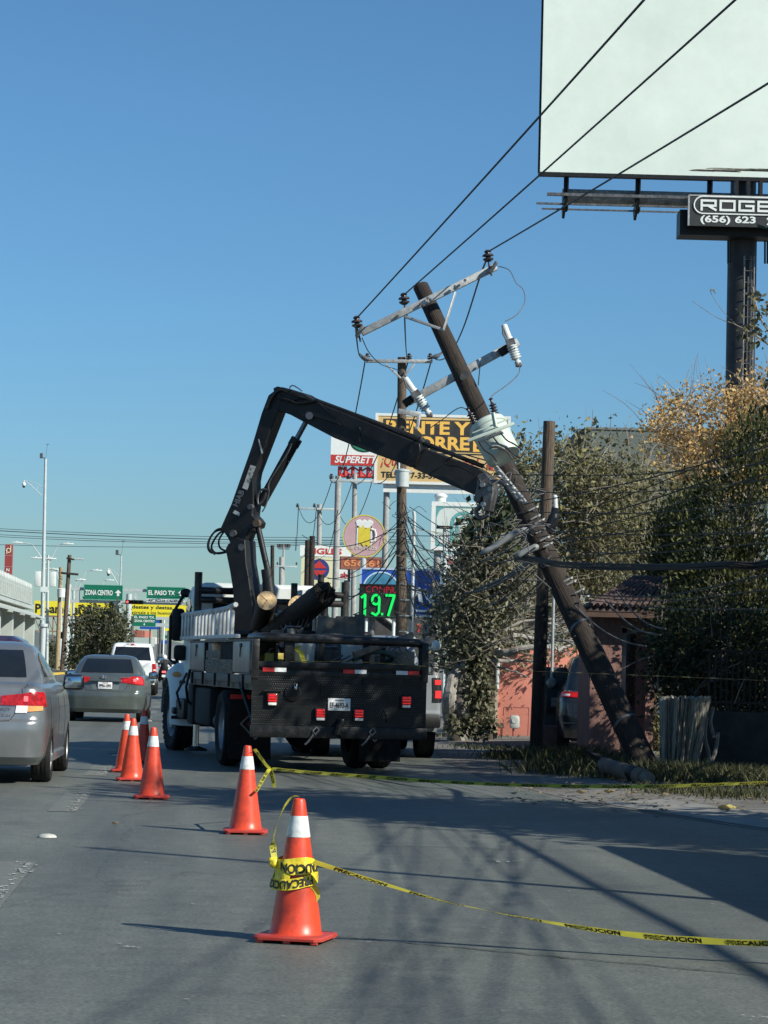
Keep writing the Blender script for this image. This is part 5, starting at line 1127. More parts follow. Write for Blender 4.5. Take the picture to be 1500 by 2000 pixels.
# lines going on beyond the far crossarm
FG = 'lines beyond the far wooden pole'
for (x0, y0, x1, y1, d1, lab) in ((713, 706, 645, 937, 118, 'left line dropping from the far crossarm behind the supermarket sign'), (797, 706, 684, 940, 118, 'line dropping behind the far pole to the concrete pole crossarm'), (842, 706, 728, 938, 118, 'right line dropping from the far crossarm behind the loan billboard')):
    wire('power_line', lab, P(x0, y0, 65), P(x1, y1, d1), 1.2, .018, group=FG)
for (x0, y0, x1, y1, d1) in ((648, 940, 582, 986, 165), (688, 942, 617, 990, 165), (727, 940, 660, 994, 165), (583, 990, 577, 1050, 210), (618, 993, 600, 1060, 210), (660, 996, 625, 1066, 210)):
    wire('power_line', 'thin slack line between the concrete poles beyond the crane truck', P(x0, y0, 120), P(x1, y1, d1), 1.6, .02, group='slack lines between the concrete poles')
# bundles and service cables running right from the leaning pole
SG = 'service cables running right from the leaning pole'
def off(px, py, d): return P(px, py, d)
runs = [((1000, 927), (1500, 905), 12, .010), ((1010, 960), (1500, 938), 14, .010), ((1022, 985), (1500, 872), 8, .012), ((1035, 1000), (1500, 982), 12, .010), ((1046, 1038), (1500, 897), 10, .013),
        ((1050, 1050), (1500, 925), 14, .011), ((1058, 1036), (1500, 1040), 8, .010), ((1066, 1058), (1500, 978), 14, .012), ((1072, 1075), (1500, 1060), 14, .010), ((1128, 1160), (1500, 1122), 24, .016), ((1140, 1166), (1500, 1152), 16, .011), ((1148, 1172), (1500, 1190), 10, .010),
        ((1060, 1022), (1500, 850), 12, .010), ((1080, 1090), (1500, 1015), 18, .011)]
for i, (a, b, sg, r) in enumerate(runs):
    da = 33.2-.3*(a[1]-920)/100; p0 = P(a[0], a[1], da-.3); p1 = P(b[0], b[1], 25.5); far = p0+(p1-p0)*1.65
    q1 = p0.lerp(p1, .5)-Vector((0, 0, sg/190)); ex = p0.lerp(p1, 1.25); e_ = Vector((7.5+.5*math.sin(i*2.3), -4.5, 5.2+.16*i)); mb = MB(); mb.tube(cr_pts([p0, q1, p1, ex+Vector((0, -.5, 0)), ex.lerp(e_, .5)-Vector((0, 0, .2)), e_], 7), r*.62, 5); tag(link('service_cable', mb, m_wire), 'thin dark service cable running right from the leaning pole before the trees', 'wire', SG)
# thick bundle
bp = [P(1005, 1092, 34.0), P(1040, 1092, 33.2), P(1090, 1101, 31.8), P(1180, 1107, 29.8), P(1300, 1108, 27.8), P(1420, 1102, 26.3), P(1520, 1095, 25.6), Vector((4.62, 21.3, 3.0)), Vector((6.35, 13.6, 4.0)), Vector((7.75, 6.1, 4.7)), Vector((8.3, -4.0, 5.2))]
for k in range(4):
    oz = Vector((0, .02*math.cos(k*1.6), .026*math.sin(k*1.6))); mb = MB(); mb.tube(cr_pts([p+oz*(1+.3*math.sin(i*2.1+k)) for i, p in enumerate(bp)], 6), .015, 6)
    tag(link('cable_bundle', mb, m_wire), 'thick black cable of the bundle sagging right across the dark conifer', 'cable', 'thick cable bundle')
# tangle on the left of the leaning pole towards the middle pole
TG = 'tangled cables between the leaning pole and the middle pole'
tang = [((1040, 1092), (960, 1140), (880, 1160), (795, 1150), .02), ((1040, 1095), (950, 1150), (850, 1160), (795, 1140), .018), ((1030, 1050), (960, 1090), (900, 1100), (798, 1060), .012), ((1045, 1070), (980, 1098), (905, 1092), (798, 1010), .012),
        ((1040, 1040), (985, 1062), (930, 1085), (798, 1020), .012), ((1040, 1100), (970, 1160), (900, 1168), (800, 1120), .012), ((1050, 1110), (960, 1180), (880, 1178), (798, 1080), .010), ((1035, 1030), (960, 1048), (880, 1040), (800, 990), .010),
        ((1020, 1000), (950, 1030), (870, 1046), (800, 1046), .010), ((1060, 1130), (990, 1185), (900, 1190), (800, 1150), .010)]
for a, b, c, e_, r in tang:
    mb = MB(); mb.tube(cr_pts([P(*a, 33.3), P(*b, 40), P(*c, 52), P(*e_, 64.4)], 8), r, 5); tag(link('tangled_cable', mb, m_wire), 'slack cable hanging between the leaning pole and the middle wooden pole', 'cable', TG)
mb = MB(); rnd = random.Random(8)
for k in range(16):
    p = Vector(P(rnd.uniform(985, 1075), rnd.uniform(930, 1120), rnd.uniform(32.5, 33.3))); pts = [p]
    for j in range(4): pts.append(pts[-1]+Vector((rnd.uniform(-.25, .25), rnd.uniform(-.1, .1), rnd.uniform(-.22, .12))))
    mb.tube(cr_pts(pts, 5), .007, 5)
link('loose_wire', mb, m_wiregrey, pole)
for pts, r, lab in (([(938, 1082), (965, 1068), (1000, 1045), (1032, 1032)], .045, 'upper pale grey splice tube on the cables left of the leaning pole'), ([(1008, 1088), (1030, 1076), (1052, 1066)], .05, 'lower pale grey splice tube by the stub pole')):
    mb = MB(); q = cr_pts([P(x, y, 33.6) for x, y in pts], 6); n = len(q); mb.tube(q, [r*min(1, .35+1.6*min(i, n-1-i)/(n*.3)) for i in range(n)], 10); tag(link('cable_splice', mb, mat('grey_plastic_tube', (.22, .235, .24), .5, var=.1)), lab, 'cable splice')
o = thing('cable_splice', 'black cable splice with a white end hanging between the leaning pole and the stub pole', 'cable splice', Matrix.Translation(P(1078, 1000, 34)))
mb = MB(); q = [P(1085, 992, 34), P(1082, 1010, 34), P(1074, 1030, 34), P(1070, 1042, 34)]; mb.tube(cr_pts(q, 4), [.06]*4+[.08]*5+[.07]*3+[.04], 10); link('splice_body', mb, m_blackgloss, o)
mb = MB(); mb.cyl(P(1084, 972, 34), P(1085, 994, 34), .035, n=10); mb.ball(P(1084, 971, 34), .035); link('end_cap', mb, m_fuse, o)
for k, (a, b) in enumerate((((1205, 1155), (1300, 1228)), ((1180, 1168), (1290, 1240)), ((1120, 1180), (1262, 1262)))):
    wire('service_cable', 'short cable end hanging down to the right in front of the tiled roof', P(*a, 32.2), P(*b, 31.2), .12, .010, m_wiregrey, 'cable ends over the roof')

# ------------------------------------------------------------------ other poles
def upright(name, label, px, top, d, r0, r1, m, cat='utility pole', px_top=None, group=None, seed=1):
    c = P(px, 1290, d); tz = P(px_top if px_top else px, top, d); b = Vector((c.x, d, 0)); M4 = Matrix.Translation(b); o = thing(name, label, cat, M4, group)
    ax = tz-b; R = ax.to_track_quat('Z', 'Y').to_matrix().to_4x4(); mb = pole_mesh(ax.length, r0, r1, seed); mb.v = [tuple(R @ Vector(v)) for v in mb.v]; link('pole_shaft', mb, m, o, False); return o, b, tz
# stub pole in front of the meter wall
o, b, tz = upright('utility_pole', 'weathered wooden stub pole standing bare between the trees, dark below', 1051, 823, 39.0, .102, .095, m_woodgrey, px_top=1073, seed=5)
mb = MB(); ax = tz-b; rows = []
for i in range(9): z = i/8*.45; rows.append([b+ax*z+Vector((math.cos(a)*(.109-.006*z), math.sin(a)*(.109-.006*z), 0)) for a in [k*2*math.pi/20 for k in range(20)]])
mb.grid(rows, 0, True); link('dark_foot', mb, m_woodburn, o)  # darker sleeve over the lower part of the pole
# middle wooden pole with crossarm, transformer and straps
o, b, tz = upright('utility_pole', 'upright wooden pole in the middle with a small crossarm and two pigeons', 786, 698, 65, .155, .115, m_woodgrey, px_top=785, seed=6); MIDB = b
mb = MB(); bar(mb, P(718, 705, 64.8), P(845, 706, 64.8), .09, .09); arm = link('crossarm', mb, m_galv, o)
mb = MB(); bar(mb, P(753, 711, 64.7), P(783, 739, 64.7), .03, .05); bar(mb, P(810, 711, 64.7), P(786, 739, 64.7), .03, .05); link('brace', mb, m_galv, arm)
for x in (717, 799, 840): mb = MB(); insul(mb, P(x, 703, 64.8), Vector((0, 0, 1)), 1.0); link('insulator', mb, m_porcelain, arm)
mb = MB(); bar(mb, P(778, 803, 64.7), P(822, 810, 64.7), .06, .14); mb.tube([P(818, 812, 64.6), P(816, 830, 64.5), P(813, 838, 64.5)], .05); link('lower_arm', mb, m_galv, o)
tk = P(786, 934, 64.65); mb = MB(); T = Matrix.Translation(tk); mb.lathe([(.16, -.23), (.175, -.23), (.185, .16), (.20, .17), (.20, .21), (.17, .23), (.01, .26)], 24, T); tr2 = link('transformer', mb, m_galvgrey, o)
mb = MB(); mb.box(tk+Vector((0, -.05, .17)), (.5, .06, .05)); mb.cyl(tk+Vector((-.1, 0, .25)), tk+Vector((-.1, 0, .45)), .03); link('bracket', mb, m_galvgrey, tr2)
mb = MB()
for k in range(11): z = tk.z-1.1-k*.42; mb.lathe([(.165, -.012), (.172, -.012), (.172, .012), (.165, .012)], 20, Matrix.Translation((b.x, b.y, z)), cap=False)
link('strap', mb, m_chrome, o)
mb = MB(); mb.tube([(b.x+.22, b.y-.02, .2), (b.x+.22, b.y-.02, tk.z-1.0), (b.x+.2, b.y-.02, tk.z-.85)], .045, 8); link('conduit', mb, m_galvgrey, o)
mb = MB(); rnd = random.Random(4)
for k in range(20):
    p = P(rnd.uniform(776, 798), rnd.uniform(960, 1150), 64.6); pts = [p]
    for j in range(4): pts.append(pts[-1]+Vector((rnd.uniform(-.28, .28), rnd.uniform(-.1, .1), rnd.uniform(-.4, .2))))
    mb.tube(cr_pts(pts, 4), .008, 4)
link('loose_wire', mb, m_wire, o)
fan = 'drop wires fanning out from the middle pole'
for k, (y0, x1, y1, d1) in enumerate(((1000, 905, 1130, 55), (1010, 870, 1150, 60), (1030, 920, 1120, 50), (985, 860, 1060, 62), (1040, 880, 1180, 55), (1060, 860, 1120, 60), (1015, 640, 1130, 75), (1030, 650, 1180, 70), (1050, 660, 1160, 75), (1005, 600, 1080, 90), (1075, 690, 1200, 70), (1090, 700, 1150, 72), (1060, 620, 1120, 85), (1020, 590, 1045, 110), (1110, 850, 1200, 58))):
    wire('drop_wire', 'thin drop wire fanning out from the middle wooden pole', P(790, y0, 64.6), P(x1, y1, d1), .35+.08*(k % 5), .011+.004*(k % 3), group=fan, n=16)
# pigeons
m_pigeon = mat('pigeon_feathers', (.10, .105, .115), .8, var=.3, scale=14)
for px, py, fl, lab in ((852, 698, 1, 'pigeon perched at the right end of the far crossarm'), (714, 702, -1, 'pigeon perched at the left end of the far crossarm')):
    p = P(px, py, 64.6); t = thing('pigeon', lab, 'pigeon', Matrix.Translation(p)); mb = MB(); rows = []
    for u, r, z in ((-.20, .012, -.02), (-.12, .03, 0), (-.05, .06, .015), (.03, .068, .03), (.09, .05, .07), (.125, .03, .11), (.14, .033, .135), (.165, .025, .14), (.19, .004, .13)):
        rows.append([Vector((u*fl, math.cos(a)*r, z+math.sin(a)*r)) for a in [k*math.pi/6 for k in range(12)]])
    mb.grid(rows, 0, True); link('body', mb, m_pigeon, t, False)
    mb = MB(); mb.cyl((.02, -.02, -.03), (.02, -.02, -.09), .006); mb.cyl((.02, .02, -.03), (.02, .02, -.09), .006); link('leg', mb, m_steel, t, False)
# slim conduit post by the boom tip
o, b, tz = upright('post', 'slim dark post with a pale conduit among the leaves below the boom tip', 961, 930, 47, .09, .08, m_woodgrey, 'post', seed=8)
mb = MB(); mb.cyl((b.x+.1, b.y-.05, 1.0), (b.x+.12, b.y-.05, 3.2), .045); link('conduit', mb, m_galvgrey, o)
# concrete poles with crossarms
for px, top, d, x0, x1, ya, lab, pt in ((690, 925, 118, 646, 731, 938, 'concrete pole with a pale crossarm just left of the middle wooden pole', 693), (622, 985, 165, 580, 664, 993, 'slim concrete pole with a crossarm left of the supermarket sign post', 624), (549, 1088, 260, 520, 580, 1105, 'far thin concrete pole above the sawn logs', 550)):
    o, b, tz = upright('concrete_pole', lab, px, top, d, .15*d/118, .11*d/118, m_concrete, px_top=pt, seed=px)
    mb = MB(); bar(mb, P(x0, ya, d-.3), P(x1, ya+2, d-.3), .12, .14); arm = link('crossarm', mb, m_galvgrey, o)
    for x in (x0+1, (x0+x1)/2-8, x1-1): mb = MB(); insul(mb, P(x, ya-2, d-.3), Vector((0, 0, 1)), 1.5); link('insulator', mb, m_porcelain, arm)
for px, top, d, lab, pt in ((597, 1055, 150, 'left one of two brown wooden poles before the english school sign', 601), (605, 1047, 145, 'right one of two brown wooden poles before the english school sign', 610), (532, 1065, 210, 'thin brown pole left of the english school sign', 532)):
    upright('utility_pole', lab, px, top, d, .2, .16, m_wood, px_top=pt, seed=px)
o, b, tz = upright('lamp_post', 'far floodlight mast with a small cross head above the sawn logs', 554, 1062, 260, .15, .1, m_concrete, 'lamp post'); mb = MB()
for dx in (-10, -5, 5, 10): mb.box(P(554+dx, 1066, 260), (.35, .2, .4))
mb.box(P(554, 1072, 260), (1.2, .1, .1)); link('floodlight', mb, m_steel, o)
for y0, y1 in ((1029, 1040), (1033, 1046), (1041, 1049), (1045, 1052), (1062, 1050)):
    wire('distant_wire', 'faint wire crossing the sky above the road signs', P(-60, y0, 220), P(800, y1+8, 225), .4, .022 if y0 != 1033 else .035, group='wires crossing the sky over the road', n=12)

# ------------------------------------------------------------------ signs
def panel(name, label, cat, x0, y0, x1, y1, d, m, thick=.2, yaw=0.0, frame=None, group=None, fw=.12):
    c = P((x0+x1)/2, (y0+y1)/2, d); w = (x1-x0)/ppm(d); h = (y1-y0)/ppm(d)
    o = thing(name, label, cat, at(c, yaw), group); mb = MB(); mb.box((0, thick/2, 0), (w, thick, h)); link('panel', mb, m, o, False, smooth=False)
    if frame:
        mb = MB()
        for sx in (-1, 1): mb.box((sx*w/2, thick/2-.01, 0), (fw, thick+.04, h+fw))
        for sz in (-1, 1): mb.box((0, thick/2-.01, sz*h/2), (w-fw, thick+.035, fw))
        link('frame', mb, frame, o, False)
    return o, w, h
def put(o, s, cx, cz, w, h, m, bold=.02, shear=0.0, y=-.02, name='lettering'):
    mb = MB(); write(mb, s, flat(y), cx, cz, w, h, bold, shear); return link(name, mb, m, o, False, smooth=False)
def rectp(o, cx, cz, w, h, m, y=-.01, t=.02, name='colour_field'):
    mb = MB(); mb.box((cx, y, cz), (w, t, h)); return link(name, mb, m, o, False, smooth=False)
def posts(o, xs, ztop, r, m, base=-999, y=.5):
    loc_ = ROOTM[o.name].translation
    for x in xs: mb = MB(); mb.cyl((x, y, -loc_.z), (x, y, ztop), r, n=14); link('post', mb, m, o, False)
m_tan = mat('tan_sign_vinyl', (0.66, 0.46, 0.20), 0.5, var=0.06, scale=1.5, dirt=(.52, .37, .17), dscale=1.0, damt=.4)
m_tanlet = mat('golden_vinyl', (0.85, 0.50, 0.10), 0.5, var=.03)
m_signblack = mat('faded_black_vinyl', (0.03, 0.03, 0.03), 0.5, var=.2, scale=3, dirt=(.07, .065, .06), dscale=2, damt=.4)
m_signred = mat('red_vinyl', (0.50, 0.035, 0.03), 0.5, var=.1)
m_signwhite = mat('white_vinyl', (0.74, 0.77, 0.74), 0.5, var=.04)
# loan billboard
D = 110
o, w, h = panel('billboard', 'tan billboard with a black field and golden capitals behind the boom', 'billboard', 734, 812, 994, 945, D, m_tan, .5, 0, m_signwhite)
u = 1/ppm(D); X = lambda px: (px-864)*u; Z = lambda py: (878.5-py)*u
rectp(o, X(848), Z(851), 201*u, 62*u, m_signblack)
put(o, 'RENTE Y', X(835), Z(836), 165*u, 26*u, m_tanlet, .035, y=-.03); put(o, 'AHORRE', X(837), Z(866), 160*u, 27*u, m_tanlet, .035, y=-.03)
rectp(o, X(938), Z(836), 28*u, 26*u, m_tanlet, -.02); rectp(o, X(938), Z(868), 28*u, 26*u, m_tanlet, -.02); put(o, '$', X(938), Z(868), 14*u, 22*u, m_signblack, .02, y=-.04)
rectp(o, X(864), Z(886), 258*u, 2*u, m_signblack)
put(o, '¡Quédese', X(782), Z(905), 75*u, 24*u, m_signred, .0, .3); put(o, 'donde vive!', X(886), Z(903), 100*u, 20*u, m_signred, .0, .3); put(o, 'Me...', X(962), Z(911), 20*u, 12*u, m_signred, .02)
put(o, 'TELS: 617-33-59 / 617-07-83', X(840), Z(930), 190*u, 12*u, m_ink, .025)
rectp(o, X(840), Z(955), 180*u, 18*u, m_signwhite, .2, .1, 'lower_board'); rectp(o, X(950), Z(952), 48*u, 24*u, m_signblack, .2, .1, 'lower_board'); posts(o, [X(757)], 0, .14, m_concrete, y=.45)
posts(o, [X(950)], 0, .14, m_concrete, y=.45)
# supermarket sign
D = 132
o, w, h = panel('shop_sign', 'white and red supermarket sign left of the tan billboard', 'sign', 646, 848, 740, 909, D, m_signwhite, .6)
u = 1/ppm(D); X = lambda px: (px-693)*u; Z = lambda py: (878.5-py)*u
rectp(o, 0, Z(899), 94*u, 20*u, m_signred); put(o, 'SUPERETTE', X(700), Z(898), 92*u, 14*u, m_signwhite, .03, .25, -.03)
mb = MB(); mb.add([(X(711)+math.cos(a)*27*u, -.015, Z(864)+math.sin(a)*19*u) for a in [k*math.pi/20 for k in range(40)]], [tuple(range(40))]); link('dark_oval', mb, mat('dark_green_vinyl', (.01, .04, .03), .5), o, False, smooth=False)
mb = MB(); mb.add([(X(711)+math.cos(a)*24*u, -.025, Z(864)+math.sin(a)*16*u) for a in [k*math.pi/20 for k in range(40)]], [tuple(range(40))]); link('green_oval', mb, mat('green_vinyl', (.02, .22, .12), .5, var=.3, scale=1.5), o, False, smooth=False)
mb = MB(); zt = Z(911)
for x in (664, 675, 690, 705, 720, 734): mb.cyl((X(x), .3, zt), (X(x), .3, Z(930)), .1)
for a, b in ((664, 690), (690, 720), (720, 740)): mb.cyl((X(a), .3, zt), (X(b), .3, Z(930)), .05); mb.cyl((X(b), .3, zt), (X(a), .3, Z(930)), .05)
mb.cyl((X(664), .3, Z(930)), (X(742), .3, Z(930)), .08); link('red_truss', mb, m_signred, o, False); posts(o, [X(662)], Z(930), .17, m_concrete, y=.3)
# round beer sign
D = 100; m_pink = mat('faded_pink_vinyl', (0.52, 0.33, 0.36), 0.55, var=.08, scale=3, dirt=(.58, .42, .38), dscale=.9, damt=.8)
c = P(711, 1047, D); o = thing('shop_sign', 'round faded pink sign with a beer mug behind the thin poles', 'sign', at(c)); u = 1/ppm(D); r = 41*u
T = Matrix.Rotation(rad(90), 4, 'X'); mb = MB(); mb.lathe([(r-.04, .0), (r, .0), (r, -.25), (.01, -.25)], 48, T, cap=False); mb.add([T @ Vector((math.cos(a)*(r-.03), math.sin(a)*(r-.03), .0)) for a in [k*math.pi/24 for k in range(48)]], [tuple(range(48))]); link('panel', mb, m_pink, o, False)
mb = MB(); mb.lathe([(r-.03, .01), (r+.02, .01), (r+.02, -.02), (r-.03, -.02)], 48, T, cap=False); link('rim', mb, mat('yellow_rim', (.62, .52, .12), .5), o, False)
m_mugy = mat('yellow_vinyl', (.68, .55, .05), .5, var=.1); pts = [(-11, 22), (-6, 18), (-2, 24), (2, 16), (12, 20), (12, -20), (4, -15), (0, -20), (-5, -12), (-9, -18), (-12, -6)]
mb = MB(); mb.add([(x*u, -.03, (y-2)*u) for x, y in pts], [tuple(range(len(pts)))]); link('mug', mb, m_mugy, o, False, smooth=False)
mb = MB()
for a, b in (((-15, 24), (14, 28)), ): mb.box((0, -.02, 22*u), (30*u, .01, 12*u))
for k in range(9): mb.ball(((-13+3.3*k)*u, -.02, (27+1.5*math.sin(k*2))*u), 4*u, (1, .1, 1))
mb.box((-13*u, -.02, 0), (3*u, .01, 40*u)); mb.box((14*u, -.02, 0), (3*u, .01, 40*u)); link('mug_foam', mb, m_signwhite, o, False, smooth=False)
mb = MB(); mb.tube([(14*u, -.03, 14*u), (21*u, -.03, 12*u), (23*u, -.03, 3*u), (21*u, -.03, -8*u), (14*u, -.03, -11*u)], 2*u, 6); link('mug_handle', mb, m_signwhite, o, False)
put(o, 'la cheloratte', 0, -22*u, 52*u, 10*u, mat('pale_vinyl', (.66, .55, .5), .5), .02); posts(o, [0], -r, .12, m_galvgrey, y=.12)
# english school sign
D = 155; u = 1/ppm(D)
o, w, h = panel('shop_sign', 'white english school sign with red capitals beyond the logs', 'sign', 586, 1066, 690, 1087, D, m_signwhite, .3); put(o, 'INGLÉS', -0.2, 0.03, 72*u, 15*u, m_signred, .03); posts(o, [-w*.4, w*.4], 0, .12, m_steel)
o, w, h = panel('shop_sign', 'cream sign with a red and blue roundel under the english school sign', 'sign', 588, 1088, 664, 1148, D-.5, mat('cream_board', (.68, .66, .42), .6, var=.04), .3)
T = Matrix.Translation((-3*u, -.02, 6*u)) @ Matrix.Rotation(rad(90), 4, 'X'); mb = MB(); mb.lathe([(20*u, .0), (20*u, .02), (.01, .02)], 40, T); ob = link('blue_disc', mb, mat('navy_vinyl', (.03, .045, .20), .5), o, False)
mb = MB(); c = Vector((-3*u, -.06, 6*u))
for sgn in (1, -1): mb.add([c+Vector((-15*u, 0, sgn*2*u)), c+Vector((15*u, 0, sgn*2*u)), c+Vector((0, 0, sgn*17*u))], [(0, 1, 2)])
link('red_arrow', mb, m_signred, ob, False, smooth=False); posts(o, [-w*.42, w*.42], 0, .1, m_steel)
o, w, h = panel('shop_sign', 'small white sign with red lettering low beside the concrete pole', 'sign', 655, 1113, 695, 1133, 140, m_signwhite, .2); put(o, 'abc', 0, 0, w*.5, h*.6, m_signred, .03); posts(o, [0], 0, .1, m_steel)
o, w, h = panel('shop_sign', 'faded red sign with pale numerals below the round pink sign', 'sign', 666, 1090, 746, 1110, 112, mat('faded_red_board', (.40, .11, .07), .6, var=.15), .2, frame=mat('rust_frame', (.3, .12, .08), .6)); put(o, '656-61', 0, 0, w*.86, h*.66, mat('orange_vinyl', (.7, .3, .12), .5), .02); posts(o, [-w*.3, w*.3], 0, .07, m_steel)
# blue sign
D = 82; u = 1/ppm(D); m_blue = mat('blue_sign_vinyl', (0.012, 0.075, 0.36), 0.45, var=.08, scale=2)
o, w, h = panel('shop_sign', 'large blue sign with white letters behind the exchange rate display', 'sign', 704, 1112, 858, 1201, D, m_blue, .3, 0, mat('pale_edge', (.4, .5, .65), .5), fw=.06); X = lambda px: (px-781)*u; Z = lambda py: (1156.5-py)*u
mb = MB()
for pts in ([(800, 1175), (812, 1147), (821, 1147), (827, 1178), (819, 1175), (815, 1158), (808, 1175)], [(824, 1150), (832, 1148), (838, 1168), (846, 1148), (856, 1146), (846, 1178), (836, 1176)]): mb.prism([(X(x), -.06, Z(y)) for x, y in pts], (0, .1, 0))
link('lettering', mb, m_signwhite, o, False, smooth=False)
mb = MB(); mb.prism([(X(x)+.03, -.01, Z(y)-.04) for x, y in [(800, 1175), (812, 1147), (821, 1147), (827, 1178), (819, 1175), (815, 1158), (808, 1175)]], (0, .02, 0)); link('letter_shade', mb, m_signblack, o, False, smooth=False)
rectp(o, X(825), Z(1192), 60*u, 4*u, m_signwhite)
def arc(cx, cz, rx, rz, a0, a1, w_, y): return [[(cx+math.cos(a)*(rx+k), y, cz+math.sin(a)*(rz+k)) for k in (0, w_)] for a in [a0+(a1-a0)*i/24 for i in range(25)]]
mb = MB(); mb.grid(arc(X(744), Z(1152), 33*u, 32*u, .2, math.pi-.2, 3*u, -.012)); link('white_arc', mb, mat('pale_blue_vinyl', (.45, .62, .72), .5), o, False, smooth=False)
mb = MB(); mb.add([(X(744)+math.cos(a)*32*u, -.008, Z(1152)+math.sin(a)*31*u) for a in [k*math.pi/20 for k in range(21)]], [tuple(range(21))]); link('globe', mb, mat('teal_vinyl', (.06, .25, .40), .5, var=.3, scale=1), o, False, smooth=False)
posts(o, [-w*.35, w*.35], 0, .12, m_steel)
# exchange rate display
D = 73; u = 1/ppm(D); m_led = mat('led_board', (.016, .018, .016), .5, var=.2)
o, w, h = panel('exchange_rate_display', 'black led exchange rate board glowing green and red left of the middle pole', 'display', 703, 1143, 810, 1206, D, m_led, .18, 0, m_black, fw=.05); X = lambda px: (px-756.5)*u; Z = lambda py: (1174.5-py)*u
m_grn = mat('green_led', (0, .3, .05), .5, var=0, emit=(.0, 1.0, .15), es=.42); m_rled = mat('red_led', (.3, 0, .01), .5, var=0, emit=(.8, .03, .04), es=.09)
def stroke(mb, pts, wd, y=-.035, n=4):
    for a, b in zip(pts, pts[1:]):
        y -= .0012; a = Vector((a[0], y, a[1])); b = Vector((b[0], y, b[1])); d = (b-a).normalized(); s = Vector((-d.z, 0, d.x))*wd/2; e = d*wd*.25; mb.add([a-s-e, b-s+e, b+s+e, a+s-e], [(0, 1, 2, 3)])
mt = MB(); zt, zb = Z(1163), Z(1202); zm = (zt+zb)/2
stroke(mt, [(X(706), zt-.08), (X(713), zt), (X(713), zb)], .075)
e9 = [(X(734)+math.cos(a)*7*u, zt-9*u+math.sin(a)*9*u) for a in [k*math.pi/8 for k in range(17)]]; stroke(mt, e9, .07); stroke(mt, [(X(741), zt-9*u), (X(740.5), zb+6*u), (X(735), zb), (X(727), zb+4*u)], .07)
mt.add([(X(745), -.035, zb), (X(749), -.035, zb), (X(749), -.035, zb+.07), (X(745), -.035, zb+.07)], [(0, 1, 2, 3)])
stroke(mt, [(X(754), zt), (X(770), zt), (X(759), zb)], .075)
e0 = [(X(784)+math.cos(a)*7*u, zm+math.sin(a)*19*u) for a in [k*math.pi/10 for k in range(21)]]; stroke(mt, e0, .07)
link('green_digits', mt, m_grn, o, False, smooth=False)
put(o, 'COMPRA', X(748), Z(1152), 68*u, 13*u, m_rled, .0, y=-.03, name='red_lettering')
mb = MB()
for k in range(34):
    for z in (Z(1160), Z(1204.5)): mb.box((X(704.5+k*3.1), -.03, z), (.012, .01, .012))
link('led_border', mb, mat('dim_green_led', (.02, .2, .08), .5, emit=(.1, .8, .4), es=.2), o, False, smooth=False); posts(o, [X(716), X(770)], -h/2, .05, m_white, y=.1)
# teal arch sign
D = 92; u = 1/ppm(D); m_pale = mat('pale_sign', (.62, .68, .64), .5, var=.04); m_teal = mat('teal_sign', (.12, .36, .36), .5, var=.05)
o, w, h = panel('shop_sign', 'pale sign with a teal double arch behind the leaves under the boom tip', 'sign', 846, 985, 965, 1073, D, m_pale, .4, 0, m_signwhite, fw=.16)
X = lambda px: (px-905.5)*u; Z = lambda py: (1029-py)*u
for w0, r_ in ((0, 22), (1, 12)):
    mb = MB(); cx, cz = X(905), Z(1024); rows = []
    pts = [(cx-r_*u, Z(1058))]+[(cx+math.cos(a)*r_*u, cz+math.sin(a)*r_*u) for a in [math.pi-k*math.pi/14 for k in range(15)]]+[(cx+r_*u, Z(1058))]
    for i, p in enumerate(pts):
        q0, q1 = pts[max(i-1, 0)], pts[min(i+1, len(pts)-1)]; d = Vector((q1[0]-q0[0], q1[1]-q0[1])).normalized(); s = Vector((-d.y, d.x))*3.4*u; rows.append([(p[0]-s.x, -.015, p[1]-s.y), (p[0]+s.x, -.015, p[1]+s.y)])
    mb.grid(rows); link('arch', mb, m_teal, o, False, smooth=False)
for cx, cz, a0 in ((856, 998, 0), (856, 1060, 3)):
    mb = MB(); s = 12*u; mb.add([(X(cx)-4*u, -.012, Z(cz)+(8 if a0 == 0 else -8)*u), (X(cx)+16*u, -.012, Z(cz)+(8 if a0 == 0 else -8)*u), (X(cx)+2*u, -.012, Z(cz)), (X(cx)-4*u, -.012, Z(cz)-(14 if a0 == 0 else -14)*u)], [(0, 1, 2, 3)]); link('corner_field', mb, m_teal, o, False, smooth=False)
mb = MB()
for a, b in (((852, 991), (958, 991)), ((852, 1066), (958, 1066))): mb.box(((X(a[0])+X(b[0]))/2, -.01, Z(a[1])), (106*u, .02, 1.2*u))
mb.box((X(852), -.01, 0), (1.2*u, .02, 75*u)); mb.box((X(958), -.01, 0), (1.2*u, .02, 75*u)); link('teal_border', mb, m_teal, o, False, smooth=False)
mb = MB(); mb.cyl((X(860), .3, h/2), (X(860), .3, h/2+.35), .2); mb.ball((X(860), .3, h/2+.3), .25, (1, 1, .5)); link('top_cap', mb, m_signwhite, o, False); posts(o, [X(856), X(940)], 0, .14, m_concrete, y=.3)
for x0, y0, x1, y1, d, m, lab in ((868, 1082, 912, 1112, 88, m_signwhite, 'white box sign half hidden by leaves below the teal arch sign'), (862, 1112, 902, 1150, 86, m_white, 'white shop front wall behind the leaves beside the blue sign')):
    o, w, h = panel('shop_sign' if 'box' in lab else 'shop_wall', lab, 'sign' if 'box' in lab else 'wall', x0, y0, x1, y1, d, m, .3); posts(o, [0], 0, .1, m_steel)
    if 'box' in lab: put(o, 'AUTO', 0, 0, w*.7, h*.4, m_signred, .03)
o, b, tz = upright('street_lamp', 'dark flat topped lamp in front of the teal arch sign', 868, 1030, 78, .05, .05, m_galvgrey, 'lamp'); mb = MB(); mb.box(P(868, 1030, 78), (.5, .3, .09), bev=.02); link('lamp_head', mb, m_black, o)
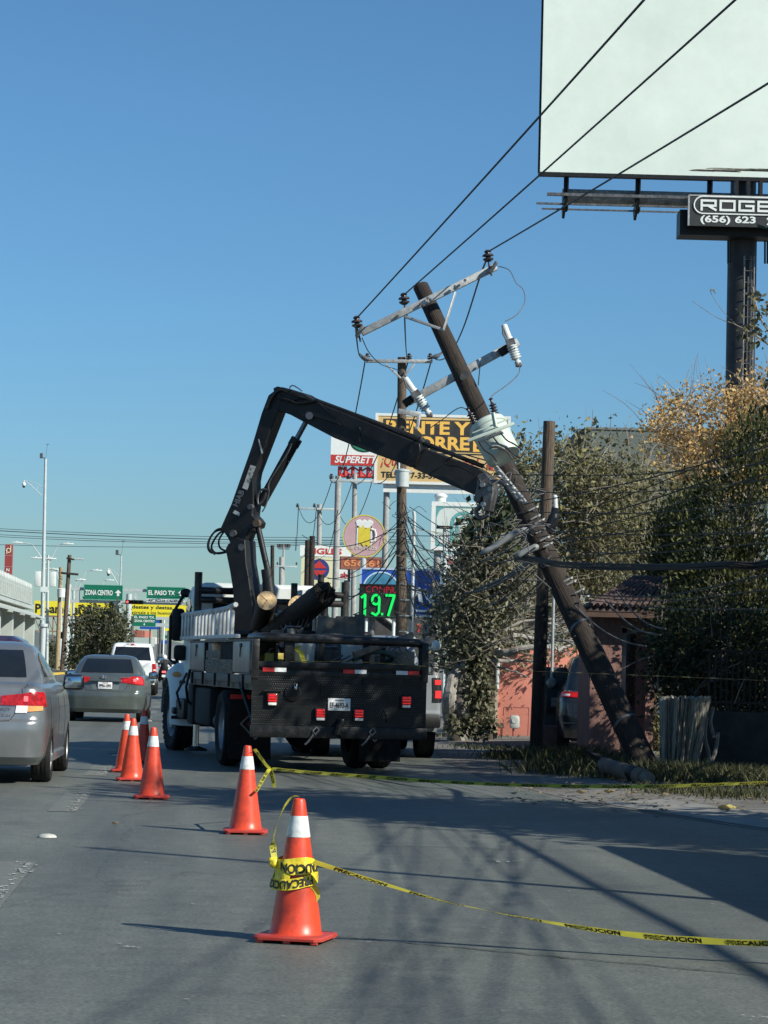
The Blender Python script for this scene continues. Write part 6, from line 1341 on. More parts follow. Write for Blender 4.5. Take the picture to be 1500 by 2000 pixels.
# shop building behind the truck
o, w, h = panel('shop_building', 'low dark shop front under the exchange rate display behind the truck', 'building', 700, 1204, 850, 1300, 84, mat('dark_shopfront', (.05, .05, .05), .7, var=.3), 6); rectp(o, -.9, .2, .25, 1.0, m_signwhite); put(o, '7', .75, .45, .15, .28, m_signred, .03)
mb = MB(); mb.box((.1, -.1, .45), (1.7, .06, .08), Matrix.Rotation(rad(35), 3, 'Y')); link('awning_strut', mb, m_white, o, False)

# ------------------------------------------------------------------ big unipole billboard
D = 75; u = 1/ppm(D)
m_bbface = mat('white_billboard_skin', (0.70, 0.785, 0.71), 0.5, var=.03, scale=.8, dirt=(.58, .67, .60), dscale=.35, damt=.5, bump=.35, bscale=1.1)
c = P(1440, 760, D); BX0 = P(1055, 334, D).x; BZ = P(1300, 341, D).z; base = Vector((P(1456, 600, D).x, D+.9, 0))
bb = thing('billboard', 'huge blank white billboard on a black pole at the upper right', 'billboard', Matrix.Translation(base))
BW = 14.6; BH = 7.4; x0 = BX0; yw = rad(0)
mb = MB(); mb.box((x0+BW/2, D+.12, BZ+BH/2), (BW, .16, BH)); link('billboard_face', mb, m_bbface, bb, smooth=False)
mb = MB(); mb.box((x0+BW/2, D+.15, BZ-.06), (BW+.1, .22, .12)); mb.box((x0-.03, D+.2, BZ+BH/2), (.06, .16, BH)); link('face_edge', mb, m_black, bb)
m_stain = mat('rust_stain', (.25, .23, .19), .8, var=.4); mb = MB(); rnd = random.Random(3)
for k in range(15):
    px = rnd.uniform(1370, 1560); py = rnd.uniform(329, 334); q = P(px, py, D+.03); l = rnd.uniform(.2, .9); mb.add([q+Vector((-l, 0, -.012)), q+Vector((l, 0, -.02)), q+Vector((l*.8, 0, .012)), q+Vector((-l*.7, 0, .016))], [(0, 1, 2, 3)])
link('stain', mb, m_stain, bb, smooth=False)
mb = MB(); mb.cyl((base.x, base.y, 0), (base.x, base.y, BZ-1.6), .45, .45, n=32); mb.cyl((base.x, base.y, BZ-1.6), (base.x, base.y, BZ+BH*.8), .40, n=24); mast = link('mast', mb, mat('black_mast_paint', (.02, .023, .03), .6, var=.3, scale=2, dirt=(.05, .05, .05), dscale=1.5, damt=.6), bb)
mb = MB(); m_tq = mat('mottled_grey_tube', (.27, .275, .26), .6, .2, var=.5, scale=9, stretch=(1.5, 6, 6), dirt=(.04, .04, .04), dscale=4, damt=.7)
ty = P(1300, 378, D).z; mb.cyl((P(1102, 378, D).x, base.y-.1, ty), (x0+BW-.4, base.y-.1, ty-.0), .22, n=20); link('torsion_tube', mb, m_tq, bb)
for px in (1107, 1248, 1389, 1530):
    x = P(px, 370, D).x; mb = MB(); mb.box((x, D+.5, (BZ+ty)/2-.1), (.12, .14, BZ-ty+.9)); mb.box((x+.06, D+.35, (BZ+ty)/2-.1), (.03, .3, BZ-ty+.85)); link('upright_beam', mb, m_black, bb)
    mb = MB(); mb.prism([(x-.05, D-.55, ty-.32), (x-.05, D+.9, ty-.36), (x-.05, D+.6, ty-.75)], (.08, 0, 0)); link('walkway_bracket', mb, m_black, bb)
zc = P(1200, 388, D).z; zd = P(1200, 404, D).z
mb = MB(); mb.box((x0+BW/2+.2, D-.45, zc), (BW, .12, .09)); mb.box((x0+BW/2+.1, D-.1, zd+.03), (BW+.4, .07, .06)); mb.box((x0+BW/2+.1, D+.4, zd-.04), (BW, .05, .05)); link('walkway_rail', mb, m_steel, bb)
mb = MB(); xq0, xq1 = P(1327, 430, D).x, P(1590, 430, D).x; mb.box(((xq0+xq1)/2, D+.3, P(1400, 437, D).z), (xq1-xq0, .9, 50*u)); link('equipment_box', mb, m_black, bb)
q = P(1440, 421, D); nm = thing('sign_board', 'black nameplate with white lettering and a phone number under the blank billboard', 'sign', Matrix.Translation((q.x+1.3, D-.62, q.z)))
wq = (200+120)*u; xo = -1.3-(1440-1339)*u
mb = MB(); mb.box((xo+wq/2, 0, 0), (wq, .08, 60*u)); link('panel', mb, mat('black_sign_board', (.028, .03, .03), .5, var=.15), nm, False)
mb = MB(); mb.box((xo+wq/2, -.01, 30*u), (wq, .09, .04)); mb.box((xo, -.01, 0), (.05, .09, 60*u)); link('frame', mb, m_galv, nm, False)
mb = MB(); cx, cz, rz = xo+28*u, 11*u, 17*u
pts = [(cx+200*u, cz+rz)]+[(cx+math.cos(a)*18*u, cz+math.sin(a)*rz) for a in [math.pi/2+k*math.pi/16 for k in range(17)]]+[(cx+200*u, cz-rz)]
mb.tube([(x, -.055, z) for x, z in pts], .025, 6); link('white_outline', mb, m_signwhite, nm, False)
def squ(mb, ch, x0_, w_, z0_, h_, t, y=-.055):
    L_ = {'R': [[(0, 0), (0, 1), (1, 1), (1, .45), (0, .45)], [(.45, .45), (1, 0)]], 'O': [[(0, 0), (0, 1), (1, 1), (1, 0), (0, 0)]], 'G': [[(1, 1), (0, 1), (0, 0), (1, 0), (1, .5), (.5, .5)]], 'E': [[(1, 1), (0, 1), (0, 0), (1, 0)], [(0, .5), (.9, .5)]]}[ch]
    for pl in L_:
        q_ = [(x0_+a*w_, z0_+b*h_) for a, b in pl]
        for a, b in zip(q_, q_[1:]):
            y -= .0012; a = Vector((a[0], y, a[1])); b = Vector((b[0], y, b[1])); d = (b-a).normalized(); s = Vector((-d.z, 0, d.x))*t/2; e = d*t*.5; mb.add([a-s-e, b-s+e, b+s+e, a+s-e], [(0, 1, 2, 3)])
mb = MB()
for i, ch in enumerate('ROGER'): squ(mb, ch, xo+(25+37*i)*u, 27*u, 2*u, 18*u, 4.4*u, -.055-.0005*i)
link('lettering', mb, m_signwhite, nm, False, smooth=False)
mb = MB(); write(mb, '(656) 623', flat(-.055), xo+77*u, -18*u, 108*u, 18*u, .03); write(mb, '2', flat(-.055), xo+157*u, -18*u, 9*u, 15*u, .03); write(mb, '0909', flat(-.055), xo+200*u, -18*u, 55*u, 15*u, .03); link('lettering', mb, m_signwhite, nm, False, smooth=False)
for px in (1422, 1427, 1494, 1499):
    mb = MB(); a, b = P(px, 470, D+.2), P(px, 515, D+.2); mb.cyl(a, b, .03); link('hanging_rod', mb, m_black, bb)
mb = MB(); xa, xb = P(1455, 600, D).x, P(1474, 600, D).x; yl = base.y-.62; zt = P(1460, 497, D).z
for x in (xa, xb): mb.cyl((x, yl, 3), (x, yl, zt), .03, n=8)
for k in range(int((zt-3.2)/.36)): mb.cyl((xa, yl, zt-.1-k*.36), (xb, yl, zt-.1-k*.36), .02, n=6)
mb.cyl(((xa+xb)/2+.05, yl+.1, 3), ((xa+xb)/2+.05, yl+.1, zt), .04, n=8); link('ladder', mb, m_steel, bb)
for px in (1438, 1461, 1485): mb = MB(); a = P(px, 372, D-.2); mb.box(a, (.1, .3, .6)); link('bracket_fin', mb, m_black, bb)

# ------------------------------------------------------------------ left side: station, lamps, gantries
st = thing('bus_station', 'pale grey elevated bus station with a row of columns at the left edge', 'building', Matrix.Translation(road_pt(-13, 120)))
m_grey = mat('station_grey', (.43, .47, .44), .6, var=.07, scale=1, dirt=(.34, .38, .36), dscale=.4, damt=.5)
yA = 158.0; uA = None
pe = P(58, 1165, yA); uS = (Vector((pe.x, yA, 0))).dot(ROADN)
def S(du, y, z): v = road_pt(uS+du, y); return Vector((v.x, v.y, z))
zt, zb = P(58, 1151, yA).z, P(58, 1182, yA).z
yn = 70
mb = MB(); mb.prism([S(0, yn, zb), S(0, yn, zt), S(0, yA, zt), S(0, yA, zb)], ROADN*-.5); mb.prism([S(-9, yA, zb), S(-9, yA, zt), S(0, yA, zt), S(0, yA, zb)], Vector((0, -.4, 0))); par = link('parapet', mb, m_grey, st)
for k in range(44): y = yn+1+k*2.0; mb = MB(); mb.ball(S(.1, y, zt+.05), .36, (.6, 1, .8), 10, 6); link('coping_scallop', mb, m_grey, par)
mb = MB()
for k in range(60): y = yn+k*1.46; mb.prism([S(.28, y, zb+.1), S(.28, y, zt-.25), S(.28, y+.10, zt-.25), S(.28, y+.10, zb+.1)], ROADN*.06)
link('panel_joint', mb, mat('station_joint', (.33, .36, .34), .7), par)
mb = MB(); mb.prism([S(.2, yn, zb-.1), S(-8, yn, zb-.0), S(-8, yA+3, zb-.0), S(.2, yA+3, zb-.1)], Vector((0, 0, .3))); mb.prism([S(.75, yn, zb-.75), S(0, yn, zb-.45), S(0, yA+3, zb-.45), S(.75, yA+3, zb-.75)], Vector((0, 0, .12))); link('canopy', mb, m_grey, st)
for k in range(9):
    y = yA+2-k*9.0; mb = MB(); mb.prism([S(-.35, y, .2), S(.3, y, .2), S(.3, y, zb-.5), S(-.35, y, zb-.5)], Vector((0, .55, 0))); mb.prism([S(-.3, y, zb-.75), S(.95, y, zb-.95), S(.95, y, zb-.80), S(-.3, y, zb-.45)], Vector((0, .25, 0))); link('column', mb, m_grey, st)
mb = MB(); mb.prism([S(-2.5, yn, .3), S(-2.5, yn, zb-.3), S(-2.5, yA, zb-.3), S(-2.5, yA, .3)], ROADN*.1); link('platform_glass', mb, mat('dark_station_glass', (.02, .035, .04), .3, var=.2), st)
mb = MB()
for k in range(9): y = yA-k*9-2.5; mb.prism([S(-1.2, y, .3), S(-1.2, y, zb-2.0), S(-1.2, y-4, zb-2.0), S(-1.2, y-4, .3)], ROADN*.1)
link('screen_wall', mb, m_grey, st)
# red pillar sign behind the station
o, w, h = panel('pillar_sign', 'tall red pillar sign with a pale emblem above the bus station', 'sign', 6, 1063, 20, 1300, 200, mat('dusty_red_sign', (.30, .05, .045), .6, var=.1), .5); u = 1/ppm(200); zt_ = h/2
T = Matrix.Translation((0, -.02, zt_-12*u)) @ Matrix.Rotation(rad(90), 4, 'X'); mb = MB(); mb.lathe([(3*u, .01), (5*u, .01), (5*u, .03), (3*u, .03)], 20, T, cap=False); mb.box((4.2*u, -.03, zt_-8*u), (1.8*u, .02, 12*u)); mb.box((-3.5*u, -.03, zt_-15*u), (1.8*u, .02, 8*u)); link('emblem', mb, mat('cream_print', (.72, .62, .42), .5), o, False, smooth=False)
for i, ch in enumerate('NU'): put(o, ch, 0, zt_-(50+9*i)*u, 6*u, 6*u, m_signwhite, .03)
rectp(o, 0, zt_-22*u, 14*u, .6*u, m_pink); rectp(o, 0, zt_-44*u, 14*u, .6*u, m_pink)
# tall camera mast
def camera_mast(label, px, top, d, arm_y, cam_px, r=.16, group='tall camera masts'):
    o, b, tz = upright('camera_mast', label, px-4, top, d, r, r*.55, m_galvgrey, 'camera mast', px_top=px+3, group=group); s = d/168
    mb = MB(); mb.cyl(b, b+Vector((0, 0, 3.4)), r*1.25, n=14); mb.cyl(b+Vector((0, 0, 3.4)), b+Vector((0, 0, 3.6)), r*2.0, n=14); link('mast_foot', mb, m_galvgrey, o)
    mb = MB(); mb.box(tz+Vector((-.3*s, 0, .2*s)), (.18*s, .2*s, .34*s)); mb.cyl(tz, tz+Vector((-.3*s, 0, .15*s)), .03*s); mb.cyl(tz, tz+Vector((.1*s, 0, 1.0*s)), .01*s); mb.box(tz+Vector((.1*s, 0, 1.0*s)), (.25*s, .03*s, .03*s)); link('antenna_box', mb, m_steel, o)
    a0, a1, c = P(px-2, arm_y+12, d), P(px-4, arm_y+28, d), P(cam_px, arm_y-2, d); mb = MB(); mb.tube(cr_pts([a0, a0.lerp(c, .5)+Vector((0, 0, .1)), c], 5), .02*s); mb.tube(cr_pts([a1, a1.lerp(c, .6)+Vector((0, 0, .05)), c], 5), .025*s)
    for k in (.3, .6): mb.cyl(a0.lerp(c, k), a1.lerp(c, k), .015*s)
    arm = link('camera_arm', mb, m_galvgrey, o)
    mb = MB(); mb.ball(c+Vector((0, 0, -.28*s)), .13*s, (1, 1, 1.2)); mb.cyl(c, c+Vector((0, 0, -.2*s)), .03*s); link('camera_housing', mb, m_white, arm)
    mb = MB(); mb.ball(c+Vector((0, 0, -.42*s)), .10*s); link('camera_dome', mb, m_black, arm); return o, b
o, b = camera_mast('tall pale camera mast nearest the camera, rising over the bus station roof', 86, 896, 165, 940, 47)
mb = MB()
for dx, z in ((-.45, 6.6), (.55, 6.6)): mb.box(b+Vector((dx, 0, z)), (.4, .3, 1.0), bev=.03)
mb.box(b+Vector((0, 0, 5.9)), (.5, .3, .35)); link('cabinet', mb, m_white, o)
camera_mast('small far camera mast rising behind the zona centro sign', 234, 1085, 330, 1112, 212, .16)
# double street lamps
for px, ty, d, arms, lab in ((92, 1062, 230, ((40, 1060), (127, 1062), (77, 1090), (93, 1091)), 'far street lamp with four heads just right of the near camera mast'), (118, 1112, 240, ((103, 1112), (110, 1112)), 'far street lamp with a low head left of the zona centro sign'), (142, 1130, 250, ((184, 1114), (152, 1132)), 'far street lamp with an angled arm left of the zona centro sign'), (190, 1140, 300, ((210, 1133), ), 'far street lamp peeping over the zona centro sign')):
    o, b, tz = upright('street_lamp', lab, px, ty+22, d, .16, .11, m_galvgrey, 'street lamp', px_top=px+2)
    for ax, ay in arms:
        e = P(ax, ay, d); mb = MB(); s = 1 if ax > px else -1; mb.tube([tz+Vector((0, 0, -1)), Vector((tz.x+(e.x-tz.x)*.6, tz.y, e.z-.1)), e], .05, 6); arm = link('lamp_arm', mb, m_galvgrey, o)
        mb = MB(); mb.box(e+Vector((s*.3, 0, 0)), (1.0, .35, .14), bev=.04); mb.box(e+Vector((s*.3, 0, .1)), (.12, .12, .1)); link('lamp_head', mb, m_white, arm)
# leaning wooden poles at the median
for px, pt, ty, d, m_, lab in ((112, 119, 1108, 225, mat('tan_pole_wood', (.34, .26, .15), .9, var=.2), 'thin tan wooden pole left of the traffic signal'), (122, 136, 1084, 222, m_woodgrey, 'leaning wooden pole with a dark crossarm by the traffic signal')):
    o, b, tz = upright('utility_pole', lab, px, ty, d, .22, .17, m_, px_top=pt, seed=px)
    if pt == 136:
        mb = MB(); bar(mb, P(119, 1119, d-.3), P(153, 1122, d-.3), .16, .2); bar(mb, P(130, 1090, d-.3), P(145, 1093, d-.3), .12, .16); link('crossarm', mb, m_wood, o)
        mb = MB(); mb.tube([P(143, 1092, d), P(156, 1092, d), P(164, 1093, d)], .07); link('lamp_arm', mb, m_galvgrey, o)
    else:
        T = Matrix.Translation(P(120, 1158, d-.6)); mb = MB(); mb.lathe([(.36, -.4), (.38, -.4), (.4, .32), (.42, .34), (.3, .42), (.01, .44)], 20, T); link('transformer', mb, m_white, o)
# median concrete base and vertical signals
def signal(mb, c, w, h, lens, horiz=False): pass
pb = P(128, 1303, 232)
o = thing('traffic_signal', 'red lit traffic signal on a grey post at the median, left of the round tree', 'traffic light', Matrix.Translation((pb.x, 232, 0)))
mb = MB(); mb.box((0, 0, .45), (1.5, 1.5, .9), bev=.05); link('footing', mb, mat('footing_concrete', (.42, .38, .28), .9, var=.2), o, False)
mb = MB(); mb.cyl((-.1, 0, .8), (.15, 0, 8.2), .2, .16, n=14); link('post', mb, m_galvgrey, o, False)
for (px, py, pw, ph, lens) in ((134, 1226, 9, 20, (0, 1)), (126, 1241, 18, 13, (1, 0))):
    c = P(px, py, 231.5); u = 1/ppm(231.5); mb = MB(); mb.box(c, (pw*u, .3, ph*u), bev=.03); hd = link('signal_head', mb, m_black, o)
    q = P(134, 1221, 231.3) if py < 1230 else P(130.5, 1242, 231.3); mb = MB(); mb.ball(q, 3*u, (1, .4, 1.2 if py > 1230 else .8), 12, 8); link('lit_lens', mb, m_redglow if py < 1230 else mat('orange_hand_lamp', (.8, .2, .05), .4, emit=(1, .2, .06), es=.5), hd)
# sign gantry
D = 228; u = 1/ppm(D); gz0, gz1 = P(230, 1176, D).z, P(230, 1152, D).z; xg0, xg1 = P(133, 1160, D).x, P(420, 1170, D).x
o = thing('sign_gantry', 'pale steel sign gantry spanning the road with the green signs on it', 'gantry', Matrix.Translation((xg0, D, 0)))
mb = MB(); mb.box(((xg0+xg1)/2, D, gz0), (xg1-xg0, .3, .28)); mb.box(((xg0+xg1)/2, D, gz1), (xg1-xg0, .3, .28)); link('beam', mb, m_galvgrey, o)
for px in (137, 153, 265, 310, 390): mb = MB(); x = P(px, 1160, D).x; mb.box((x, D, (gz0+gz1)/2), (.28, .26, gz1-gz0)); link('strut', mb, m_galvgrey, o)
for x in (xg0, xg1): mb = MB(); mb.cyl((x, D, 0), (x, D, gz1+.4), .28, n=16); link('column', mb, m_galvgrey, o)
m_sgreen = mat('highway_green', (.004, .155, .085), .45, var=.05)
def arrow(o, cx, cz, s, m, y=-.03, up=1):
    mb = MB(); mb.add([(cx+x*s, y, cz+z*s*up) for x, z in ((-.2, -.5), (.2, -.5), (.2, 0), (.55, 0), (0, .55), (-.55, 0), (-.2, 0))], [tuple(range(7))]); return link('arrow', mb, m, o, False, smooth=False)
o, w, h = panel('road_sign', 'green road sign reading zona centro on the gantry', 'road sign', 164, 1143, 239, 1171, D-.4, m_sgreen, .1, 0, mat('green_edge', (.05, .3, .2), .5), fw=.06); put(o, 'ZONA CENTRO', -w*.11, -.02*h, w*.72, h*.36, m_signwhite, .03); arrow(o, w*.39, -.02*h, h*.42, m_signwhite)
o, w, h = panel('road_sign', 'green road sign reading el paso tx on the gantry', 'road sign', 287, 1147, 361, 1169, D-.4, m_sgreen, .1, 0, mat('green_edge_b', (.05, .3, .2), .5), fw=.06); put(o, 'EL PASO TX', -w*.11, 0, w*.7, h*.42, m_signwhite, .03); arrow(o, w*.39, 0, h*.45, m_signwhite)
o, w, h = panel('road_sign', 'white street name plate under the el paso sign', 'road sign', 286, 1170, 361, 1177, D-.45, m_signwhite, .08); put(o, 'AV. AGUA CALIENTE', .02, 0, w*.92, h*.72, m_ink, .02)
for px0, px1, py, lab, lit in ((245, 280, 1176, 'horizontal traffic signal with a red lamp lit, hung below the gantry', 1), (364, 400, 1180, 'horizontal traffic signal beside the truck mirror', 0)):
    c = P((px0+px1)/2, py, D-.5); o = thing('traffic_signal', lab, 'traffic light', Matrix.Translation(c)); mb = MB(); mb.box((0, 0, 0), ((px1-px0)*u, .3, 8*u), bev=.04); hd = link('signal_head', mb, m_black, o, False)
    for k in range(4):
        mb = MB(); x = (-.38+.25*k)*(px1-px0)*u; T = Matrix.Translation((x, -.15, 0)) @ Matrix.Rotation(rad(90), 4, 'X'); mb.lathe([(3.1*u, 0), (3.1*u, .2), (2.8*u, .2), (2.8*u, 0)], 16, T, cap=False); link('visor', mb, m_black, hd, False)
        mb = MB(); mb.ball((x, -.14, 0), 2.7*u, (1, .3, 1), 14, 8); link('lens', mb, m_redglow if (k == 0 and lit) else m_blackgloss, hd, False)
    mb = MB(); mb.cyl((0, 0, 4*u), (0, .3, 10*u), .05); link('hanger', mb, m_galvgrey, o, False)
# yellow banner billboards
D = 262; u = 1/ppm(D); m_yb = mat('yellow_banner', (.80, .68, .03), .5, var=.03)
o, w, h = panel('billboard', 'left yellow banner billboard with black lettering behind the round tree', 'billboard', 67, 1175, 228, 1203, D, m_yb, .4); put(o, 'Pásame el desto', -6*u, -1*u, 145*u, 18*u, m_ink, .03)
mb = MB(); mb.box((0, .2, -h/2-.1), (w, .5, .15)); mb.box((0, .2, -h/2-1.7), (w, .1, .12))
for k in range(14): a = -w/2+k*w/13; b_ = a+w/13*(1 if k % 2 else -1); mb.cyl((a, .2, -h/2), (a, .2, -h/2-3.2), .06); mb.cyl((a, .2, -h/2-.1), (min(w/2, a+w/13), .2, -h/2-1.7), .05)
link('red_truss', mb, mat('rust_truss', (.24, .13, .10), .7, var=.2), o, False); posts(o, [-w*.4, 0, w*.4], -h/2, .18, m_steel)
o, w, h = panel('billboard', 'right yellow banner billboard above the small el paso sign', 'billboard', 245, 1180, 382, 1205, D-2, m_yb, .4); put(o, 'y destes y destas,', -20*u, 5*u, 90*u, 9*u, m_ink, .02); put(o, 'pregúntale a los buenos.', -22*u, -5.5*u, 92*u, 8*u, m_ink, .0); put(o, 'H', 54*u, 3*u, 7*u, 10*u, m_signred, .03)
mb = MB(); mb.box((0, .2, -h/2-.15), (w, .4, .25)); link('lower_rail', mb, m_steel, o, False); posts(o, [-w*.4, 0, w*.4], -h/2, .15, m_steel)
mb = MB(); c = P(229, 1180, D); mb.prism([c+Vector((-.9, 0, -.7)), c+Vector((0, 0, .35)), c+Vector((.25, 0, -.9))], (0, .3, 0)); tag(link('roof_gable', mb, mat('dark_slate', (.05, .07, .09), .7)), 'small dark pointed roof corner beside the left yellow banner', 'roof')
# second gantry far away
D = 250; u = 1/ppm(D)
o = thing('sign_gantry', 'far second gantry with small green signs over the road', 'gantry', Matrix.Translation((P(258, 1290, D).x, D, 0)))
mb = MB(); x0_, x1_ = P(250, 1215, D).x, P(430, 1215, D).x; mb.box(((x0_+x1_)/2, D+.3, P(330, 1221, D).z), (x1_-x0_, .4, .35)); mb.box(((x0_+x1_)/2, D+.3, P(330, 1208, D).z), (x1_-x0_, .3, .3)); link('beam', mb, m_galvgrey, o)
for x in (x0_, x1_): mb = MB(); mb.cyl((x, D+.3, 0), (x, D+.3, 8), .3); link('column', mb, m_galvgrey, o)
o, w, h = panel('road_sign', 'small far green sign reading el paso tx and zona centro', 'road sign', 260, 1200, 304, 1223, D, m_sgreen, .1); put(o, 'EL PASO TX.', 0, h*.26, w*.9, h*.2, m_signwhite, .03); put(o, 'ZONA CENTRO', 0, -h*.06, w*.9, h*.2, m_signwhite, .03); arrow(o, 0, -h*.34, h*.18, m_signwhite, -.03, -1)
o, w, h = panel('road_sign', 'far green sign half hidden by the truck mirror', 'road sign', 336, 1201, 360, 1224, D, m_sgreen, .1); put(o, 'SAN', 0, 0, w*.7, h*.25, m_signwhite, .03)
for x0, y0, x1, y1, d, m, lab in ((304, 1207, 314, 1218, 420, m_blue, 'small far blue sign beside the green el paso sign'), (273, 1224, 313, 1229, 400, m_blue, 'far narrow blue banner under the green el paso sign'), (321, 1227, 335, 1232, 420, m_yb, 'tiny far yellow sign left of the truck mirror'), (322, 1241, 342, 1247, 450, m_sgreen, 'tiny far green sign low over the road'), (306, 1251, 327, 1257, 450, m_blue, 'tiny far blue sign low over the road'), (291, 1245, 307, 1258, 430, m_signwhite, 'far white shop facade over the pickup roof'), (281, 1232, 291, 1252, 425, mat('salmon_facade', (.6, .25, .18), .7), 'far salmon coloured facade over the pickup roof'), (258, 1231, 278, 1244, 420, mat('brick_red', (.3, .1, .07), .8), 'far brick red facade behind the round tree'), (262, 1245, 296, 1262, 415, mat('sage_facade', (.40, .46, .42), .7), 'far pale green low building over the pickup roof')):
    o, w, h = panel('road_sign' if 'sign' in lab or 'banner' in lab else 'building', lab, 'sign' if 'sign' in lab or 'banner' in lab else 'building', x0, y0, x1, y1, d, m, .2 if 'sign' in lab else 6); posts(o, [0], 0, .12, m_steel, y=.3)
# far overpass wall and hazy town
mb = MB(); a, b = P(308, 1259, 480), P(380, 1259, 480); mb.prism([(a.x-6, 480, 0), (b.x+30, 480, 0), (b.x+30, 480, a.z-.4), (a.x-6, 480, a.z)], (0, 3, 0)); tag(link('overpass_wall', mb, mat('far_grey_wall', (.20, .22, .23), .9, var=.05)), 'far grey overpass wall closing the end of the road', 'wall')
mb = MB(); rows = []; rnd = random.Random(6)
for i in range(61): x = -700+i*22; hgt = 8+rnd.uniform(-3, 5)+6*math.sin(i*.35); rows.append([Vector((x, 1500, -2)), Vector((x, 1500, hgt)), Vector((x, 1700, hgt*.8))])
mb.grid(rows); struct('distant_hills', mb, mat('distant_hills', (.16, .19, .19), .95, var=.2, scale=.02))
o = thing('traffic_signal', 'far dark traffic signal on a slim pole before the overpass wall', 'traffic light', Matrix.Translation(P(313, 1300, 300)*1)); o.location.z = 0; ROOTM[o.name] = Matrix.Translation(o.location)
mb = MB(); mb.box(P(313, 1267, 300), (.5, .3, 1.2), bev=.04); link('signal_head', mb, m_black, o); mb = MB(); q = P(318, 1300, 300); mb.cyl((q.x, 300, 0), (q.x, 300, P(318, 1200, 300).z), .1); link('post', mb, m_white, o)

# ------------------------------------------------------------------ right side walls
def wallbox(name, label, x0, x1, ytop, d, m, thick=.2, cat='wall', z0=0.0, yaw=0.0):
    a, b = P(x0, ytop, d), P(x1, ytop, d); w = b.x-a.x; h = (a.z+b.z)/2-z0; o = thing(name, label, cat, at(((a.x+b.x)/2, d, z0), yaw)); mb = MB(); mb.box((0, thick/2, h/2), (w, thick, h), bev=.01); link('wall_face', mb, m, o, False); return o, w, h
m_pinkwall = mat('salmon_stucco', (0.74, 0.27, 0.20), 0.9, var=.07, scale=3, bump=.5, bscale=60, dirt=(.62, .30, .20), dscale=1.5, damt=.4)
o, w, h = wallbox('boundary_wall', 'sunlit salmon pink wall behind the stub pole with tree shadows on it', 967, 1320, 1264, 49.6, m_pinkwall, .25)
mb = MB(); mb.box((-w/2+.03, -.03, h/2), (.1, .08, h)); link('edge_trim', mb, mat('beige_trim', (.45, .36, .28), .9, var=.2), o, False)
m_meter = mat('meter_grey', (.42, .45, .42), .5, var=.1)
q = P(1005, 1410, 49.2); o = thing('gas_meter', 'pale gas meter on a pipe against the pink wall', 'meter', Matrix.Translation((q.x, 49.2, 0))); u = 1/ppm(49.2)
mb = MB(); mb.box((0, 0, q.z), (19*u, .2, 26*u), bev=.05); mb.cyl((0, -.11, q.z+.03), (0, -.1, q.z+.03), .06, n=14); link('meter_body', mb, m_meter, o, False)
mb = MB(); mb.tube([(-.02, 0, .02), (-.02, 0, q.z-.1)], .02); mb.tube([(-.22, .1, .45), (-.22, .05, .62), (.28, .05, .62), (.28, .05, .02)], .015); mb.tube([(-.05, .05, .62), (-.06, 0, q.z+.25)], .015); link('pipe', mb, mat('rusty_red_pipe', (.28, .09, .07), .7), o, False)
o, w, h = wallbox('infill', 'added dark gate half covered by the vine left of the pink wall', 905, 966, 1272, 50.2, m_blacksteel, .08, 'infill')  # dark panel added where a dark gap lies between vine and wall
mb = MB(); mb.box((w*.3, -.02, h*.5), (.05, .04, h*.95)); link('infill_bar', mb, m_steel, o, False)
m_dgreen = mat('dark_green_paint', (.035, .048, .045), .7, var=.15)
o, w, h = wallbox('meter_pillar', 'dark green pillar with a round electric meter beside the stub pole', 1061, 1115, 1303, 43, m_dgreen, .4, 'pillar')
u = 1/ppm(42.9); q = P(1078, 1334, 42.9); T = Matrix.Translation((q.x-ROOTM[o.name].translation.x, -.01, q.z)) @ Matrix.Rotation(rad(90), 4, 'X'); mb = MB(); mb.lathe([(.10, 0), (.10, .06), (.085, .10), (.06, .13), (.01, .135)], 24, T); link('electric_meter', mb, mat('meter_glass', (.16, .17, .16), .15, var=.2), o, False)
mb = MB(); qx = q.x-ROOTM[o.name].translation.x; mb.box((qx+.02, -.06, q.z-.33), (.24, .12, .34), bev=.02); bx_ = link('breaker_box', mb, m_black, o, False); mb = MB(); mb.box((qx+.03, -.125, q.z-.33), (.08, .02, .16)); link('breaker_window', mb, m_steel, bx_, False)
mb = MB(); mb.cyl((qx-.0, -.04, q.z+.1), (qx-.0, -.04, q.z+1.9), .028, n=10); link('conduit', mb, m_galv, o, False)
mb = MB(); q = P(1080, 1446, 42); mb.box((q.x, 42, .22), (.45, .5, .44), bev=.03); tag(link('crate', mb, mat('dull_maroon_plastic', (.07, .045, .05), .8, var=.2)), 'dull maroon crate at the foot of the dark green pillar', 'crate')
# fence rails by the driveway
o = thing('iron_fence', 'short black iron fence above the parked suv', 'fence', Matrix.Translation((P(1135, 1300, 46).x, 46, 0)))
mb = MB(); a, b = P(1113, 1314, 46), P(1165, 1314, 46); bar(mb, a, b, .03, .04); bar(mb, a-Vector((0, 0, .12)), b-Vector((0, 0, .12)), .03, .03); link('rail', mb, m_black, o)
for k in range(6): mb = MB(); p = a.lerp(b, (k+.4)/6); mb.cyl((p.x, 46, .1), (p.x, 46, p.z), .016, n=6); link('fence_bar', mb, m_black, o)
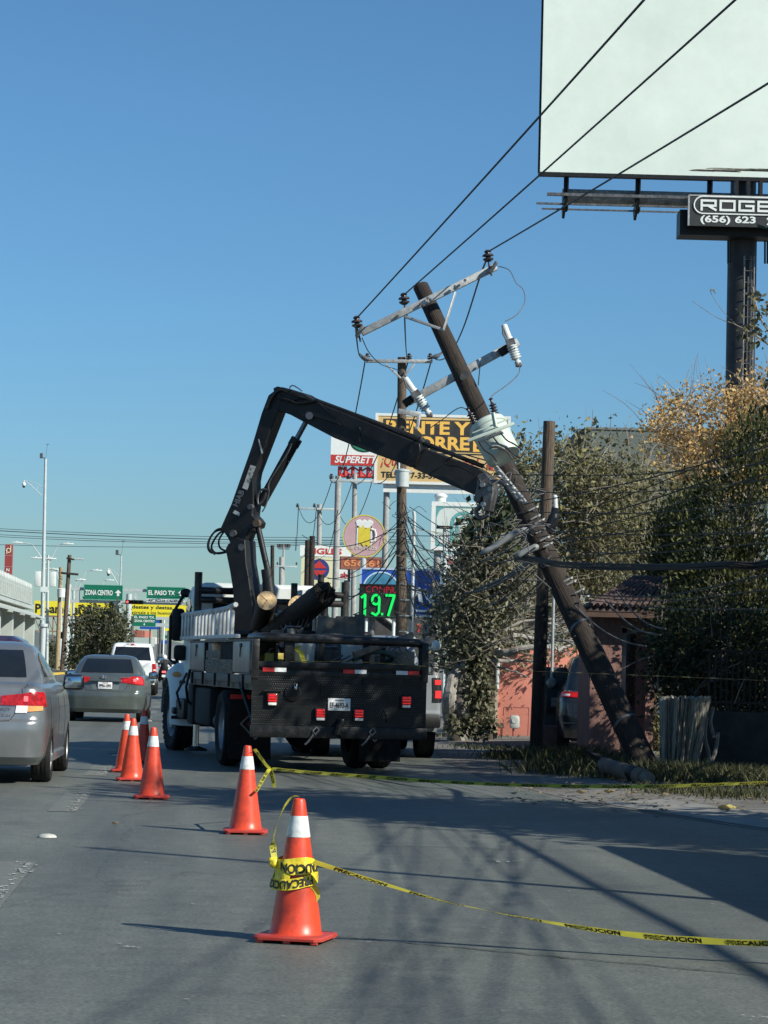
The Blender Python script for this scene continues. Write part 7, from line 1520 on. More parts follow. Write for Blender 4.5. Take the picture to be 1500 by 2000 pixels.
# gatehouse
m_brown = mat('brown_stucco', (.26, .145, .12), .95, var=.2, scale=4, stretch=(3, 3, .7), bump=.7, bscale=30)
gd = 36.0; gx0, gx1 = P(1153, 1300, gd).x, P(1278, 1300, gd).x; gh = P(1200, 1197, gd).z
gt = thing('gatehouse', 'small brown stucco gatehouse with a tiled roof behind the leaning pole', 'building', Matrix.Translation(((gx0+gx1)/2, gd, 0)))
dx0, dx1 = P(1214, 1300, gd).x, P(1262, 1300, gd).x; dz = P(1230, 1226, gd).z
mb = MB(); mb.box(((gx0+dx0)/2, gd+.12, gh/2), (dx0-gx0, .24, gh)); mb.box(((dx1+gx1)/2, gd+.12, gh/2), (gx1-dx1, .24, gh)); mb.box(((dx0+dx1)/2, gd+.122, (dz+gh)/2), (dx1-dx0, .236, gh-dz)); mb.box((gx0+.12, gd+1.2, gh/2), (.24, 1.9, gh)); mb.box((gx1-.12, gd+1.2, gh/2), (.24, 1.9, gh)); link('wall', mb, m_brown, gt)
mb = MB(); mb.box(((dx0+dx1)/2-.12, gd+.3, dz/2), (.06, .05, dz)); mb.box(((dx0+dx1)/2, gd+.3, dz-.04), (dx1-dx0, .05, .07)); link('door_frame', mb, m_galvgrey, gt)
mb = MB(); m_tile = mat('roof_tile', (.085, .055, .050), .85, var=.35, scale=4, bump=.4)
ze = P(1200, 1192, gd).z; zr = P(1260, 1133, gd+1.3).z; xe0, xe1 = gx0-.12, gx1+.9
nt_ = 20; mb.prism([(xe0, gd-.35, ze), (xe1, gd-.35, ze), (xe1, gd+1.4, zr), (xe0+.85, gd+1.4, zr)], (0, 0, .06))
for k in range(nt_):
    f = k/(nt_-1); x = xe0+.08+(xe1-xe0-.15)*f; xt = xe0+.9+(xe1-xe0-.95)*f
    mb.tube([(x, gd-.4, ze+.06), ((x+xt)/2, gd+.5, (ze+zr)/2+.06), (xt, gd+1.4, zr+.05)], .035, 6)
mb.prism([(xe0, gd-.35, ze), (xe0+.85, gd+1.4, zr), (xe0, gd+2.6, ze)], (.04, 0, .05)); link('roof', mb, m_tile, gt)
mb = MB(); mb.box(((xe0+xe1)/2, gd-.3, ze-.06), (xe1-xe0, .08, .1)); link('fascia', mb, mat('brown_wood_trim', (.10, .06, .045), .9, var=.2), gt)
# old leaning boards and pipe at the pole foot
mb = MB(); 
for k in range(5): a = P(1150+7*k, 1468+3*k, 32.6-.05*k); b = P(1232+8*k, 1500+3*k, 31.9-.08*k); bar(mb, a, b+Vector((0, 0, -.05)), .12, .03)
tag(link('broken_planks', mb, m_woodburn), 'heap of charred broken planks at the foot of the gatehouse', 'planks')
o = thing('pipe', 'fallen clay coloured pipe with a dark ring lying at the leaning pole foot', 'pipe', Matrix.Translation(P(1230, 1500, 30.8)))
a, b = P(1180, 1495, 31.2), P(1258, 1523, 29.9); a.z = max(a.z, .12); b.z = .12; mb = MB(); mb.cyl(a, b, .10, n=18); link('pipe_body', mb, mat('clay_pipe', (.17, .13, .10), .8, var=.2), o)
mb = MB(); mb.cyl(a.lerp(b, .72), a.lerp(b, .84), .108, n=18); link('pipe_ring', mb, m_black, o)
mb = MB(); mb.cyl(b, b+(b-a).normalized()*.18, .07, n=16); link('pipe_mouth', mb, m_bark, o)
# broad splintered stump
g0 = G(1328, 1514); o = thing('tree_stump', 'broad pale splintered tree stump right of the leaning pole foot', 'stump', Matrix.Translation(Vector((g0.x-.16, 32.3, 0))) @ Matrix.Scale(.80, 4, (1, 0, 0)))
rnd = random.Random(14); rows = []; nn = 96; off_ = [rnd.gauss(0, .05) for k in range(nn)]; off_ = [max(-.08, min(.07, v*.75+.035*math.sin(k*.41)+.03*math.sin(k*.97+2))) for k, v in enumerate(off_)]; tph = [rnd.uniform(-.03, .02) for k in range(nn)]
for j in range(15):
    v = j/14; z = 1.08*v; cx = -.05+.10*v; rx = .20+.15*v**.8; ry = .19+.05*v
    rows.append([Vector((cx+math.cos(a)*(rx+off_[k]*(.6+.5*v)+rnd.gauss(0, .006)), math.sin(a)*(ry+off_[k]*(.6+.5*v)), z+(tph[k] if j > 12 else 0))) for k, a in [(k, 2*math.pi*k/nn) for k in range(nn)]])
rows.append([Vector((.05+.5*(p.x-.05), p.y*.5, 1.02)) for p in rows[-1]]); rows.append([Vector((.05+.02*(p.x-.05), p.y*.02, 1.0)) for p in rows[-1]])
mb = MB(); mb.grid(rows, 0, True); link('stump_wood', mb, mat('bleached_wood', (.13, .125, .10), .9, var=.4, scale=3, stretch=(14, 14, .8), col2=(.33, .31, .25), bump=.6, bscale=6), o, False, ang=70)
mb = MB()
for k in range(14):
    a = rnd.uniform(math.pi, 2*math.pi); p = Vector((math.cos(a)*(.24+rnd.uniform(-.02, .04)), math.sin(a)*.24, .0)); q = Vector((.05+math.cos(a)*(.36+rnd.uniform(-.03, .02)), math.sin(a)*.27, rnd.uniform(.5, 1.12))); mb.cyl(p, q, .014, rnd.uniform(.004, .016), 5)
mb.tube([(.33, -.1, 1.08), (.31, -.16, .7), (.2, -.18, .3), (.12, -.18, .0)], [.05, .055, .05, .045], 8)
link('splinter', mb, m_bark, o, False)
mb = MB()
for pts in ([(.42, .1, .78), (.40, .05, .55), (.46, 0, .3), (.40, -.05, .0)], [(.62, .1, .62), (.58, .05, .4), (.50, 0, .2), (.52, 0, .0)], [(.55, .2, .95), (.5, .15, .75), (.56, .1, .55)]): mb.tube(cr_pts([Vector(p) for p in pts], 5), .035, 7)
link('root', mb, m_bark, o, False)
# low wall with railing
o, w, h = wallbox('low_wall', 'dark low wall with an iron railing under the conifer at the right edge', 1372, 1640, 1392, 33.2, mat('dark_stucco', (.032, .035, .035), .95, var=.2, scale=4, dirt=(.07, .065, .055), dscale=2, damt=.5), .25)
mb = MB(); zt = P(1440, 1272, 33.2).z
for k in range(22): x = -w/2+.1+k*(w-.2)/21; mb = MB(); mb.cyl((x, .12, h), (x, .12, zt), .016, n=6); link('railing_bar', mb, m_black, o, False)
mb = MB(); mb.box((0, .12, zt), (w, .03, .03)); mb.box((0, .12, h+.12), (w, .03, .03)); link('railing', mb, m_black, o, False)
# grey building behind the trees
D = 92; a, b = P(1145, 838, D), P(1500, 838, D); m_gb = mat('grey_green_render', (.115, .14, .13), .9, var=.06, scale=.6, dirt=(.14, .165, .155), dscale=.5, damt=.5)
o = thing('building', 'tall grey green windowless building behind the trees on the right', 'building', Matrix.Translation(((a.x+b.x)/2, D, 0)))
mb = MB(); mb.box(((a.x+b.x)/2, D+4, a.z/2), (b.x-a.x, 8, a.z)); link('wall', mb, m_gb, o)
mb = MB(); q = P(1134, 855, D+2); mb.box((q.x+.4, D+3, q.z), (1.3, 5.5, .36)); mb.box((q.x+.55, D+3, q.z-1.3), (.6, 5, 2.2)); link('cornice', mb, m_gb, o)
mb = MB(); mb.box(((a.x+b.x)/2, D+4, a.z+.04), (b.x-a.x+.1, 8.1, .08)); link('parapet', mb, mat('parapet_cap', (.16, .18, .17), .9), o)
# ------------------------------------------------------------------ things just outside the frame that the shadows tell of
mb = MB(); x0, y0 = 1.75+1.252*2.1, 19.6-.845*2.1; mb.prism([(x0, y0, 0), (x0+.3, y0, 0), (x0+1.2, y0-11, 0), (x0+.9, y0-11, 0)], (0, 0, 0)); mb = MB()
mb.prism([(x0, y0, 1.05), (x0+.3, y0, 1.05), (x0+1.3, y0-12, 1.05), (x0+1.0, y0-12, 1.05)], (0, 0, 2.1)); tag(link('boundary_wall', mb, m_dgreen), 'plain roadside wall just beyond the right edge, casting the square shadow', 'wall')
mb = MB(); mb.cyl((6.66, 12.2, 0), (6.66, 12.2, 7.0), .085, .05, n=12); sl_ = thing('street_lamp', 'street lamp post beyond the right edge whose thin shadow crosses the road', 'street lamp', Matrix.Translation((6.66, 12.2, 0))); link('post', mb, m_galvgrey, sl_)
mb = MB(); mb.cyl((7.9, -5.0, 0), (7.9, -5.0, 10.5), .16, .11, n=14); up_ = thing('utility_pole', 'next utility pole beyond the right edge carrying the cables on', 'utility pole', Matrix.Translation((7.9, -5.0, 0))); link('pole_shaft', mb, m_woodgrey, up_)
# ------------------------------------------------------------------ vegetation
def leafmat(name, cols, rough=.6):
    m = mat(name, cols[0], rough, island=cols, spec=.3); t = m.node_tree; b = t.nodes['Principled BSDF']
    tr = t.nodes.new('ShaderNodeBsdfTranslucent'); mx = t.nodes.new('ShaderNodeMixShader'); mx.inputs[0].default_value = .25
    src = b.inputs['Base Color'].links[0].from_socket; t.links.new(src, tr.inputs[0]); t.links.new(b.outputs[0], mx.inputs[1]); t.links.new(tr.outputs[0], mx.inputs[2])
    t.links.new(mx.outputs[0], t.nodes['Material Output'].inputs[0]); return m
m_olive = leafmat('olive_leaves', [(.055, .062, .026), (.11, .108, .05), (.17, .155, .08), (.23, .205, .12), (.27, .25, .08)])
m_dull = leafmat('dusty_leaves', [(.05, .056, .030), (.11, .112, .062), (.20, .19, .115), (.29, .27, .19)])
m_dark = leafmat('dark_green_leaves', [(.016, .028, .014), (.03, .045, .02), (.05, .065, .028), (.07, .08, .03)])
m_conif = leafmat('conifer_leaves', [(.02, .028, .012), (.045, .056, .02), (.085, .095, .034), (.16, .165, .055)])
m_gold = leafmat('golden_berries', [(.42, .25, .08), (.56, .37, .13), (.40, .26, .13), (.66, .49, .25)])
m_tan = leafmat('tan_leaves', [(.24, .18, .11), (.32, .25, .15), (.18, .14, .08)])
m_roundt = leafmat('round_tree_leaves', [(.035, .045, .02), (.065, .076, .035), (.10, .106, .055), (.135, .135, .075)])
def leaf(mb, p, s, rnd, asp=1.9, droop=0.0):
    d = Vector((rnd.gauss(0, 1), rnd.gauss(0, 1), rnd.gauss(0, 1)-droop)).normalized(); n = d.orthogonal().normalized(); n.rotate(Matrix.Rotation(rnd.uniform(0, 6.28), 3, d)); w = d.cross(n)
    l = s*rnd.uniform(.45, 1.5); h = l/asp/2
    mb.add([p, p+d*l*.45+w*h+n*l*.06, p+d*l, p+d*l*.45-w*h+n*l*.06], [(0, 1, 2, 3)])
def branch(mb, tips, p, d, L, r, depth, rnd, spread=.6, up=.15, wig=.13, kids=(2, 4)):
    pts = [p]; q = p.copy(); dd = d.normalized(); n = 5
    for i in range(n):
        dd = (dd+Vector((rnd.gauss(0, wig), rnd.gauss(0, wig), rnd.gauss(0, wig)+up*.3))).normalized(); q = q+dd*L/n; pts.append(q)
    mb.tube(pts, [r*(1-.55*i/n) for i in range(n+1)], 6 if r > .03 else 4)
    if depth <= 0: tips.append((pts, dd)); return
    for k in range(rnd.randint(*kids)):
        t = rnd.uniform(.35, 1.0); i = min(int(t*n), n-1); b = pts[i].lerp(pts[i+1], t*n-i)
        nd = (dd+Vector((rnd.gauss(0, spread), rnd.gauss(0, spread), rnd.gauss(0, spread)+up))).normalized()
        branch(mb, tips, b, nd, L*rnd.uniform(.55, .8), r*.5, depth-1, rnd, spread, up, wig, kids)
    tips.append((pts[-2:], dd))
def inside(px, py, poly):
    c = False; j = len(poly)-1
    for i in range(len(poly)):
        xi, yi = poly[i]; xj, yj = poly[j]
        if (yi > py) != (yj > py) and px < (xj-xi)*(py-yi)/(yj-yi)+xi: c = not c
        j = i
    return c
def crown_poly(label, poly, d, depth, trunk, nclump, nleaf, size, ml, mtw, seed, clump=.45, limbs=14, twigs=160, cat='tree', name='tree', droop=0.2, asp=1.9, tr=.12, gap=.0, twl=.9, sprd=1.0):
    rnd = random.Random(seed); xs = [p[0] for p in poly]; ys = [p[1] for p in poly]; base = Vector(trunk)
    o = thing(name, label, cat, Matrix.Translation(base)); cl = []
    while len(cl) < nclump:
        x, y = rnd.uniform(min(xs), max(xs)), rnd.uniform(min(ys), max(ys))
        if inside(x, y, poly): cl.append(P(x, y, d+rnd.uniform(-depth, depth)))
    mb = MB(); ctr = sum(cl, Vector())/len(cl); fork = base.lerp(Vector((ctr.x, ctr.y, base.z)), .25); fork.z = max(base.z+.4, min(c.z for c in cl)*.75+.25*ctr.z)
    mb.tube(cr_pts([base, base.lerp(fork, .5)+Vector((rnd.uniform(-.1, .1), 0, 0)), fork], 6), [tr*(1.25-.35*i/12) for i in range(13)], 10)
    for k in range(limbs):
        c = cl[k*len(cl)//limbs]; m1 = fork.lerp(c, .4)+Vector((rnd.gauss(0, .25), rnd.gauss(0, .2), rnd.uniform(0, .5))); m2 = fork.lerp(c, .75)+Vector((rnd.gauss(0, .2), rnd.gauss(0, .2), rnd.uniform(0, .3)))
        pts = cr_pts([fork, m1, m2, c], 5); mb.tube(pts, [tr*.55*(1-.9*i/(len(pts)-1))+.006 for i in range(len(pts))], 6)
    link('trunk', mb, m_bark, o)
    mb = MB()
    for k in range(twigs):
        c = rnd.choice(cl); pts = [c+Vector((rnd.gauss(0, clump*.5), rnd.gauss(0, clump*.5), rnd.gauss(0, clump*.5)))]; dd = (Vector((rnd.gauss(0, 1), rnd.gauss(0, .6), rnd.gauss(.5, .8)))).normalized()
        for j in range(4): dd = (dd+Vector((rnd.gauss(0, .14), rnd.gauss(0, .14), rnd.gauss(0, .14)))).normalized(); pts.append(pts[-1]+dd*twl*rnd.uniform(.15, .35))
        mb.tube(pts, [.010, .008, .007, .005, .003], 4)
    if mb.v: link('twigs', mb, mtw, o)
    mb = MB()
    for c in cl:
        dens = rnd.uniform(.35, 1.5); s_ = clump*rnd.uniform(.6, 1.25)
        for k in range(int(nleaf*dens)):
            leaf(mb, c+Vector((rnd.gauss(0, s_*.5*sprd), rnd.gauss(0, s_*.5), rnd.gauss(0, s_*.5))), size, rnd, asp, droop)
    link('crown', mb, ml, o, smooth=False); return o
# left broad tree whose thick limbs lean right over the pink wall
g = G(882, 1437); T1 = Vector((g.x, 46.5, 0))
t = crown_poly('dusty green tree left of the stub pole, pale limbs leaning over the pink wall', [(872, 1290), (866, 1200), (878, 1140), (900, 1095), (930, 1060), (980, 1060), (1030, 1100), (1045, 1150), (1005, 1205), (950, 1235), (900, 1285)], 46, 1.6, T1, 150, 85, .10, m_dull, m_twig, 11, .46, 12, 420, tr=.16, twl=1.0)
mb = MB(); rnd = random.Random(3); tip = []
for pts, r in (([(878, 1430), (878, 1380), (884, 1330), (905, 1300), (950, 1280), (1000, 1272), (1045, 1262), (1090, 1268)], .16), ([(905, 1302), (950, 1262), (1010, 1235), (1060, 1205)], .09), ([(940, 1290), (1000, 1292), (1050, 1290)], .07), ([(930, 1258), (980, 1230), (1040, 1228), (1100, 1215), (1150, 1200)], .06), ([(1000, 1240), (1060, 1248), (1120, 1252), (1160, 1246)], .06), ([(960, 1300), (1000, 1310), (1040, 1325)], .04), ([(1060, 1255), (1110, 1232), (1165, 1222)], .04), ([(935, 1275), (990, 1250), (1050, 1240), (1100, 1250)], .055), ([(950, 1255), (985, 1225), (1020, 1195), (1040, 1150)], .05), ([(985, 1230), (1030, 1212), (1080, 1220), (1130, 1240)], .045), ([(1090, 1270), (1130, 1255), (1165, 1262)], .04), ([(1100, 1215), (1130, 1180), (1150, 1150)], .035), ([(1010, 1200), (1060, 1170), (1090, 1130)], .035)):
    q = [P(x, y, 45.0+rnd.uniform(-.3, .3)) for x, y in pts]
    if pts[0][1] > 1400: q[0] = T1.copy()
    c = cr_pts(q, 6); mb.tube([p+Vector((rnd.gauss(0, .010), 0, rnd.gauss(0, .010))) for p in c], [r*(.8 if r < .1 else 1)*(1-.78*(i/(len(c)-1))**.8) for i in range(len(c))], 8)
for k in range(130):
    p = P(rnd.uniform(900, 1165), rnd.uniform(1160, 1285), 45.4+rnd.uniform(-.8, .8)); branch(mb, tip, p, Vector((rnd.gauss(.6, .6), rnd.gauss(0, .3), rnd.gauss(0, .35))), rnd.uniform(.35, .9), rnd.uniform(.006, .014), 0, rnd, wig=.16)
link('limb', mb, mat('ash_grey_bark', (.30, .28, .245), .9, var=.3, scale=5, bump=.5), t)
# climbing vine on the post and wall
rnd = random.Random(21); o = thing('vine', 'dusty vine climbing the wall end right of the dusty tree trunk', 'vine', Matrix.Translation(P(925, 1430, 45)))
mb = MB(); mt = MB()
for k in range(1900):
    x = rnd.gauss(934, 15); y = rnd.uniform(1270, 1432)+rnd.gauss(0, 8)
    if y > 1380 and rnd.random() < .5: x = rnd.uniform(868, 972); y = rnd.uniform(1395, 1432)
    leaf(mb, P(x, y, 45+rnd.uniform(-.25, .25)), .105, rnd, 1.5, .5)
link('foliage', mb, m_dull, o, smooth=False); branch(mt, [], P(930, 1436, 45), Vector((0, 0, 1)), 1.6, .03, 1, rnd); link('stem', mt, m_bark, o)
# bright broad leaves at the boom tip
g = P(945, 1435, 47.5); crown_poly('tree with glossy dark leaves hanging below the boom tip', [(915, 1070), (908, 1020), (925, 985), (950, 972), (975, 965), (1000, 985), (1010, 1040), (990, 1080), (940, 1090)], 45.5, .8, Vector((g.x, 47.5, 0)), 32, 24, .15, m_dark, m_twig, 12, .28, 8, 40, asp=1.6, droop=.7, tr=.09)
# olive tree mass behind the stub pole
g = P(1120, 1430, 51.5); crown_poly('olive leaved tree behind the stub pole, bare twigs reaching above the grey building', [(985, 1080), (1000, 960), (985, 880), (1010, 850), (1035, 900), (1060, 930), (1085, 880), (1100, 850), (1130, 880), (1150, 930), (1190, 900), (1230, 920), (1270, 950), (1310, 1000), (1320, 1110), (1285, 1150), (1200, 1160), (1160, 1262), (1040, 1272), (950, 1262), (945, 1200), (1010, 1120)], 50, 2.2, Vector((g.x, 51.5, 0)), 265, 105, .10, m_olive, m_twig, 13, .55, 16, 460, tr=.18, droop=.5, twl=1.0)
o = thing('tree', 'thin leafy shoots sticking up in front of the grey green building', 'tree', Matrix.Translation(P(1160, 1400, 52))); rnd = random.Random(5); mb = MB(); ml = MB()
for (x0, y0, x1, y1) in ((1150, 1000, 1158, 800), (1140, 980, 1193, 808), (1180, 990, 1225, 828), (1010, 930, 1020, 840), (1085, 950, 1098, 850), (1160, 970, 1190, 880), (1120, 960, 1110, 870), (1200, 960, 1258, 880), (1230, 960, 1275, 900), (1000, 920, 978, 855), (1240, 1000, 1300, 930)):
    a, b = P(x0, y0, 51+rnd.uniform(-.5, .5)), P(x1, y1, 51); pts = cr_pts([a, a.lerp(b, .5)+Vector((rnd.gauss(0, .12), 0, 0)), b], 6); mb.tube(pts, [.022*(1-.8*i/(len(pts)-1)) for i in range(len(pts))], 5)
    for k in range(46):
        t_ = rnd.random()**.8; p = pts[int(t_*(len(pts)-1))]; leaf(ml, p+Vector((rnd.gauss(0, .14), rnd.gauss(0, .12), rnd.gauss(0, .1))), .15, rnd, 2.0, .6)
mb.tube([P(1160, 1400, 52), P(1165, 1200, 51.5), P(1150, 1000, 51)], [.1, .07, .03], 8)
link('trunk', mb, m_bark, o); link('crown', ml, m_olive, o, smooth=False)
# golden berry tree
g = P(1400, 1430, 62); t = crown_poly('tall bare twigged tree covered in golden berries, top right', [(1262, 850), (1285, 800), (1320, 775), (1360, 790), (1395, 760), (1440, 742), (1500, 740), (1560, 760), (1580, 930), (1480, 940), (1400, 960), (1340, 950), (1290, 930), (1270, 890)], 60, 2.0, Vector((g.x, 62, 0)), 190, 80, .078, m_gold, mat('grey_twig', (.20, .165, .13), .9, var=.3), 15, .5, 18, 260, asp=1.05, droop=0, tr=.2, twl=1.1)
# conifer
def conifer(label, cx, d, zt, r, n, seed, zb=.4, lean=0.0):
    rnd = random.Random(seed); base = Vector((cx, d, 0)); o = thing('conifer', label, 'tree', Matrix.Translation(base)); mb = MB()
    mb.tube([base, base+Vector((lean*.5, 0, zt*.5)), base+Vector((lean, 0, zt*.95))], [.16, .12, .03], 8); limbs = []
    mbl = MB()
    for k in range(n):
        h = rnd.random()**.85; z = zb+(zt-zb)*h; rr = r*(1-h**2.2*.82)*(.78+.3*math.sin(h*19+seed)*.5+rnd.uniform(-.12, .12)); a = rnd.uniform(0, 6.28); q = rnd.uniform(.62, 1.06)
        c = base+Vector((math.cos(a)*rr*q+lean*h, math.sin(a)*rr*q, z))
        if k % 5 == 0: mb.tube([base+Vector((lean*h, 0, z-.3)), c], [.025, .008], 4)
        out = Vector((math.cos(a), math.sin(a), .55)).normalized(); s_ = rnd.uniform(.10, .2)
        for j in range(rnd.randint(16, 34)):
            p = c+Vector((rnd.gauss(0, s_*.6), rnd.gauss(0, s_*.6), rnd.gauss(0, s_)))
            dd = (out+Vector((rnd.gauss(0, .5), rnd.gauss(0, .5), rnd.gauss(.25, .5)))).normalized(); nn = dd.orthogonal().normalized(); nn.rotate(Matrix.Rotation(rnd.uniform(0, 6.28), 3, dd)); w_ = dd.cross(nn); l = rnd.uniform(.07, .15); hh = .022
            mbl.add([p, p+dd*l*.5+w_*hh, p+dd*l, p+dd*l*.5-w_*hh], [(0, 1, 2, 3)])
    link('trunk', mb, m_bark, o); link('crown', mbl, m_conif, o, smooth=False); return o
def bushy(label, poly, d, depth, base, n, seed, m, lo=.05, hi=.11, per=(40, 90), sp=.17):
    rnd = random.Random(seed); xs = [p[0] for p in poly]; ys = [p[1] for p in poly]; base = Vector(base); o = thing('conifer', label, 'tree', Matrix.Translation(base)); mb = MB(); mbl = MB(); k = 0
    zt = max(P(x, y, d).z for x, y in poly); mb.tube([base, base+Vector((.05, 0, zt*.5)), base+Vector((.1, 0, zt*.93))], [.17, .12, .03], 8)
    while k < n:
        x, y = rnd.uniform(min(xs), max(xs)), rnd.uniform(min(ys), max(ys))
        if not inside(x, y, poly): continue
        k += 1; c = P(x, y, d+rnd.uniform(-1, 1)*depth); out = Vector((c.x-base.x, c.y-base.y, .6)).normalized(); s_ = sp*rnd.uniform(.55, 1.35)
        if k % 6 == 0: mb.tube([base+Vector((0, 0, max(.2, c.z-.5))), c], [.022, .006], 4)
        for j in range(rnd.randint(*per)):
            p = c+Vector((rnd.gauss(0, s_*.7), rnd.gauss(0, s_*.7), rnd.gauss(0, s_))); dd = (out+Vector((rnd.gauss(0, .5), rnd.gauss(0, .5), rnd.gauss(.35, .5)))).normalized(); nn = dd.orthogonal().normalized(); nn.rotate(Matrix.Rotation(rnd.uniform(0, 6.28), 3, dd)); w_ = dd.cross(nn); l = rnd.uniform(lo, hi); hh = l*.2
            mbl.add([p, p+dd*l*.5+w_*hh, p+dd*l, p+dd*l*.5-w_*hh], [(0, 1, 2, 3)])
    link('trunk', mb, m_bark, o); link('crown', mbl, m, o, smooth=False); return o
bushy('dense dark conifer filling the right edge above the low wall', [(1330, 1380), (1318, 1200), (1330, 1050), (1350, 960), (1385, 905), (1410, 870), (1450, 848), (1490, 822), (1560, 790), (1680, 860), (1720, 1250), (1640, 1390)], 36.2, .9, (5.35, 36.2, 0), 560, 3, m_conif)
bushy('shorter bushy conifer between the olive tree and the tall dark conifer', [(1285, 1330), (1282, 1180), (1270, 1090), (1290, 1030), (1315, 990), (1345, 960), (1375, 985), (1370, 1330)], 38.4, .6, (4.55, 38.4, 0), 230, 5, m_conif)
# dark shrubs under the conifer, behind the wall and by the gatehouse
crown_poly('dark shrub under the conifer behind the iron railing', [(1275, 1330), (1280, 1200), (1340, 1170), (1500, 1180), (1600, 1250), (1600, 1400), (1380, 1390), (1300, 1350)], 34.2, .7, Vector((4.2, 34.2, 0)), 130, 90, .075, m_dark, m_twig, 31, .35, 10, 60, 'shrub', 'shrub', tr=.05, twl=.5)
crown_poly('ivy like dark bush seen through the gatehouse doorway', [(1205, 1470), (1205, 1260), (1230, 1215), (1290, 1230), (1312, 1330), (1310, 1470)], 39.3, .35, Vector((4.2, 39.3, 0)), 46, 90, .085, m_olive, m_twig, 33, .3, 8, 40, 'shrub', 'shrub', tr=.05, twl=.5)
# sprig hanging in at the right edge in front of the mast
o = thing('tree', 'leafy sprig reaching in from the right edge before the billboard mast', 'tree', Matrix.Translation((6.9, 31, 0))); rnd = random.Random(9); mb = MB(); ml = MB()
mb.tube(cr_pts([Vector((6.9, 31, 0)), Vector((6.6, 31, 3)), P(1640, 780, 31), P(1500, 672, 31), P(1440, 636, 31), P(1400, 620, 31), P(1352, 588, 31)], 7), [.05*(1-i/42)**2.2+.003 for i in range(43)], 6)
mb.tube(cr_pts([P(1440, 636, 31), P(1410, 606, 31), P(1390, 575, 31), P(1387, 560, 31)], 5), .004, 4); mb.tube(cr_pts([P(1530, 690, 31), P(1485, 620, 31), P(1470, 560, 31)], 5), .01, 5)
for x, y, n, s_ in ((1472, 575, 26, 12), (1482, 600, 30, 12), (1478, 645, 26, 14), (1495, 650, 30, 14), (1455, 650, 12, 8), (1500, 735, 20, 10), (1392, 565, 4, 3), (1447, 608, 6, 6), (1500, 615, 20, 10), (1560, 640, 60, 30), (1600, 720, 60, 40)):
    for k in range(n): leaf(ml, P(rnd.gauss(x, s_), rnd.gauss(y, s_), 31+rnd.gauss(0, .1)), .085, rnd, 1.6, .6)
link('trunk', mb, m_twig, o); link('crown', ml, m_olive, o, smooth=False)
# round tree at the left
g = P(190, 1300, 205); crown_poly('round dusty tree beyond the grey green sedan', [(140, 1275), (138, 1235), (150, 1205), (175, 1188), (198, 1176), (215, 1186), (240, 1205), (252, 1235), (248, 1262), (225, 1282), (180, 1290)], 205, 2.4, Vector((g.x, 205, .1)), 80, 70, .34, m_roundt, m_twig, 41, .85, 14, 60, tr=.18)
for px, py, d, w_, h_, sd, lab in ((103, 1264, 260, 14, 12, 1, 'scrubby bush on the slope left of the traffic signal'), (112, 1300, 240, 20, 11, 2, 'low dry bush at the median kerb behind the silver sedan'), (148, 1290, 215, 16, 12, 3, 'low dry bush by the round tree foot'), (95, 1290, 250, 14, 8, 4, 'dry bush beside the near camera mast foot')):
    g = P(px, py+h_, d); crown_poly(lab, [(px-w_, py+h_), (px-w_*.8, py-h_*.4), (px, py-h_), (px+w_*.8, py-h_*.4), (px+w_, py+h_)], d, 1.2, Vector((g.x, d, max(.1, g.z-.2))), 26, 46, .24, m_roundt, m_twig, 50+sd, .6, 6, 20, 'bush', 'bush', tr=.05)
# trees outside the frame whose shade falls on the road and the truck
for i, (x, y, zt, r) in enumerate(((6.2, 27.6, 8.6, 1.5), (6.6, 20.6, 7.4, 1.7), (7.9, 18.6, 7.4, 1.5), (9.4, 16.8, 7.4, 1.5), (7.4, 29.8, 6.0, 1.2), (9.3, 30.6, 6.2, 1.5))):
    rnd = random.Random(60+i); o = thing('tree', 'roadside tree beyond the right edge that shades the truck and the road', 'tree', Matrix.Translation((x, y, 0)), 'shade trees beyond the right edge'); mb = MB(); tips = []
    branch(mb, tips, Vector((x, y, 0)), Vector((0, 0, 1)), zt*.4, .16, 3, rnd, .55, .25, .12, (3, 5)); link('trunk', mb, m_bark, o); ml = MB()
    for k in range(34 if i == 4 else 150):
        a, b, c = rnd.gauss(0, 1), rnd.gauss(0, 1), rnd.gauss(0, 1); v = Vector((a, b, c)).normalized()*rnd.random()**.4; p = Vector((x, y, zt*.62))+Vector((v.x*r, v.y*r, v.z*zt*.42))
        for j in range(48): leaf(ml, p+Vector((rnd.gauss(0, .28), rnd.gauss(0, .28), rnd.gauss(0, .24))), .17, rnd, 1.5, .3)
    link('crown', ml, m_dark, o, smooth=False)
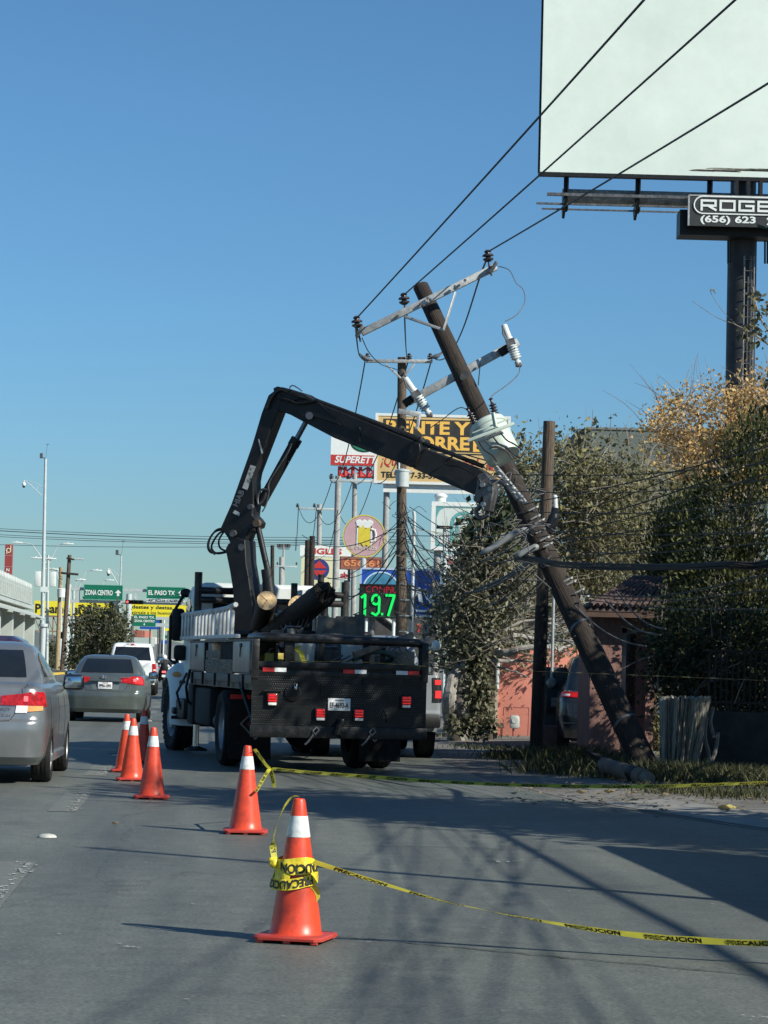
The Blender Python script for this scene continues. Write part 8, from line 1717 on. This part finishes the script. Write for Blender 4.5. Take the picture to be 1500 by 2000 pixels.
# grass
m_grass = leafmat('verge_grass', [(.035, .045, .018), (.06, .07, .028), (.10, .10, .045), (.15, .135, .075)])
rnd = random.Random(77); mb = MB()
def tuft(cx, cy, w_, n, hh, zz=0.03):
    for k in range(n):
        g = G(cx, cy, zz); p = g+Vector((rnd.gauss(0, w_), rnd.gauss(0, w_*1.2), 0)); h_ = hh*rnd.uniform(.4, 1.2); d = Vector((rnd.gauss(0, .35), rnd.gauss(0, .35), 1)).normalized(); s = Vector((rnd.uniform(-1, 1), rnd.uniform(-1, 1), 0)).normalized()*.008; m_ = p+d*h_*.55; e = p+d*h_+Vector((d.x*h_*.5, d.y*h_*.5, -h_*.1))
        mb.add([p-s, p+s, m_+s*.8, e, m_-s*.8], [(0, 1, 2, 3, 4)])
for cx, cy, w_, n, hh in ((1015, 1482, .3, 700, .17), (1045, 1480, .2, 400, .2), (1125, 1500, .28, 1500, .36), (1165, 1512, .3, 900, .26), (1100, 1510, .3, 700, .22), (1210, 1520, .25, 600, .16), (1320, 1525, .35, 1500, .3), (1380, 1530, .4, 1500, .26), (1440, 1532, .4, 1500, .28), (1500, 1535, .4, 1500, .28), (1560, 1540, .5, 1200, .25), (1350, 1550, .3, 500, .14), (1470, 1560, .3, 600, .15), (900, 1440, .5, 300, .1), (960, 1462, .4, 300, .09)): tuft(cx, cy, w_, n, hh)
o = link('grass', mb, m_grass, smooth=False, base=False); o['kind'] = 'stuff'; tag(o, 'dry green grass growing along the verge by the low wall', 'grass')
mb = MB()
for k in range(260):
    p = G(rnd.uniform(990, 1500), rnd.gauss(1555, 16), .05); s = rnd.uniform(.02, .06); a = rnd.uniform(0, 6.28)
    mb.add([p+Vector((math.cos(a+t_)*s*rnd.uniform(.5, 1), math.sin(a+t_)*s, rnd.uniform(0, .03))) for t_ in (0, 1.6, 3.1, 4.7)], [(0, 1, 2, 3)])
o = link('leaf_litter', mb, m_tan, smooth=False, base=False); o['kind'] = 'stuff'; tag(o, 'dry leaf litter scattered on the verge', 'leaf litter')
for px, py, s, c, lab in ((1422, 1583, .10, 'y', 'pale yellow crumpled leaf on the sunny verge strip'), (1137, 1550, .07, 'd', 'dark curled leaf on the road edge by the caution tape'), (1190, 1549, .06, 'y', 'small yellow leaf on the road edge under the caution tape'), (226, 1610, .035, 'd', 'dry twiggy leaf on the open road left of the cones')):
    p = G(px, py, .008 if py > 1600 else .03); mb = MB(); rows = []
    for i in range(6):
        row = []
        for j in range(5): w_ = math.sin(math.pi*(i+.6)/6.2)*s*.5; row.append(p+Vector((-s+2*s*i/5, (j-2)/2*w_, s*(.15+.22*math.sin(i*1.3+j)+.12*abs(j-2)))))
        rows.append(row)
    mb.grid(rows); tag(link('fallen_leaf', mb, mat('yellow_dry_leaf', (.55, .45, .16), .8, var=.2) if c == 'y' else m_tan), lab, 'leaf')
